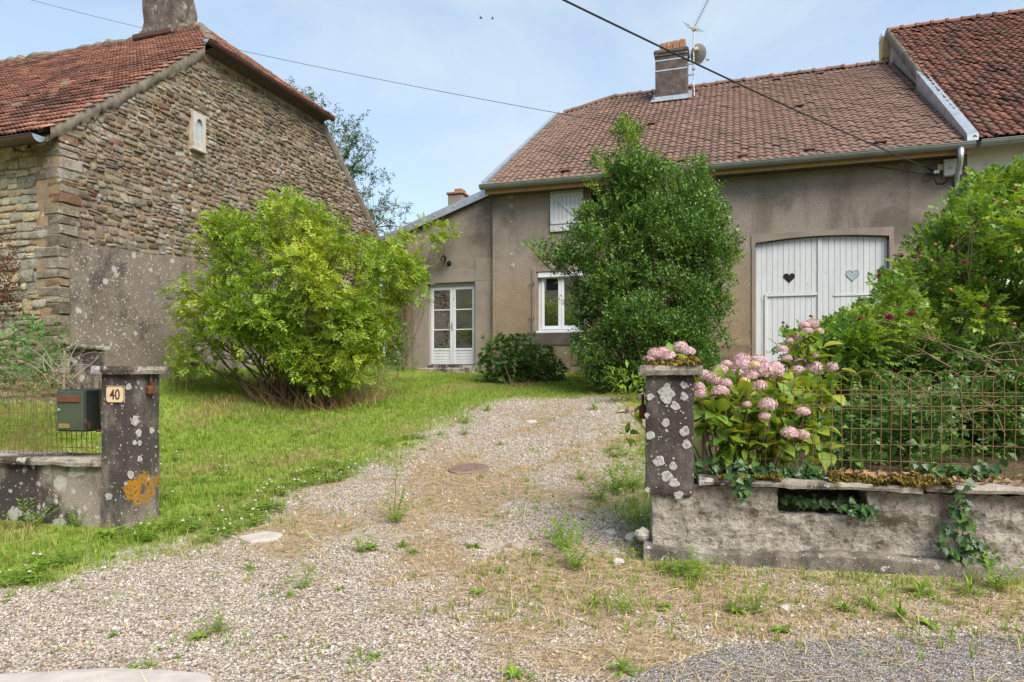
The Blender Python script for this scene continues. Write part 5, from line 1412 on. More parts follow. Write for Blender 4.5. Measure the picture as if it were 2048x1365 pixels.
# ================================================================== on the houses: dish, aerial, lamp, meter box, cables
dish = thing('satellite_dish', 'grey satellite dish on a mast fixed to the chimney', 'satellite dish')
mx_ = cp.x + 0.67; my = cp.y + 0.30
mb = MB(); mb.tube([(mx_, my, cp.z + 0.72), (mx_, my, cp.z + 2.30)], 0.022, 8); mast = mb.build('mast', 'steel', dish)
mb = MB()
for z in (0.86, 1.20): mb.box(cp.x + 0.485, mx_ + 0.03, my - 0.025, my + 0.025, cp.z + z, cp.z + z + 0.05)
mb.bbox(mx_ - 0.05, mx_ + 0.05, my - 0.05, my + 0.05, cp.z + 1.02, cp.z + 1.10, 0.01); mb.build('mast_bracket', 'steel', dish)
dc = Vector((mx_ + 0.09, my + 0.10, cp.z + 1.56)); dax = Vector((0.62, 0.72, 0.30)).normalized()
prof = [(0.0005, 0.0)] + [(0.33 * q, 0.07 * q * q) for q in (0.3, 0.6, 0.85, 1.0)] + [(0.335, 0.075), (0.325, 0.08)] + [(0.325 * q, 0.085 - 0.0 + 0.07 * q * q - 0.075) for q in (0.85, 0.5, 0.02)]
MB().lathe(prof, dc, 24, dax, 1, 0.9).build('reflector', 'dish_grey', dish, True)
arm_end = dc + dax * 0.36 + Vector((0.10, -0.04, -0.24))
mb = MB(); mb.tube([dc + Vector((0, 0, -0.26)), dc + Vector((0.1, 0.0, -0.33)), arm_end], 0.012, 6); mb.build('feed_arm', 'steel', dish)
MB().lathe([(0.035, -0.06), (0.04, 0.0), (0.028, 0.05)], arm_end, 10, -dax).build('receiver_head', 'grey_wood', dish)
MB().bbox(mx_ + 0.02, mx_ + 0.14, my - 0.05, my + 0.05, cp.z + 1.62, cp.z + 1.72, 0.01).build('switch_box', 'plate_cream', dish)
MB().tube([(mx_, my, cp.z + 0.74), (mx_ + 0.02, my - 0.02, cp.z + 0.4), (mx_ + 0.03, my - 0.12, cp.z + 0.15), (mx_ + 0.16, my - 0.2, cp.z + 0.08), (mx_ + 0.28, my - 0.15, cp.z + 0.08)], 0.013, 6).build('cable', 'white_pvc', dish)
ant = thing('tv_aerial', 'thin rake television aerial with many rods above the chimney mast', 'aerial')
az = cp.z + 2.32; bd0 = Vector((mx_, my, az)); bdir = Vector((0.48, -0.30, 0.74)).normalized()
MB().bbox(mx_ - 0.05, mx_ + 0.09, my - 0.05, my + 0.05, az - 0.06, az + 0.06, 0.01).build('clamp_box', 'plate_cream', ant)
MB().tube([bd0, bd0 + bdir * 1.02], 0.014, 6).build('boom', 'steel', ant)
side = bdir.cross(Vector((0, 0, 1))).normalized(); up2 = side.cross(bdir)
for i in range(12):
    c = bd0 + bdir * (0.12 + i * 0.08)
    mb = MB(); mb.tube([c - side * 0.11 + up2 * 0.03, c, c + side * 0.11 + up2 * 0.03], 0.005, 4); mb.tube([c - side * 0.07 - up2 * 0.05, c, c + side * 0.07 - up2 * 0.05], 0.005, 4); mb.build('rod', 'steel', ant)
for q, sg in enumerate((-1, 1)):
    c = bd0 + Vector((-0.05, 0, 0)); fl = (side * sg * 0.0 + up2 * sg).normalized() * 0.36
    mb = MB()
    for e in (-0.13, 0.0, 0.13): mb.tube([c + side * e - bdir * 0.02, c + side * e + fl - bdir * -0.08], 0.0045, 4)
    for k in range(6): mb.tube([c + fl * (0.2 + k * 0.16) - side * 0.19 + bdir * 0.016 * k, c + fl * (0.2 + k * 0.16) + side * 0.19 + bdir * 0.016 * k], 0.004, 4)
    mb.build('reflector_grid', 'steel', ant)

p = W(893, 523, Y=LY - 0.02)
lamp = thing('wall_lamp', 'small black lantern lamp on the wall above the french door', 'lamp')
MB().lathe([(0.07, 0), (0.07, 0.015), (0.03, 0.03)], (p.x + 0.07, LY - 0.0, p.z - 0.06), 12, (0, -1, 0)).build('back_plate', 'black_metal', lamp)
MB().tube([(p.x + 0.07, LY - 0.03, p.z - 0.06), (p.x + 0.07, LY - 0.14, p.z - 0.13), (p.x + 0.0, LY - 0.2, p.z - 0.16), (p.x, LY - 0.2, p.z - 0.10)], 0.012, 6).build('arm', 'black_metal', lamp)
MB().lathe([(0.035, -0.10), (0.075, 0.06), (0.076, 0.062)], (p.x, LY - 0.2, p.z), 6).build('lantern_glass', 'glass', lamp)
mb = MB(); mb.lathe([(0.09, 0.062), (0.085, 0.075), (0.03, 0.12), (0.012, 0.15)], (p.x, LY - 0.2, p.z), 6)
for j in range(6):
    a = 2 * math.pi * j / 6; mb.tube([(p.x + 0.037 * math.cos(a), LY - 0.2 + 0.037 * math.sin(a), p.z - 0.10), (p.x + 0.078 * math.cos(a), LY - 0.2 + 0.078 * math.sin(a), p.z + 0.062)], 0.006, 4)
mb.build('lantern_cage', 'black_metal', lamp)

p = W(1903, 338, Y=FY - 0.05)
box = thing('meter_box', 'white square electrical box on the facade near the downpipe', 'box')
MB().bbox(p.x - 0.15, p.x + 0.15, FY - 0.13, FY - 0.001, p.z - 0.17, p.z + 0.17, 0.015).build('casing', 'grey_plastic', box)
MB().bbox(p.x - 0.165, p.x + 0.165, FY - 0.15, FY - 0.131, p.z - 0.16, p.z + 0.185, 0.012).build('lid', 'grey_plastic', box)
MB().tube([(p.x + 0.04, FY - 0.04, p.z - 0.17), (p.x + 0.04, FY - 0.04, p.z - 1.2), (p.x + 0.04, FY - 0.04, 1.6)], 0.018, 6).build('conduit', 'black_cable', box)
q = W(1868, 343, Y=FY - 0.12)
ins = thing('cable_anchor', 'metal cable anchor with black clamps left of the meter box', 'anchor')
mb = MB(); mb.tube([(q.x + 0.1, FY, q.z - 0.03), (q.x + 0.05, FY - 0.12, q.z - 0.03)], 0.02, 8); mb.bbox(q.x - 0.02, q.x + 0.1, FY - 0.15, FY - 0.09, q.z - 0.06, q.z + 0.02, 0.01); mb.build('bracket', 'steel', ins)
MB().bbox(q.x + 0.08, q.x + 0.19, FY - 0.07, FY - 0.001, q.z + 0.02, q.z + 0.16, 0.01).build('junction', 'plate_cream', ins)
mb = MB(); mb.tube([q + Vector((-0.12, -0.05, 0.06)), q + Vector((0, 0, 0.0))], [0.022, 0.03], 8); mb.tube([q + Vector((-0.16, -0.0, -0.05)), q + Vector((-0.02, 0, -0.07))], [0.015, 0.026], 8); mb.build('clamp', 'black_metal', ins)
mb = MB(); mb.tube([q + Vector((0.0, 0, -0.02)), q + Vector((0.0, 0, -0.16)), q + Vector((0.06, 0.03, -0.27)), q + Vector((0.18, 0.04, -0.27)), q + Vector((0.25, 0.05, -0.2)), q + Vector((0.26, 0.06, -0.12))], 0.018, 6)
mb.tube([q + Vector((-0.1, 0, -0.03)), q + Vector((-0.22, 0, -0.08)), q + Vector((-0.22, 0, -0.18)), q + Vector((-0.1, 0, -0.21)), q + Vector((-0.03, 0, -0.1))], 0.007, 5); mb.build('cable_loop', 'black_cable', ins)
def cable(name, label, A, B, sagd, r, n=40):
    A = Vector(A); B = Vector(B)
    pts = [A.lerp(B, i / n) - Vector((0, 0, sagd * 4 * (i / n) * (1 - i / n))) for i in range(n + 1)]
    tag(MB().tube(pts, r, 6).build(name, 'black_cable'), label, 'cable')
cable('power_cable', 'thick black power cable sloping from the top of the sky to the cable anchor', q + Vector((-0.12, -0.05, 0.06)), W(1000, -62, Z=7.0), 0.06, 0.012)
cable('phone_cable', 'thin telephone cable crossing the sky from left to the anchor on the facade', q + Vector((-0.16, 0, -0.05)), W(-330, -118, Z=32), 0.75, 0.0065)

# two birds
for bx, by, sd, lab in ((962, 37, 1, 'tiny dark bird flying, left one of the pair'), (985, 38, -1, 'tiny dark bird flying, right one of the pair')):
    c = W(bx, by, Z=38)
    b_ = thing('bird', lab, 'bird', 'birds in the sky')
    MB().lathe([(0.004, -0.12), (0.03, -0.05), (0.036, 0.02), (0.024, 0.07), (0.006, 0.11)], c, 8, (0.8 * sd, 0.5, 0.1)).build('body', 'feather', b_)
    for s in (-1, 1):
        MB().add([c + Vector((0.04 * sd, 0, 0.01)), c + Vector((-0.03 * sd, 0, 0.01)), c + Vector((-0.03 * sd, 0.06 * s, 0.07)), c + Vector((-0.09 * sd, 0.14 * s, 0.06 + 0.03 * sd)), c + Vector((0.0, 0.08 * s, 0.09))], [(0, 1, 2, 4), (2, 3, 4)]).build('wing', 'feather', b_)

# ================================================================== leaves and plants
leafmat('leaf_bush', [(0, (0.12, 0.22, 0.024)), (0.35, (0.185, 0.31, 0.030)), (0.7, (0.25, 0.38, 0.036)), (1, (0.34, 0.44, 0.048))],
        [(0, (0.26, 0.38, 0.032)), (0.6, (0.37, 0.45, 0.04)), (1, (0.46, 0.46, 0.055))], 0.5, 0.34, 0.75)
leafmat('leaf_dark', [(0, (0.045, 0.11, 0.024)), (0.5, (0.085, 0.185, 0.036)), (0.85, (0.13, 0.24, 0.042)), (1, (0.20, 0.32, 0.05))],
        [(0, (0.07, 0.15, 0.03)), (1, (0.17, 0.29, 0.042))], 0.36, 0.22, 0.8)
leafmat('leaf_fresh', [(0, (0.13, 0.25, 0.028)), (0.6, (0.21, 0.34, 0.036)), (1, (0.30, 0.40, 0.06))], None, 0.4, 0.4)
leafmat('leaf_rose', [(0, (0.075, 0.165, 0.026)), (0.4, (0.115, 0.23, 0.034)), (0.75, (0.18, 0.31, 0.040)), (1, (0.27, 0.39, 0.046))],
        [(0, (0.18, 0.30, 0.032)), (1, (0.30, 0.41, 0.045))], 0.45, 0.38, 1.3)
leafmat('leaf_hydrangea', [(0, (0.10, 0.21, 0.026)), (0.45, (0.17, 0.30, 0.036)), (0.8, (0.26, 0.37, 0.044)), (1, (0.40, 0.41, 0.05))],
        [(0, (0.20, 0.33, 0.036)), (0.75, (0.36, 0.40, 0.045)), (1, (0.42, 0.33, 0.07))], 0.5, 0.4, 3.0)
leafmat('leaf_ivy', [(0, (0.022, 0.062, 0.020)), (0.6, (0.045, 0.105, 0.028)), (1, (0.10, 0.18, 0.04))], None, 0.35, 0.2)
leafmat('leaf_peony', [(0, (0.055, 0.125, 0.033)), (0.6, (0.095, 0.185, 0.045)), (1, (0.16, 0.26, 0.06))], None, 0.4, 0.25)
leafmat('leaf_grey', [(0, (0.085, 0.125, 0.070)), (1, (0.16, 0.20, 0.12))], None, 0.6, 0.3)
leafmat('leaf_red', [(0, (0.075, 0.020, 0.016)), (0.5, (0.12, 0.034, 0.024)), (0.85, (0.17, 0.06, 0.03)), (1, (0.10, 0.12, 0.03))], None, 0.5, 0.3)
leafmat('leaf_tree', [(0, (0.040, 0.085, 0.028)), (0.6, (0.07, 0.13, 0.035)), (1, (0.11, 0.17, 0.045))], None, 0.45, 0.3)
leafmat('leaf_weed', [(0, (0.13, 0.25, 0.028)), (0.6, (0.19, 0.33, 0.036)), (1, (0.28, 0.40, 0.05))], None, 0.5, 0.4)
leafmat('grass', [(0, (0.16, 0.27, 0.030)), (0.45, (0.23, 0.37, 0.040)), (0.84, (0.30, 0.42, 0.06)), (0.9, (0.32, 0.30, 0.10)), (1, (0.44, 0.37, 0.18))],
        [(0, (0.26, 0.25, 0.08)), (0.5, (0.40, 0.33, 0.15)), (1, (0.50, 0.41, 0.22))], 0.55, 0.45, 0.7)
leafmat('straw', [(0, (0.32, 0.23, 0.11)), (0.5, (0.50, 0.385, 0.20)), (1, (0.64, 0.53, 0.32))], None, 0.6, 0.2)
leafmat('dead_leaf', [(0, (0.22, 0.12, 0.06)), (0.6, (0.36, 0.22, 0.11)), (1, (0.48, 0.34, 0.19))], None, 0.7, 0.15)
leafmat('petal_pink', [(0, (0.48, 0.26, 0.36)), (0.5, (0.57, 0.37, 0.44)), (0.85, (0.62, 0.47, 0.49)), (1, (0.62, 0.50, 0.40))], None, 0.6, 0.3)
leafmat('petal_cream', [(0, (0.62, 0.50, 0.20)), (1, (0.72, 0.60, 0.36))], None, 0.6, 0.3)
leafmat('petal_magenta', [(0, (0.20, 0.012, 0.085)), (1, (0.36, 0.03, 0.16))], None, 0.5, 0.25)
leafmat('petal_red', [(0, (0.33, 0.008, 0.014)), (1, (0.50, 0.02, 0.03))], None, 0.5, 0.2)
leafmat('petal_white', [(0, (0.70, 0.68, 0.60)), (1, (0.80, 0.78, 0.74))], None, 0.6, 0.2)
leafmat('hip_brown', [(0, (0.25, 0.09, 0.03)), (1, (0.40, 0.17, 0.05))], None, 0.6, 0.1)

def leaf4(l, w, fold=0.25, droop=0.12):
    """folded leaf of four faces, x along the midrib"""
    return [(0, 0, 0), (0.42 * l, w / 2, fold * w), (l, 0, -droop * l), (0.42 * l, -w / 2, fold * w), (0.5 * l, 0, 0)], [(0, 4, 1), (1, 4, 2), (2, 4, 3), (3, 4, 0)]
def leaf2(l, w, fold=0.2): return [(0, 0, 0), (0.45 * l, w / 2, fold * w), (l, 0, 0), (0.45 * l, -w / 2, fold * w)], [(0, 2, 1), (0, 3, 2)]
def place(mb, lf, pos, d, up, sc=1.0):
    d = Vector(d).normalized(); u = Vector(up); y = u.cross(d)
    if y.length < 1e-4: y = Vector((0, 1, 0))
    y.normalize(); z = d.cross(y); pos = Vector(pos)
    mb.add([pos + (d * p[0] + y * p[1] + z * p[2]) * sc for p in lf[0]], lf[1])
def pinnate(n, L, ll, lw, seed, arch=0.25):
    r = random.Random(seed); mb = MB(); lf = leaf2(ll, lw)
    pt = lambda q: Vector((L * q, 0, -arch * L * q * q))
    for i in range(n):
        q = 0.25 + 0.65 * i / max(1, n - 1)
        for s in (-1, 1): place(mb, lf, pt(q), (0.45 + r.uniform(-.2, .2), s, -0.15 + r.uniform(-.25, .2)), (r.uniform(-.25, .25), r.uniform(-.25, .25), 1), r.uniform(.85, 1.1))
    place(mb, lf, pt(0.95), (1, 0, -0.4), (0, 0, 1), 1.1)
    return tmpl(mb)
def sprig(n, L, ll, lw, seed, fat=4, spread=0.9):
    r = random.Random(seed); mb = MB(); lf = leaf4(ll, lw) if fat == 4 else leaf2(ll, lw)
    for i in range(n):
        q = (i + 0.6) / n; a = i * 2.4 + r.uniform(-.4, .4)
        place(mb, lf, (L * q, 0, 0), (0.55 + 0.5 * q, math.cos(a) * spread, math.sin(a) * spread), (r.uniform(-.4, .4), r.uniform(-.4, .4), 1), r.uniform(.7, 1.15) * (1 - 0.25 * q))
    return tmpl(mb)
def lobe_set(lobes, Zc, depth, seed):
    """lobes of a crown: sight position, radius in view units; each set back or forward in real depth"""
    r = random.Random(seed); c = []; rad = []
    for L in lobes:
        x, y, rp = L[:3]; dz_ = L[3] if len(L) > 3 else r.uniform(-depth, depth)
        Zl = Zc + dz_; p = W(x, y, Z=Zl); c.append(tuple(p)); rad.append(rp / FPX * Zl)
    return np.array(c), np.array(rad)
def crown(c, rad, dens, shell=0.5, flat=1.0, out=0.8, up=0.45, jit=0.5, minz=None):
    P, D = [], []
    for ci, ri in zip(c, rad):
        n = max(6, int(dens * ri * ri))
        d = rng.normal(0, 1, (n, 3)); d /= np.linalg.norm(d, axis=1, keepdims=True)
        k = shell + (1 - shell) * rng.uniform(0, 1, n) ** 0.6
        k *= 1 + 0.22 * rng.normal(0, 1, n) * (rng.uniform(0, 1, n) < 0.25)
        p = ci + d * (ri * k)[:, None] * np.array([1, 1, flat])
        P.append(p); D.append(d * out + np.array([0, 0, up]) + rng.normal(0, jit, (n, 3)))
    P = np.concatenate(P); D = np.concatenate(D)
    z = G(P[:, 0], P[:, 1]); k = P[:, 2] > z + 0.04
    return P[k], D[k]
def fill_lobes(poly, n, r0, r1, seed, depth):
    """many small lobes through an uneven crown outline, deeper towards its middle"""
    r = random.Random(seed); pa = np.array(poly, float); out = []; lo = pa.min(0); hi = pa.max(0)
    nxt = np.roll(pa, -1, 0)
    while len(out) < n:
        x = r.uniform(lo[0], hi[0]); y = r.uniform(lo[1], hi[1])
        if not inside(np.array([x]), np.array([y]), pa)[0]: continue
        d = nxt - pa; tt_ = np.clip(((np.array([x, y]) - pa) * d).sum(1) / np.maximum((d * d).sum(1), 1e-6), 0, 1); dist = np.hypot(*(pa + d * tt_[:, None] - [x, y]).T).min()
        rp = min(r.uniform(r0, r1), dist * 0.9 + 6); k = min(1, dist / 110.0) ** 0.6
        out.append((x, y, rp, r.choice((-1, -1, 1)) * r.uniform(0.35, 1.0) * depth * k))
    return out
def limb(mb, A, B, r0, r1, bow=0.15, n=6, sides=5, seed=0):
    rr = random.Random(seed); A = Vector(A); B = Vector(B); L = (B - A).length
    ctl = A.lerp(B, 0.45) + Vector((rr.uniform(-1, 1), rr.uniform(-1, 1), rr.uniform(0.2, 1))) * L * bow
    pts = [A * (1 - t) ** 2 + ctl * 2 * t * (1 - t) + B * t * t + Vector((rr.uniform(-1, 1), rr.uniform(-1, 1), rr.uniform(-1, 1))) * L * 0.012 for t in [i / n for i in range(n + 1)]]
    mb.tube(pts, [r0 + (r1 - r0) * i / n for i in range(n + 1)], sides); return pts
def shrub(name, label, lobes, Zc, depth, T, mat, dens, base, spread, nst, r0, seed, scale=(0.8, 1.2), cat='shrub', stem_mat='bark', **kw):
    o = thing(name, label, cat); c, rad = lobe_set(lobes, Zc, depth, seed); rr = random.Random(seed)
    P, D = crown(c, rad, dens, **kw)
    f = scatter('foliage', T, P, basis(D, 0.5), rng.uniform(*scale, len(P)), mat, o)
    b = Vector(base); mb = MB()
    for i in range(nst):
        k = i % len(c); q = b + Vector((rr.uniform(-1, 1) * spread, rr.uniform(-1, 1) * spread * 0.7, 0)); q.z = g(q.x, q.y) - 0.05
        e = Vector(c[k]) + Vector((rr.uniform(-1, 1), rr.uniform(-1, 1), rr.uniform(-1, 1))) * rad[k] * 0.6
        pts = limb(mb, q, e, r0 * rr.uniform(.6, 1.1), r0 * 0.22, 0.14, 6, 5, seed * 100 + i)
        for s in range(3):
            e2 = e + Vector((rr.uniform(-1, 1), rr.uniform(-1, 1), rr.uniform(-.3, 1))) * rad[k] * 0.9
            limb(mb, pts[4 + s % 2], e2, r0 * 0.25, r0 * 0.08, 0.1, 3, 4, seed * 777 + i * 5 + s)
    st = mb.build('stem', stem_mat, o); st['kind'] = 'stuff'
    return o

# --- the big yellow-green bush in the middle of the lawn
BL = [(575, 428, 40), (618, 445, 46), (560, 485, 60), (640, 500, 60), (452, 478, 50), (412, 466, 34), (500, 530, 66), (418, 548, 44), (372, 588, 30), (432, 612, 56), (388, 678, 32), (440, 690, 34),
      (520, 612, 78, -0.9), (600, 590, 88, -1.0), (680, 560, 76, -0.6), (742, 518, 52), (792, 540, 46), (826, 566, 26), (762, 592, 56, -0.3), (694, 650, 74, -1.0), (730, 690, 52, -0.7), (620, 690, 76, -1.2), (548, 700, 44, -0.5), (664, 746, 46, -1.0),
      (738, 735, 34), (704, 470, 44), (352, 610, 24), (384, 722, 26), (600, 540, 70, 0.8), (500, 480, 50, 0.6), (700, 540, 60, 0.9), (560, 640, 80, 0.8), (470, 590, 60, 0.5), (640, 430, 34), (540, 448, 36), (770, 505, 34), (500, 660, 50, -0.6), (640, 775, 30, -0.9), (690, 610, 60, -1.2), (800, 580, 30), (395, 505, 26), (430, 455, 28)]
BPOLY = [(540, 400), (575, 388), (605, 410), (645, 425), (640, 455), (690, 445), (735, 480), (790, 495), (830, 530), (850, 575), (835, 600), (800, 590), (790, 640), (770, 700), (765, 750), (700, 782), (640, 785), (575, 750), (530, 715), (470, 715), (400, 740), (345, 730), (355, 690), (395, 655), (370, 620), (330, 605), (375, 575), (425, 545), (390, 520), (425, 492), (380, 470), (400, 440), (450, 430), (500, 440), (520, 455)]
BL = fill_lobes(BPOLY, 210, 14, 40, 77, 1.25)
BB = WG(612, 806)
T_pin = [pinnate(4, 0.13, 0.058, 0.026, s, 0.3) for s in range(6)]
shrub('garden_bush', 'large sprawling yellow-green bush standing on the lawn before the stone gable', BL, 11.9, 1.0, T_pin, 'leaf_bush', 800, BB, 0.75, 95, 0.024, 3, (0.8, 1.5), shell=0.45, flat=0.85, out=0.8, up=0.15, jit=0.55)
# arching sprays that break its outline
gb = bpy.data.objects['garden_bush']; P, D = [], []; mb = MB()
for i, (x, y, bx, by) in enumerate(((383, 470, 450, 510), (398, 445, 460, 490), (420, 432, 470, 480), (545, 396, 570, 450), (572, 388, 580, 450), (610, 405, 600, 460), (642, 420, 620, 470), (690, 448, 650, 500), (338, 600, 410, 600), (342, 625, 420, 640), (352, 690, 420, 680), (345, 735, 410, 700), (852, 578, 790, 550), (838, 545, 780, 530), (795, 498, 740, 520), (852, 602, 790, 570), (500, 432, 520, 490), (375, 500, 440, 530), (370, 560, 430, 570), (330, 585, 400, 590), (360, 650, 430, 650), (770, 490, 730, 520), (660, 430, 640, 480), (530, 402, 550, 460), (840, 610, 780, 600), (555, 400, 560, 450), (595, 395, 590, 450), (440, 440, 480, 490), (720, 470, 690, 520), (340, 705, 400, 690), (820, 520, 770, 540))):
    Zt = 11.9 + random.uniform(-1, .6); a = W(bx, by, Z=Zt); b = W(x, y, Z=Zt + random.uniform(-.3, .3)); limb(mb, a, b, 0.010, 0.003, 0.10, 6, 4, 300 + i)
    for p in np.linspace(0.05, 1, 26):
        q = a.lerp(b, p) + Vector((0, 0, 0.12 * math.sin(p * 3.1))); d = (b - a).normalized()
        P.append(tuple(q + Vector((random.gauss(0, .05), random.gauss(0, .05), random.gauss(0, .04))))); D.append((d.x * .8 + random.gauss(0, .6), d.y + random.gauss(0, .6), random.gauss(-.1, .35)))
scatter('spray_leaves', T_pin, P, basis(np.array(D), 0.4), rng.uniform(.8, 1.3, len(P)), 'leaf_bush', gb)
mb.build('spray_stems', 'bark', gb)['kind'] = 'stuff'
# --- dark evergreen shrub before the facade
DL = [(1258, 262, 14, 0), (1262, 290, 22, 0), (1256, 325, 30, 0), (1290, 345, 34, 0.2), (1240, 352, 24, 0), (1195, 325, 12), (1185, 318, 9), (1340, 345, 24), (1392, 338, 18), (1405, 330, 9), (1415, 375, 24), (1370, 392, 40), (1270, 400, 50, -0.3), (1196, 446, 38), (1330, 430, 64, -0.4), (1420, 430, 32), (1152, 484, 26), (1210, 480, 66, -0.6), (1290, 500, 78, -0.9), (1380, 490, 66, -0.5), (1440, 480, 30), (1468, 505, 18), (1150, 530, 44), (1120, 510, 22), (1092, 505, 16), (1068, 492, 12), (1100, 535, 18), (1220, 570, 70, -0.8), (1300, 590, 80, -1.0), (1390, 580, 66, -0.6), (1440, 560, 34), (1150, 590, 34), (1180, 640, 50, -0.5), (1260, 660, 76, -1.0), (1350, 660, 76, -0.9), (1420, 640, 40), (1195, 705, 44, -0.4), (1260, 735, 56, -0.8), (1340, 735, 60, -0.8), (1410, 710, 44, -0.3), (1185, 745, 30), (1225, 770, 30, -0.8), (1300, 600, 70, 0.9), (1230, 650, 70, 0.9), (1380, 640, 60, 0.9), (1280, 440, 60, 0.8), (1360, 520, 60, 0.8), (1180, 560, 40, 0.6), (1310, 370, 34), (1160, 490, 22)]
DPOLY = [(1255, 245), (1275, 262), (1285, 300), (1310, 320), (1345, 322), (1352, 345), (1400, 320), (1412, 330), (1402, 352), (1430, 372), (1432, 400), (1452, 420), (1440, 450), (1470, 480), (1488, 508), (1460, 522), (1468, 560), (1445, 580), (1462, 612), (1440, 640), (1455, 690), (1440, 740), (1432, 785), (1300, 798), (1180, 785), (1160, 740), (1150, 690), (1165, 640), (1142, 600), (1160, 560), (1110, 545), (1062, 502), (1045, 484), (1085, 492), (1115, 520), (1132, 482), (1160, 452), (1168, 422), (1195, 408), (1228, 402), (1225, 372), (1182, 320), (1196, 312), (1232, 345), (1240, 300), (1236, 262)]
DL = fill_lobes(DPOLY, 250, 13, 38, 78, 1.2)
T_box = [sprig(8, 0.20, 0.062 + 0.008 * (s % 4), 0.034 + 0.004 * (s % 4), s, 2 if s % 2 else 4, 0.8) for s in range(7)]
DB = WG(1300, 785)
shrub('evergreen_shrub', 'tall dense dark green shrub standing in front of the facade window', DL, 12.9, 0.7, T_box, 'leaf_dark', 1250, DB, 0.5, 44, 0.035, 5, (0.75, 1.25), shell=0.4, flat=1.0, out=0.7, up=0.7, jit=0.4)
ds = bpy.data.objects['evergreen_shrub']
# fresh shoots breaking out of its top and sides
tips = [(1258, 258, 1262, 330), (1195, 312, 1225, 360), (1345, 322, 1335, 380), (1405, 322, 1380, 400), (1418, 360, 1390, 420), (1440, 410, 1400, 450), (1480, 508, 1420, 520), (1062, 490, 1120, 540), (1050, 484, 1110, 550), (1105, 470, 1150, 510), (1100, 525, 1160, 560), (1470, 525, 1410, 560), (1300, 318, 1290, 380), (1180, 365, 1210, 410), (1448, 470, 1400, 500), (1275, 275, 1265, 340), (1240, 300, 1250, 350), (1462, 590, 1420, 600), (1430, 380, 1400, 430), (1370, 330, 1350, 400), (1325, 350, 1310, 410), (1290, 330, 1280, 400), (1220, 330, 1240, 390), (1160, 420, 1190, 460), (1145, 450, 1170, 500), (1455, 440, 1410, 480), (1475, 470, 1430, 510), (1485, 515, 1440, 530), (1465, 550, 1420, 560), (1085, 505, 1130, 550), (1250, 245, 1256, 300), (1265, 262, 1258, 310), (1115, 600, 1160, 610), (1310, 300, 1290, 360)]
P, D = [], []; mb = MB()
for i, (x, y, bx, by) in enumerate(tips):
    Zt = 12.9 + random.uniform(-0.7, 0.2); a = W(bx, by, Z=Zt); b = W(x, y, Z=Zt + random.uniform(-.2, .2)); pts = limb(mb, a, b, 0.012, 0.004, 0.08, 6, 4, i)
    for p in np.linspace(0.1, 1, 22):
        q = a.lerp(b, p); d = (b - a).normalized()
        P.append(tuple(q + Vector((random.gauss(0, .04), random.gauss(0, .04), random.gauss(0, .04))))); D.append((d.x + random.gauss(0, .7), d.y + random.gauss(0, .7), d.z + random.gauss(0, .5)))
scatter('new_shoots', [sprig(6, 0.14, 0.07, 0.034, s, 4, 0.8) for s in range(4)], P, basis(np.array(D), 0.5), rng.uniform(.7, 1.1, len(P)), 'leaf_fresh', ds)
mb.build('shoot_stems', 'bark', ds)['kind'] = 'stuff'
# --- low peony like shrub by the door
PL = [(1000, 715, 34), (1040, 708, 34), (1075, 720, 34), (1100, 740, 26), (985, 742, 26), (1030, 745, 36), (1070, 750, 34), (1010, 690, 18), (1115, 750, 14), (1000, 765, 24), (1050, 765, 26), (1090, 765, 22)]
T_fing = []
for s in range(4):
    r = random.Random(s); mb = MB(); lf = leaf4(0.115, 0.036, 0.2, 0.2)
    for i in range(7): a = -1.3 + 2.6 * i / 6; place(mb, lf, (0.05, 0, 0), (math.cos(a), math.sin(a), r.uniform(-.3, .15)), (0, 0, 1), r.uniform(.8, 1.1))
    T_fing.append(tmpl(mb))
pe = shrub('peony_clump', 'low dark leafy clump with brown seed heads beside the french door', PL, 15.1, 0.35, T_fing, 'leaf_peony', 1000, WG(1050, 768), 0.4, 16, 0.014, 7, (0.8, 1.2), cat='plant', shell=0.6, up=0.2, out=0.9, jit=0.4)
for i, (x, y) in enumerate(((988, 722), (998, 740), (1005, 728), (1013, 737), (1062, 727), (1068, 738), (1092, 740), (1040, 702), (1022, 752), (1080, 752))):
    c = W(x, y, Z=14.7); mb = MB(); rr = random.Random(i)
    for k in range(10): place(mb, leaf2(0.055, 0.022), c, (rr.gauss(0, 1), rr.gauss(0, 1), rr.gauss(0.5, .6)), (0, 0, 1), rr.uniform(.7, 1.2))
    mb.build('seed_head', 'hip_brown', pe)
P, D = crown(*lobe_set([(985, 690, 14), (975, 672, 10), (1005, 680, 8), (962, 678, 6)], 15.2, 0.2, 4), 900, shell=0.1)
scatter('wispy_shoots', [sprig(7, 0.16, 0.04, 0.018, s, 2) for s in range(3)], P, basis(D, .5), rng.uniform(.7, 1.1, len(P)), 'leaf_fresh', pe)
# --- broad leaved perennial at the foot of the evergreen
o = thing('leafy_perennial', 'clump of broad pointed bright green leaves at the evergreen shrub foot', 'plant')
c, rad = lobe_set([(1240, 760, 22), (1268, 755, 24), (1255, 785, 24), (1285, 775, 18)], 11.4, 0.2, 3); P, D = crown(c, rad, 700, shell=0.2, up=0.6)
scatter('foliage', [tmpl(MB().add(*leaf4(0.19, 0.055, 0.2, 0.3))) for s in range(2)], P, basis(D, .4), rng.uniform(.7, 1.2, len(P)), 'leaf_rose', o)
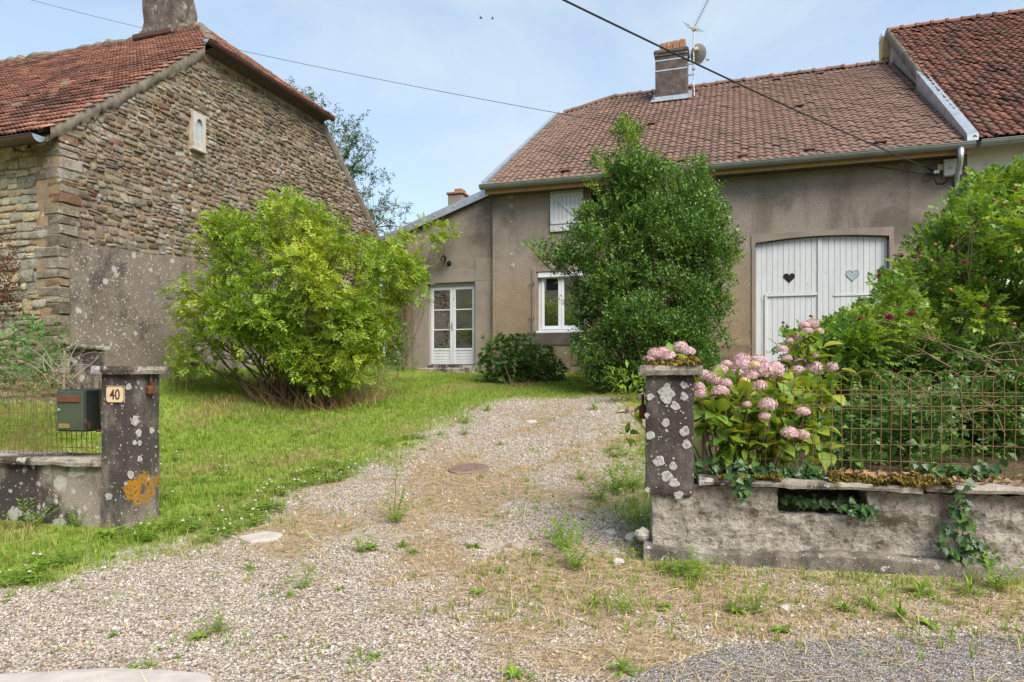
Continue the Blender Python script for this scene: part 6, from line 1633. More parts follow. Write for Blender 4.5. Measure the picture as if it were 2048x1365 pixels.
# --- rugosa rose hedge on the right
RL = []
edge = [(1570, 672), (1620, 655), (1680, 640), (1740, 610), (1790, 540), (1845, 470), (1890, 420), (1945, 390), (2000, 360), (2040, 335), (2100, 320)]
rr = random.Random(9)
for (x, y) in edge:
    rp = 26 + (x - 1560) * 0.045
    RL.append((x + 8, y + rp * 0.8, rp, rr.uniform(0, 0.8)))
for _ in range(78):
    x = rr.uniform(1600, 2180); top = np.interp(x, [e[0] for e in edge], [e[1] for e in edge]); y = rr.uniform(top + 50, min(715, top + 330)) if top + 50 < 715 else 700
    RL.append((x, y, rr.uniform(30, 58), rr.uniform(-1.2, 1.2)))
for _ in range(14): x = rr.uniform(1600, 1800); RL.append((x, rr.uniform(690, 760), rr.uniform(22, 34), rr.uniform(-1.3, -0.4)))
for _ in range(46): RL.append((rr.uniform(1690, 2200), rr.uniform(600, 880), rr.uniform(30, 52), rr.uniform(0.9, 1.6)))
for _ in range(30): RL.append((rr.uniform(2180, 2560), rr.uniform(380, 820), rr.uniform(38, 60), rr.uniform(-.6, 1.0)))
for _ in range(26): RL.append((rr.uniform(1940, 2200), rr.uniform(380, 720), rr.uniform(34, 56), rr.uniform(-.4, 1.2)))
T_ros = [pinnate(3, 0.10, 0.052, 0.034, s, 0.2) for s in range(6)]
rose = shrub('rose_hedge', 'broad rugosa rose hedge with magenta blooms behind the right fence', RL, 7.6, 0.9, T_ros, 'leaf_rose', 1700, W(1930, 860, Z=7.6), 1.5, 60, 0.018, 9, (0.75, 1.2), stem_mat='twig', shell=0.5, out=0.8, up=0.5, jit=0.45)
for i, (x, y, s, zz) in enumerate(((1778, 640, .05, 6.3), (1722, 642, .04, 6.4), (1822, 632, .04, 6.3), (1758, 555, .03, 6.7), (1803, 515, .03, 6.9), (1927, 528, .032, 6.5), (1971, 614, .028, 6.2), (1952, 422, .03, 6.8), (2032, 382, .03, 6.7), (1566, 648, .022, 6.9), (1621, 635, .022, 6.8), (1841, 503, .02, 6.9), (2020, 440, .03, 6.6))):
    c = W(x, y, Z=zz); mb = MB(); r2 = random.Random(i)
    for k in range(16):
        a = k * 2.4; el = 0.2 + 0.9 * (k / 16); place(mb, leaf4(s * 1.25, s * 1.1, 0.3, -0.3), c, (math.cos(a) * math.cos(el), math.sin(a) * math.cos(el) - 0.35, math.sin(el)), (0, -0.3, 1), r2.uniform(.7, 1.05))
    mb.build('rose_bloom', 'petal_magenta', rose)
mb = MB()
for i in range(42):
    x = rr.uniform(1700, 2100); y = rr.uniform(400, 690); 
    if y < np.interp(x, [e[0] for e in edge], [e[1] for e in edge]) + 25: continue
    c = W(x, y, Z=6.5 + rr.uniform(-.2, .5)); mb.lathe([(0.004, -0.016), (0.017, -0.006), (0.016, 0.008), (0.006, 0.016)], c, 7, (rr.uniform(-1, 1), rr.uniform(-1, 1), 1))
mb.build('rose_hips', 'hip_brown', rose)['kind'] = 'stuff'
# low hedge leaves in darker green: inner shade put into their colour
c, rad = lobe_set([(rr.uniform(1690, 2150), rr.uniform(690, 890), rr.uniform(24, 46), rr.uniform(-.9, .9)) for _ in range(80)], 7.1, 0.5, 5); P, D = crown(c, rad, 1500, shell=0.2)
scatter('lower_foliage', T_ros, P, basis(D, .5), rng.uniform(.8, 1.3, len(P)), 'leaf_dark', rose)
# bare tangle low in the hedge
mb = MB()
for i in range(60):
    a = W(rr.uniform(1820, 2250), rr.uniform(690, 880), Z=rr.uniform(5.8, 7.2)); b = a + Vector((rr.uniform(-1.0, .5), rr.uniform(-.5, .5), rr.uniform(-.25, .45)))
    pts = limb(mb, a, b, rr.uniform(.003, .009), 0.002, 0.22, 6, 4, 900 + i)
    for k in range(4):
        q = Vector(pts[rr.randint(1, 5)]); limb(mb, q, q + Vector((rr.uniform(-.35, .35), rr.uniform(-.2, .2), rr.uniform(-.1, .35))), 0.004, 0.0015, 0.2, 3, 3, i * 9 + k)
mb.build('bare_twigs', 'twig', rose)['kind'] = 'stuff'
# plants filling the bed behind the fence
o = thing('bed_plants', 'mixed green weeds and geranium leaves growing behind the right fence', 'plants')
lb = [(rr.uniform(1640, 1920), rr.uniform(800, 940), rr.uniform(14, 30), rr.uniform(-.3, .5)) for _ in range(60)] + [(rr.uniform(1880, 2100), rr.uniform(760, 920), rr.uniform(14, 26), rr.uniform(.2, 1.2)) for _ in range(34)]
c, rad = lobe_set(lb, 5.6, 0.3, 3); P, D = crown(c, rad, 2300, shell=0.2, up=0.5)
f = scatter('foliage', [tmpl(MB().add(*leaf4(0.085, 0.06, 0.2, 0.2))), pinnate(2, 0.09, 0.05, 0.034, 4)], P, basis(D, .5), rng.uniform(.6, 1.2, len(P)), 'leaf_peony', o)
o['kind'] = 'stuff'
# --- hydrangea
hyd = thing('hydrangea', 'hydrangea bush with many pink flower heads spilling over the right fence', 'hydrangea')
heads = [(190, 240, 1, 5.45), (235, 232, 1, 5.5), (330, 208, 1.1, 5.5), (370, 232, 1, 5.45), (270, 265, 1.2, 5.4), (160, 270, .8, 5.45), (455, 357, 1, 5.1), (512, 383, 1, 5.05), (550, 330, 1, 5.3), (580, 298, .8, 5.4), (665, 270, 1.1, 5.4), (672, 305, 1.2, 5.3), (752, 282, 1.2, 5.4), (775, 330, 1.4, 5.2), (845, 315, 1.1, 5.3), (850, 350, 1.1, 5.2), (712, 360, 1, 5.15), (577, 403, .8, 4.85), (425, 422, .8, 4.85), (440, 457, .8, 4.8), (548, 445, 1, 4.8), (693, 516, .5, 4.75), (805, 518, 1.1, 4.72), (790, 582, .7, 4.70), (765, 420, 1.1, 5.1), (905, 428, .7, 5.1), (998, 558, .85, 4.75), (975, 287, .9, 5.4), (1055, 315, 1.2, 5.3), (1075, 255, .8, 5.4), (1152, 312, .9, 5.3), (1035, 275, .8, 5.45), (970, 335, 1, 5.3), (910, 265, .8, 5.4), (925, 672, 1, 4.66), (998, 683, .75, 4.66), (885, 218, .8, 5.4), (925, 170, .6, 5.4), (945, 140, .8, 5.45), (1005, 88, .8, 5.5), (1050, 78, .9, 5.5), (1085, 120, .7, 5.45), (1025, 118, .7, 5.4), (975, 158, .55, 5.4), (57, 550, .7, 5.6), (120, 475, .6, 5.35), (540, 345, .9, 5.35), (640, 350, .9, 5.25), (520, 352, .8, 5.3)]
def head_mesh(seed, mat):
    mb = MB(); r = random.Random(seed)
    pet = ([(0, 0, 0), (0.5, 0.42, 0.02), (1, 0, 0.06), (0.5, -0.42, 0.02)], [(0, 3, 2, 1)])
    for i in range(64):
        z = 1 - 1.35 * (i + .5) / 64; ra = math.sqrt(max(0, 1 - z * z)); a = i * 2.39996
        n = Vector((ra * math.cos(a), ra * math.sin(a), z)); p = Vector((n.x * 0.068, n.y * 0.068, n.z * 0.048)) * r.uniform(.92, 1.06)
        n = (n + Vector((r.gauss(0, .18), r.gauss(0, .18), r.gauss(0, .18)))).normalized()
        t1 = n.cross(Vector((0.3, 0.5, 0.81))).normalized(); t2 = n.cross(t1); ph = r.uniform(0, 1.5)
        for k in range(4):
            b = ph + k * math.pi / 2; d = t1 * math.cos(b) + t2 * math.sin(b); y = n.cross(d)
            mb.add([p + (d * q[0] + y * q[1] + n * q[2]) * 0.0165 for q in pet[0]], [pet[1][0][::-1]])
    me = mb.mesh('flower_head'); me.materials.append(M[mat]); return me
hm = [head_mesh(s, 'petal_pink') for s in range(5)]; hm2 = [head_mesh(9, 'petal_cream')]
hb_ = S(0.75, 0.65, 0.62); stems = MB()
for i, (zx, zy, s, zz) in enumerate(heads):
    c = W(1240 + zx / 2.73, 620 + zy / 2.73, Z=zz); ob = bpy.data.objects.new('flower_head', hm[i % 5]); C.objects.link(ob); ob.parent = hyd
    ob.matrix_local = Matrix.Translation(c) @ Matrix.Rotation(random.uniform(-.3, .3) + 0.25, 4, 'X') @ Matrix.Rotation(random.uniform(0, 6), 4, 'Z') @ Matrix.Scale(s * 0.84, 4)
    b0 = Vector((c.x * 0.5 + hb_.x * 0.5, c.y * 0.4 + hb_.y * 0.6, 0.6)); limb(stems, b0, c - Vector((0, 0, 0.02)), 0.007, 0.0035, 0.08, 5, 4, i)
for (zx, zy) in ((870, 588), (680, 388), (735, 300)):
    c = W(1240 + zx / 2.73, 620 + zy / 2.73, Z=5.0); ob = bpy.data.objects.new('flower_head', hm2[0]); C.objects.link(ob); ob.parent = hyd; ob.matrix_local = Matrix.Translation(c) @ Matrix.Scale(0.55, 4)
stems.build('stems', 'twig', hyd)['kind'] = 'stuff'
def hyd_leaf(l, w):
    vs = [(0, 0, 0)]; n = 5; L, R_, Mi = [], [], []
    for i in range(1, n):
        q = i / n; ww = w / 2 * math.sin(math.pi * q ** 0.8) ** 0.8; zz = -0.25 * l * q * q
        L.append(len(vs)); vs.append((l * q, ww, zz + ww * 0.35)); Mi.append(len(vs)); vs.append((l * q, 0, zz)); R_.append(len(vs)); vs.append((l * q, -ww, zz + ww * 0.35))
    tip = len(vs); vs.append((l, 0, -0.28 * l)); fs = [(0, Mi[0], L[0]), (0, R_[0], Mi[0])]
    for i in range(n - 2): fs += [(L[i], Mi[i], Mi[i + 1], L[i + 1]), (Mi[i], R_[i], R_[i + 1], Mi[i + 1])]
    fs += [(L[-1], Mi[-1], tip), (Mi[-1], R_[-1], tip)]
    return tmpl(MB().add(vs, fs))
HL = [(1400, 800, 22, 5.0), (1430, 790, 30, 5.1), (1470, 780, 30, 5.2), (1500, 770, 30, 5.3), (1540, 770, 34, 5.3), (1580, 780, 30, 5.2), (1430, 830, 34, 4.95), (1480, 820, 36, 4.95), (1530, 820, 34, 4.95), (1580, 820, 34, 5.0), (1620, 800, 30, 5.2), (1450, 870, 34, 4.95), (1500, 880, 36, 4.95), (1540, 870, 34, 4.9), (1590, 870, 34, 4.9), (1630, 860, 26, 4.9), (1470, 910, 30, 4.95), (1560, 900, 30, 4.9), (1610, 720, 22, 5.4), (1600, 680, 20, 5.45), (1630, 690, 18, 5.4), (1640, 760, 26, 5.3), (1390, 770, 14, 5.1), (1600, 740, 24, 5.4), (1640, 900, 22, 4.9), (1370, 720, 14, 5.45), (1340, 722, 14, 5.45), (1255, 870, 10, 5.6), (1262, 830, 10, 5.6), (1668, 740, 14, 5.35), (1660, 785, 18, 5.2)]
c = np.array([tuple(W(x, y, Z=z)) for x, y, _, z in HL]); rad = np.array([r / FPX * z for _, _, r, z in HL])
P, D = crown(c, rad, 3000, shell=0.35, out=0.8, up=0.2, jit=0.4)
pieces('leaf', [hyd_leaf(0.115, 0.082), hyd_leaf(0.13, 0.09), hyd_leaf(0.095, 0.07)], P, basis(D, .4), rng.uniform(.65, 1.2, len(P)), 'leaf_hydrangea', hyd, 'inner_leaves', 290)
# --- ivy over the right wall
ivy_leaf = tmpl(MB().add([(0, 0, 0), (0.15, 0.5, 0.08), (0.42, 0.30, 0.03), (0.55, 0.42, 0.05), (0.62, 0.2, 0), (1, 0, -0.06), (0.62, -0.2, 0), (0.55, -0.42, 0.05), (0.42, -0.30, 0.03), (0.15, -0.5, 0.08)], [(0, 2, 1), (0, 4, 2), (2, 4, 3), (0, 5, 4), (0, 6, 5), (0, 8, 6), (8, 7, 6), (0, 9, 8)]))
def ivy(label, spots, seed, mat='leaf_ivy'):
    o = thing('ivy', label, 'ivy'); P, D, U = [], [], []; mb = MB(); r = random.Random(seed)
    for (ta, za, tb, zb, n, wd, nf) in spots:
        pts = [S(ta + (tb - ta) * q + r.uniform(-.03, .03), nf - 0.004, za + (zb - za) * q) for q in np.linspace(0, 1, 7)]; mb.tube(pts, 0.0035, 4)
        for k in range(n):
            q = r.random(); p = S(ta + (tb - ta) * q + r.gauss(0, wd), nf - r.uniform(0.01, 0.05), za + (zb - za) * q + r.gauss(0, wd * 0.6)); P.append(tuple(p))
            D.append((r.gauss(0, .6), -0.4 + r.gauss(0, .3), -0.6 + r.gauss(0, .5))); U.append((-SN[0] + r.gauss(0, .3), -SN[1] + r.gauss(0, .3), 0.5))
    mb.build('vine', 'twig', o); m2 = bpy.data.meshes
    P = np.array(P); R = basis(np.array(D), 0.2, np.array(U))
    pieces('leaf', [ivy_leaf], P, R, rng.uniform(0.04, 0.075, len(P)), mat, o, 'small_leaves', 120)
ivy('dark ivy creeping along the coping under the hydrangea', [(tofpx(1420), 0.80, tofpx(1640), 0.78, 120, 0.05, 0.18), (tofpx(1470), 0.78, tofpx(1490), 0.64, 26, 0.04, -0.03), (tofpx(1640), 0.86, tofpx(1610), 0.78, 18, .04, .16)], 1)
ivy('green ivy filling the hole in the garden wall', [(ha + 0.03, 0.60, hb - 0.02, 0.60, 60, 0.03, 0.14), (hb - 0.12, 0.60, hb + 0.0, 0.56, 36, 0.03, 0.03)], 2)
ivy('ivy strand hanging down the wall face at the right', [(tofpx(1915), 0.78, tofpx(1930), 0.28, 60, 0.035, 0.02), (tofpx(1940), 0.45, tofpx(1990), 0.24, 22, .03, 0.02), (tofpx(1900), 0.3, tofpx(1880), 0.5, 12, .03, .02)], 3)
ivy('dark ivy and leaves on the coping at the right end of the fence', [(tofpx(1870), 0.82, tofpx(2020), 0.84, 70, 0.05, 0.20)], 4)
# dry leaves lying on the coping
n = 260; tq = rng.uniform(tofpx(1690), tofpx(2120), n); P = np.array([tuple(S(a, rng.uniform(0.02, 0.33), 0.755 + rng.uniform(0, .03))) for a in tq])
dl = scatter('dry_leaves', [tmpl(MB().add(*leaf4(0.07, 0.045, 0.5, -0.3)))], P, basis(rng.normal(0, 1, (n, 3)) * [1, 1, .3], .6), rng.uniform(.4, 1, n), 'dead_leaf'); tag(dl, 'dry brown leaves scattered on the wall coping at the right', 'leaves')
# --- shrub in the gap between the stone gable and the lean-to
shrub('back_shrub', 'mid green shrub filling the gap between stone gable and lean-to', [(765, 520, 26), (775, 570, 30), (760, 620, 34), (780, 660, 34), (770, 700, 34), (755, 560, 26), (790, 620, 24), (748, 500, 18), (760, 740, 30)], 18.4, 0.4, T_ros, 'leaf_rose', 420, W(768, 745, Z=18.4), 0.3, 12, 0.02, 21, (1.2, 1.8), shell=0.3)
# --- climbing rose on the lean-to wall
cl = thing('climbing_rose', 'climbing rose with red blooms trained up the lean-to wall', 'rose')
cb = W(800, 742, Y=LY - 0.12); mb = MB(); rr = random.Random(33)
for i in range(26):
    e = W(rr.uniform(775, 860), rr.uniform(440, 620), Y=LY - 0.15); b = cb + Vector((rr.uniform(-.35, .25), rr.uniform(-.1, .05), 0)); b.z = 1.4; limb(mb, b, e, 0.012, 0.004, 0.08, 8, 4, 500 + i)
ends = [(880, 470), (905, 455), (870, 490), (850, 460), (912, 470), (860, 510), (835, 480), (895, 500)]
for i, (x, y) in enumerate(ends): limb(mb, W(845, 560, Y=LY - 0.1), W(x, y, Y=LY - 0.12), 0.007, 0.003, 0.12, 6, 4, 600 + i)
mb.build('stem', 'twig', cl)['kind'] = 'stuff'
c, rad = lobe_set([(875, 462, 22), (903, 458, 16), (860, 490, 16), (800, 490, 26), (820, 470, 20), (790, 510, 22), (845, 445, 10), (880, 480, 14), (828, 520, 16), (905, 480, 7)], 17.4, 0.1, 2)
P, D = crown(c, rad, 620, shell=0.1, up=0.2); P[:, 1] = np.minimum(P[:, 1], LY - 0.06 - rng.uniform(0, .25, len(P)))
scatter('foliage', T_ros, P, basis(D, .5), rng.uniform(.9, 1.4, len(P)), 'leaf_bush', cl)
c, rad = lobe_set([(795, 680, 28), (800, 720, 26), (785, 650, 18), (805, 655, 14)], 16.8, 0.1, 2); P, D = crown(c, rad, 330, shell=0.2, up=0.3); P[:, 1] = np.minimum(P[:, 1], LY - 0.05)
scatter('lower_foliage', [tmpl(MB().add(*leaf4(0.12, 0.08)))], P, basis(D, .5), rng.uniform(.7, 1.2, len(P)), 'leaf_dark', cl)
for i, (x, y) in enumerate(((838, 526), (733, 468), (712, 470), (772, 545), (800, 470), (728, 463))):
    cc_ = W(x, y, Y=LY - 0.5); mb = MB()
    for k in range(14): a = k * 2.4; el = 0.1 + k / 14; place(mb, leaf4(0.07, 0.06, .3, -.3), cc_, (math.cos(a) * math.cos(el), math.sin(a) * math.cos(el) - 0.3, math.sin(el)), (0, -.3, 1))
    mb.build('rose_bloom', 'petal_red', cl)
# --- wormwood and grey plants at the foot of the big bush
def feathery(name, label, lobes, Z, T, mat, dens, seed, sc=(.7, 1.2), d=0.25, cat='plant', **kw):
    o = thing(name, label, cat); c, rad = lobe_set(lobes, Z, d, seed); P, D = crown(c, rad, dens, **kw); scatter('foliage', T, P, basis(D, .5), rng.uniform(*sc, len(P)), mat, o)
    mb = MB(); rr = random.Random(seed)
    for i, q in enumerate(c): b = Vector((q[0] + rr.uniform(-.1, .1), q[1], 0)); b.z = g(b.x, b.y) - 0.03; limb(mb, b, q, 0.003, 0.0015, 0.08, 4, 4, seed + i)
    mb.build('stem', 'green_stem', o)['kind'] = 'stuff'; return o
T_fe = [sprig(9, 0.22, 0.055, 0.012, s, 2, .7) for s in range(4)]
feathery('grey_herb', 'silvery grey feathery herb at the right foot of the big bush', [(735, 770, 26), (755, 745, 24), (745, 790, 20), (770, 770, 16)], 12.2, T_fe, 'leaf_grey', 900, 3, shell=0.1, up=.8)
feathery('wormwood', 'tall wispy pale green plant left of the french door', [(815, 680, 12), (822, 650, 9), (828, 625, 6), (805, 715, 16), (830, 700, 12), (820, 735, 14), (790, 745, 16)], 14.8, T_fe, 'leaf_grey', 1000, 5, shell=0.1, up=.9)
# dead stalks under the big bush
n = 1700; a = rng.uniform(0, 2 * np.pi, n); q = rng.uniform(.2, 1.05, n) ** .6; P = np.stack([BB.x + 0.1 + np.cos(a) * q * 1.35, BB.y + 0.15 + np.sin(a) * q * 0.9], 1); P = np.concatenate([P, G(P[:, 0], P[:, 1])[:, None]], 1)
st = scatter('dead_stalks', [tmpl(MB().add([(0, -.006, 0), (0, .006, 0), (.5, .004, .03), (.5, -.004, .03), (1, 0, 0)], [(0, 1, 2, 3), (3, 2, 4)]))], P, basis(rng.normal(0, .45, (n, 3)) + [0, -.1, .8], .5), rng.uniform(.2, .6, n), 'dead_leaf'); tag(st, 'dry brown stalks standing under the big yellow-green bush', 'stalks', kind='stuff')
# --- weeds along the stone house, reddish shrub
feathery('tall_weeds', 'tangle of tall green weeds before the front wall of the stone house', [(rr.uniform(-80, 110), rr.uniform(670, 790), rr.uniform(14, 34)) for _ in range(34)], 9.4, T_fe + T_ros, 'leaf_peony', 520, 11, d=0.6, shell=0.1, up=.8)
feathery('tall_weed', 'slender weed growing up the corner of the stone house', [(100, 650, 12), (98, 690, 18), (108, 720, 20), (92, 740, 20), (52, 640, 14), (48, 680, 18)], 10.2, T_fe, 'leaf_peony', 800, 13, shell=0.1, up=.9)
feathery('barberry', 'dark red leaved shrub at the left edge against the stone wall', [(10, 520, 26), (20, 550, 26), (12, 590, 30), (-10, 560, 40), (5, 480, 20), (-30, 520, 40), (-20, 620, 40), (18, 615, 16)], 10.6, T_box, 'leaf_red', 620, 15, (.5, .9), shell=0.2, cat='shrub')
# dry bent twigs by the small pillar
mb = MB()
for i in range(26):
    a = W(rr.uniform(90, 150), rr.uniform(730, 775), Z=8.4 + rr.uniform(-.3, .6)); limb(mb, a, a + Vector((rr.uniform(-.6, .6), rr.uniform(-.3, .3), rr.uniform(-.2, .5))), 0.006, 0.002, 0.3, 6, 4, 40 + i)
tag(mb.build('dry_twigs', 'grey_twig'), 'tangle of dry bent twigs around the stake behind the left fence', 'twigs')
# plants at the foot of the gable
feathery('gable_weeds', 'low yellowing weeds along the foot of the gable panel', [(rr.uniform(325, 480), rr.uniform(735, 765), rr.uniform(8, 18)) for _ in range(22)], 12.8, T_ros + T_fe, 'leaf_hydrangea', 700, 17, d=0.3, shell=0.1, up=.6)
feathery('sapling', 'small green maple sapling beside the gate pillar in front of the gable', [(355, 690, 14), (362, 650, 12), (350, 720, 14), (372, 620, 12), (345, 745, 14)], 11.6, [tmpl(MB().add(*leaf4(0.1, 0.08)))], 'leaf_bush', 700, 19, shell=0.1)
# --- tree behind the stone gable
tr = thing('sparse_tree', 'sparse tree with bare twigs rising behind the stone gable', 'tree'); tb = W(650, 600, Z=27); tb.z = 1.5
mb = MB(); tips_ = [(612, 192), (640, 210), (650, 214), (690, 235), (712, 250), (680, 290), (715, 300), (745, 275), (700, 340), (748, 335), (720, 365), (690, 380), (760, 395), (790, 410), (800, 430), (775, 445), (745, 420), (800, 395), (735, 450), (660, 260), (590, 180)]
tr1 = limb(mb, tb, W(640, 330, Z=27), 0.22, 0.10, 0.03, 7, 8, 1); tw = MB(); P, D = [], []
for i, (x, y) in enumerate(tips_):
    e = W(x, y + 22, Z=27 + rr.uniform(-1.2, 1.2)); st_ = Vector(tr1[5 + i % 3]) if y < 330 else Vector(tr1[3 + i % 3]); pts = limb(mb, st_, e, 0.07, 0.012, 0.08, 7, 5, 70 + i)
    for k in range(7):
        q = Vector(pts[rr.randint(4, 7)]); e2 = q + Vector((rr.uniform(-.6, 1.0), rr.uniform(-.6, .6), rr.uniform(-.3, .9))); pp = limb(tw, q, e2, 0.012, 0.004, 0.2, 4, 4, i * 31 + k)
        if rr.random() < (0.95 if x < 735 else 0.6):
            for s in range(16): c_ = Vector(pp[rr.randint(1, 4)]) + Vector((rr.gauss(0, .1), rr.gauss(0, .1), rr.gauss(0, .1))); P.append(tuple(c_)); D.append((rr.gauss(0, 1), rr.gauss(0, 1), rr.gauss(.2, .7)))
mb.build('trunk', 'bark', tr); tw.build('twigs', 'twig', tr)['kind'] = 'stuff'
cr_ = scatter('crown', [sprig(6, 0.22, 0.11, 0.06, s, 2) for s in range(4)], P, basis(np.array(D), .5), rng.uniform(.7, 1.2, len(P)), 'leaf_tree', tr)

# ================================================================== lawn, gravel, straw, weeds
def sample(x0, x1, y0, y1, n):
    x = rng.uniform(x0, x1, n); y = rng.uniform(y0, y1, n)
    px, py, zc = proj(np.stack([x, y, G(x, y)], 1)); k = (zc > 0.3) & (px > -90) & (px < 2140) & (py < 1480)
    return x[k], y[k]
T_bl = []
for s in range(5):
    r = random.Random(s); mb = MB()
    for i in range(5):
        a = r.uniform(0, 6.28); ln = r.uniform(.55, 1); d = Vector((math.cos(a), math.sin(a), 0)); w = d.cross(Vector((0, 0, 1))) * 0.045; b = d * r.uniform(0, .3); lean = r.uniform(.15, .75)
        mb.add([b - w, b + w, b + d * lean * 0.4 * ln + Vector((0, 0, .62 * ln)) + w * .7, b + d * lean * 0.4 * ln + Vector((0, 0, .62 * ln)) - w * .7, b + d * lean * ln + Vector((0, 0, ln * 0.95))], [(0, 1, 2, 3), (3, 2, 4)])
    T_bl.append(tmpl(mb))
X, Y = sample(-14, 0.5, 3.2, 9, 36000); X2, Y2 = sample(-14, 2, 9, 16.4, 38000); X = np.concatenate([X, X2]); Y = np.concatenate([Y, Y2])
la = lawn_amount(X, Y); t_, n_ = street(X, Y); dry = sstep(.56, .74, fbm(X * .8, Y * .8, 51))
k = (rng.uniform(0, 1, len(X)) < la * (1 - .55 * dry)) & ~((t_ > 0.1) & (n_ > -0.1) & (n_ < 5)) & ~((t_ < LT + 0.02) & (n_ > -0.02) & (n_ < 0.36)) & (Y < LY - .6) & ~((X < GXP + .1) & (Y > Y0 - .1))
X, Y = X[k], Y[k]; P = np.stack([X, Y, G(X, Y) - 0.004], 1); h = rng.uniform(.035, .085, len(P)) * (1 + .5 * fbm(X * 1.5, Y * 1.5, 53)) * np.where(dry[k] > .5, .7, 1)
h = h * (1 + 0.7 * np.exp(-((np.hypot(X - BB.x, Y - BB.y) - 1.3) / .4) ** 2))
tag(scatter('lawn_grass', T_bl, P, rotz(rng.uniform(0, 6.28, len(P))), h, 'grass'), 'rough green lawn grass with dry patches left of the drive', 'grass')
# clover at the lawn edge
T_cl = []
for s in range(3):
    r = random.Random(s); mb = MB()
    for i in range(7):
        b = Vector((r.uniform(-1, 1), r.uniform(-1, 1), r.uniform(.5, 1.1))) * .05
        for k3 in range(3): a = k3 * 2.09 + r.uniform(0, .5); place(mb, leaf2(.022, .02, .1), b, (math.cos(a), math.sin(a), .15), (0, 0, 1))
    T_cl.append(tmpl(mb))
X, Y = sample(-9, 0, 2.8, 8.5, 26000); e1 = lawn_amount(X, Y); e2 = lawn_amount(X + .35, Y - .35)
t_, n_ = street(X, Y)
k = (e1 > .3) & (rng.uniform(0, 1, len(X)) < np.where(e2 < .6, .45, .08) * sstep(.40, .60, fbm(X * 1.6, Y * 1.6, 77))) & ~((t_ > 0.0) & (n_ > -0.1)) & ~((t_ < LT + .02) & (n_ > -.02) & (n_ < .36)); X, Y = X[k], Y[k]
tag(scatter('clover', T_cl, np.stack([X, Y, G(X, Y)], 1), rotz(rng.uniform(0, 6.28, len(X))), rng.uniform(.7, 1.3, len(X)), 'leaf_weed'), 'clover patch along the edge between lawn and gravel', 'clover')
mb = MB()
for i in range(5):
    for j in range(6): a = j * 1.05; mb.add([(0, 0, .0), (.5 * math.cos(a), .5 * math.sin(a), .2 + .16 * i), (.5 * math.cos(a + 1), .5 * math.sin(a + 1), .2 + .16 * i)], [(0, 1, 2)])
mb.add([(-.5, -.5, .5), (.5, -.5, .5), (.5, .5, .6), (-.5, .5, .6), (0, 0, 1)], [(0, 1, 4), (1, 2, 4), (2, 3, 4), (3, 0, 4)])
m = min(len(X), 110); kk = rng.choice(len(X), m, replace=False); P = np.stack([X[kk], Y[kk], G(X[kk], Y[kk]) + .06], 1)
tag(scatter('clover_blossom', [tmpl(mb)], P, rotz(rng.uniform(0, 6.28, m)), rng.uniform(.012, .022, m), 'petal_white'), 'small white clover blossoms dotted along the lawn edge', 'blossom')
# gravel
leafmat('pebble', [(0, (0.18, 0.15, 0.13)), (0.25, (0.32, 0.27, 0.235)), (0.55, (0.43, 0.37, 0.32)), (0.8, (0.51, 0.455, 0.40)), (0.95, (0.62, 0.59, 0.55)), (1, (0.40, 0.26, 0.18))], None, 0.85, 0.0)
T_pb = []
for s in range(8):
    r = random.Random(s); v = [Vector((0, 0, 1)), Vector((0, 0, -1))]; f = []
    for i in range(5): a = 2 * math.pi * i / 5; v.append(Vector((math.cos(a), math.sin(a), r.uniform(-.25, .35))))
    v = [Vector((p.x * r.uniform(.8, 1.2), p.y * r.uniform(.6, .95), p.z * r.uniform(.45, .7))) for p in v]
    for i in range(5): f += [(0, 2 + i, 2 + (i + 1) % 5), (1, 2 + (i + 1) % 5, 2 + i)]
    T_pb.append(tmpl(MB().add(v, f)))
X1, Y1_ = sample(-5.5, 4.5, 1.9, 4.4, 92000); X2, Y2 = sample(-6, 3.5, 4.4, 7.0, 60000); X3, Y3 = sample(-6, 1.5, 7, 12.5, 44000)
X = np.concatenate([X1, X2, X3]); Y = np.concatenate([Y1_, Y2, Y3]); la = lawn_amount(X, Y); sw_ = straw_amount(X, Y); t_, n_ = street(X, Y)
edgeY = np.interp(X, [e[0] for e in _edge], [e[1] for e in _edge])
k = (rng.uniform(0, 1, len(X)) < (1 - la) * (1 - .78 * sw_) * (.45 + .55 * sstep(.35, .6, fbm(X * 1.7, Y * 1.7, 91)))) & ~((t_ > -0.03) & (n_ > -0.04)) & ((Y > edgeY - .03) | (rng.uniform(0, 1, len(X)) < .06))
X, Y = X[k], Y[k]; r_ = rng.lognormal(math.log(.0062), .46, len(X)).clip(.003, .020) * np.where(Y > 7, 1.4, 1)
P = np.stack([X, Y, G(X, Y) + r_ * .1], 1); tilt = rng.normal(0, .35, (len(X), 3)) + [0, 0, 1]
dd = rng.normal(0, 1, (len(X), 3)) * [1, 1, .25]
tag(scatter('gravel', T_pb, P, basis(dd, .2), r_, 'pebble'), 'pale pink-grey gravel of the drive', 'gravel')
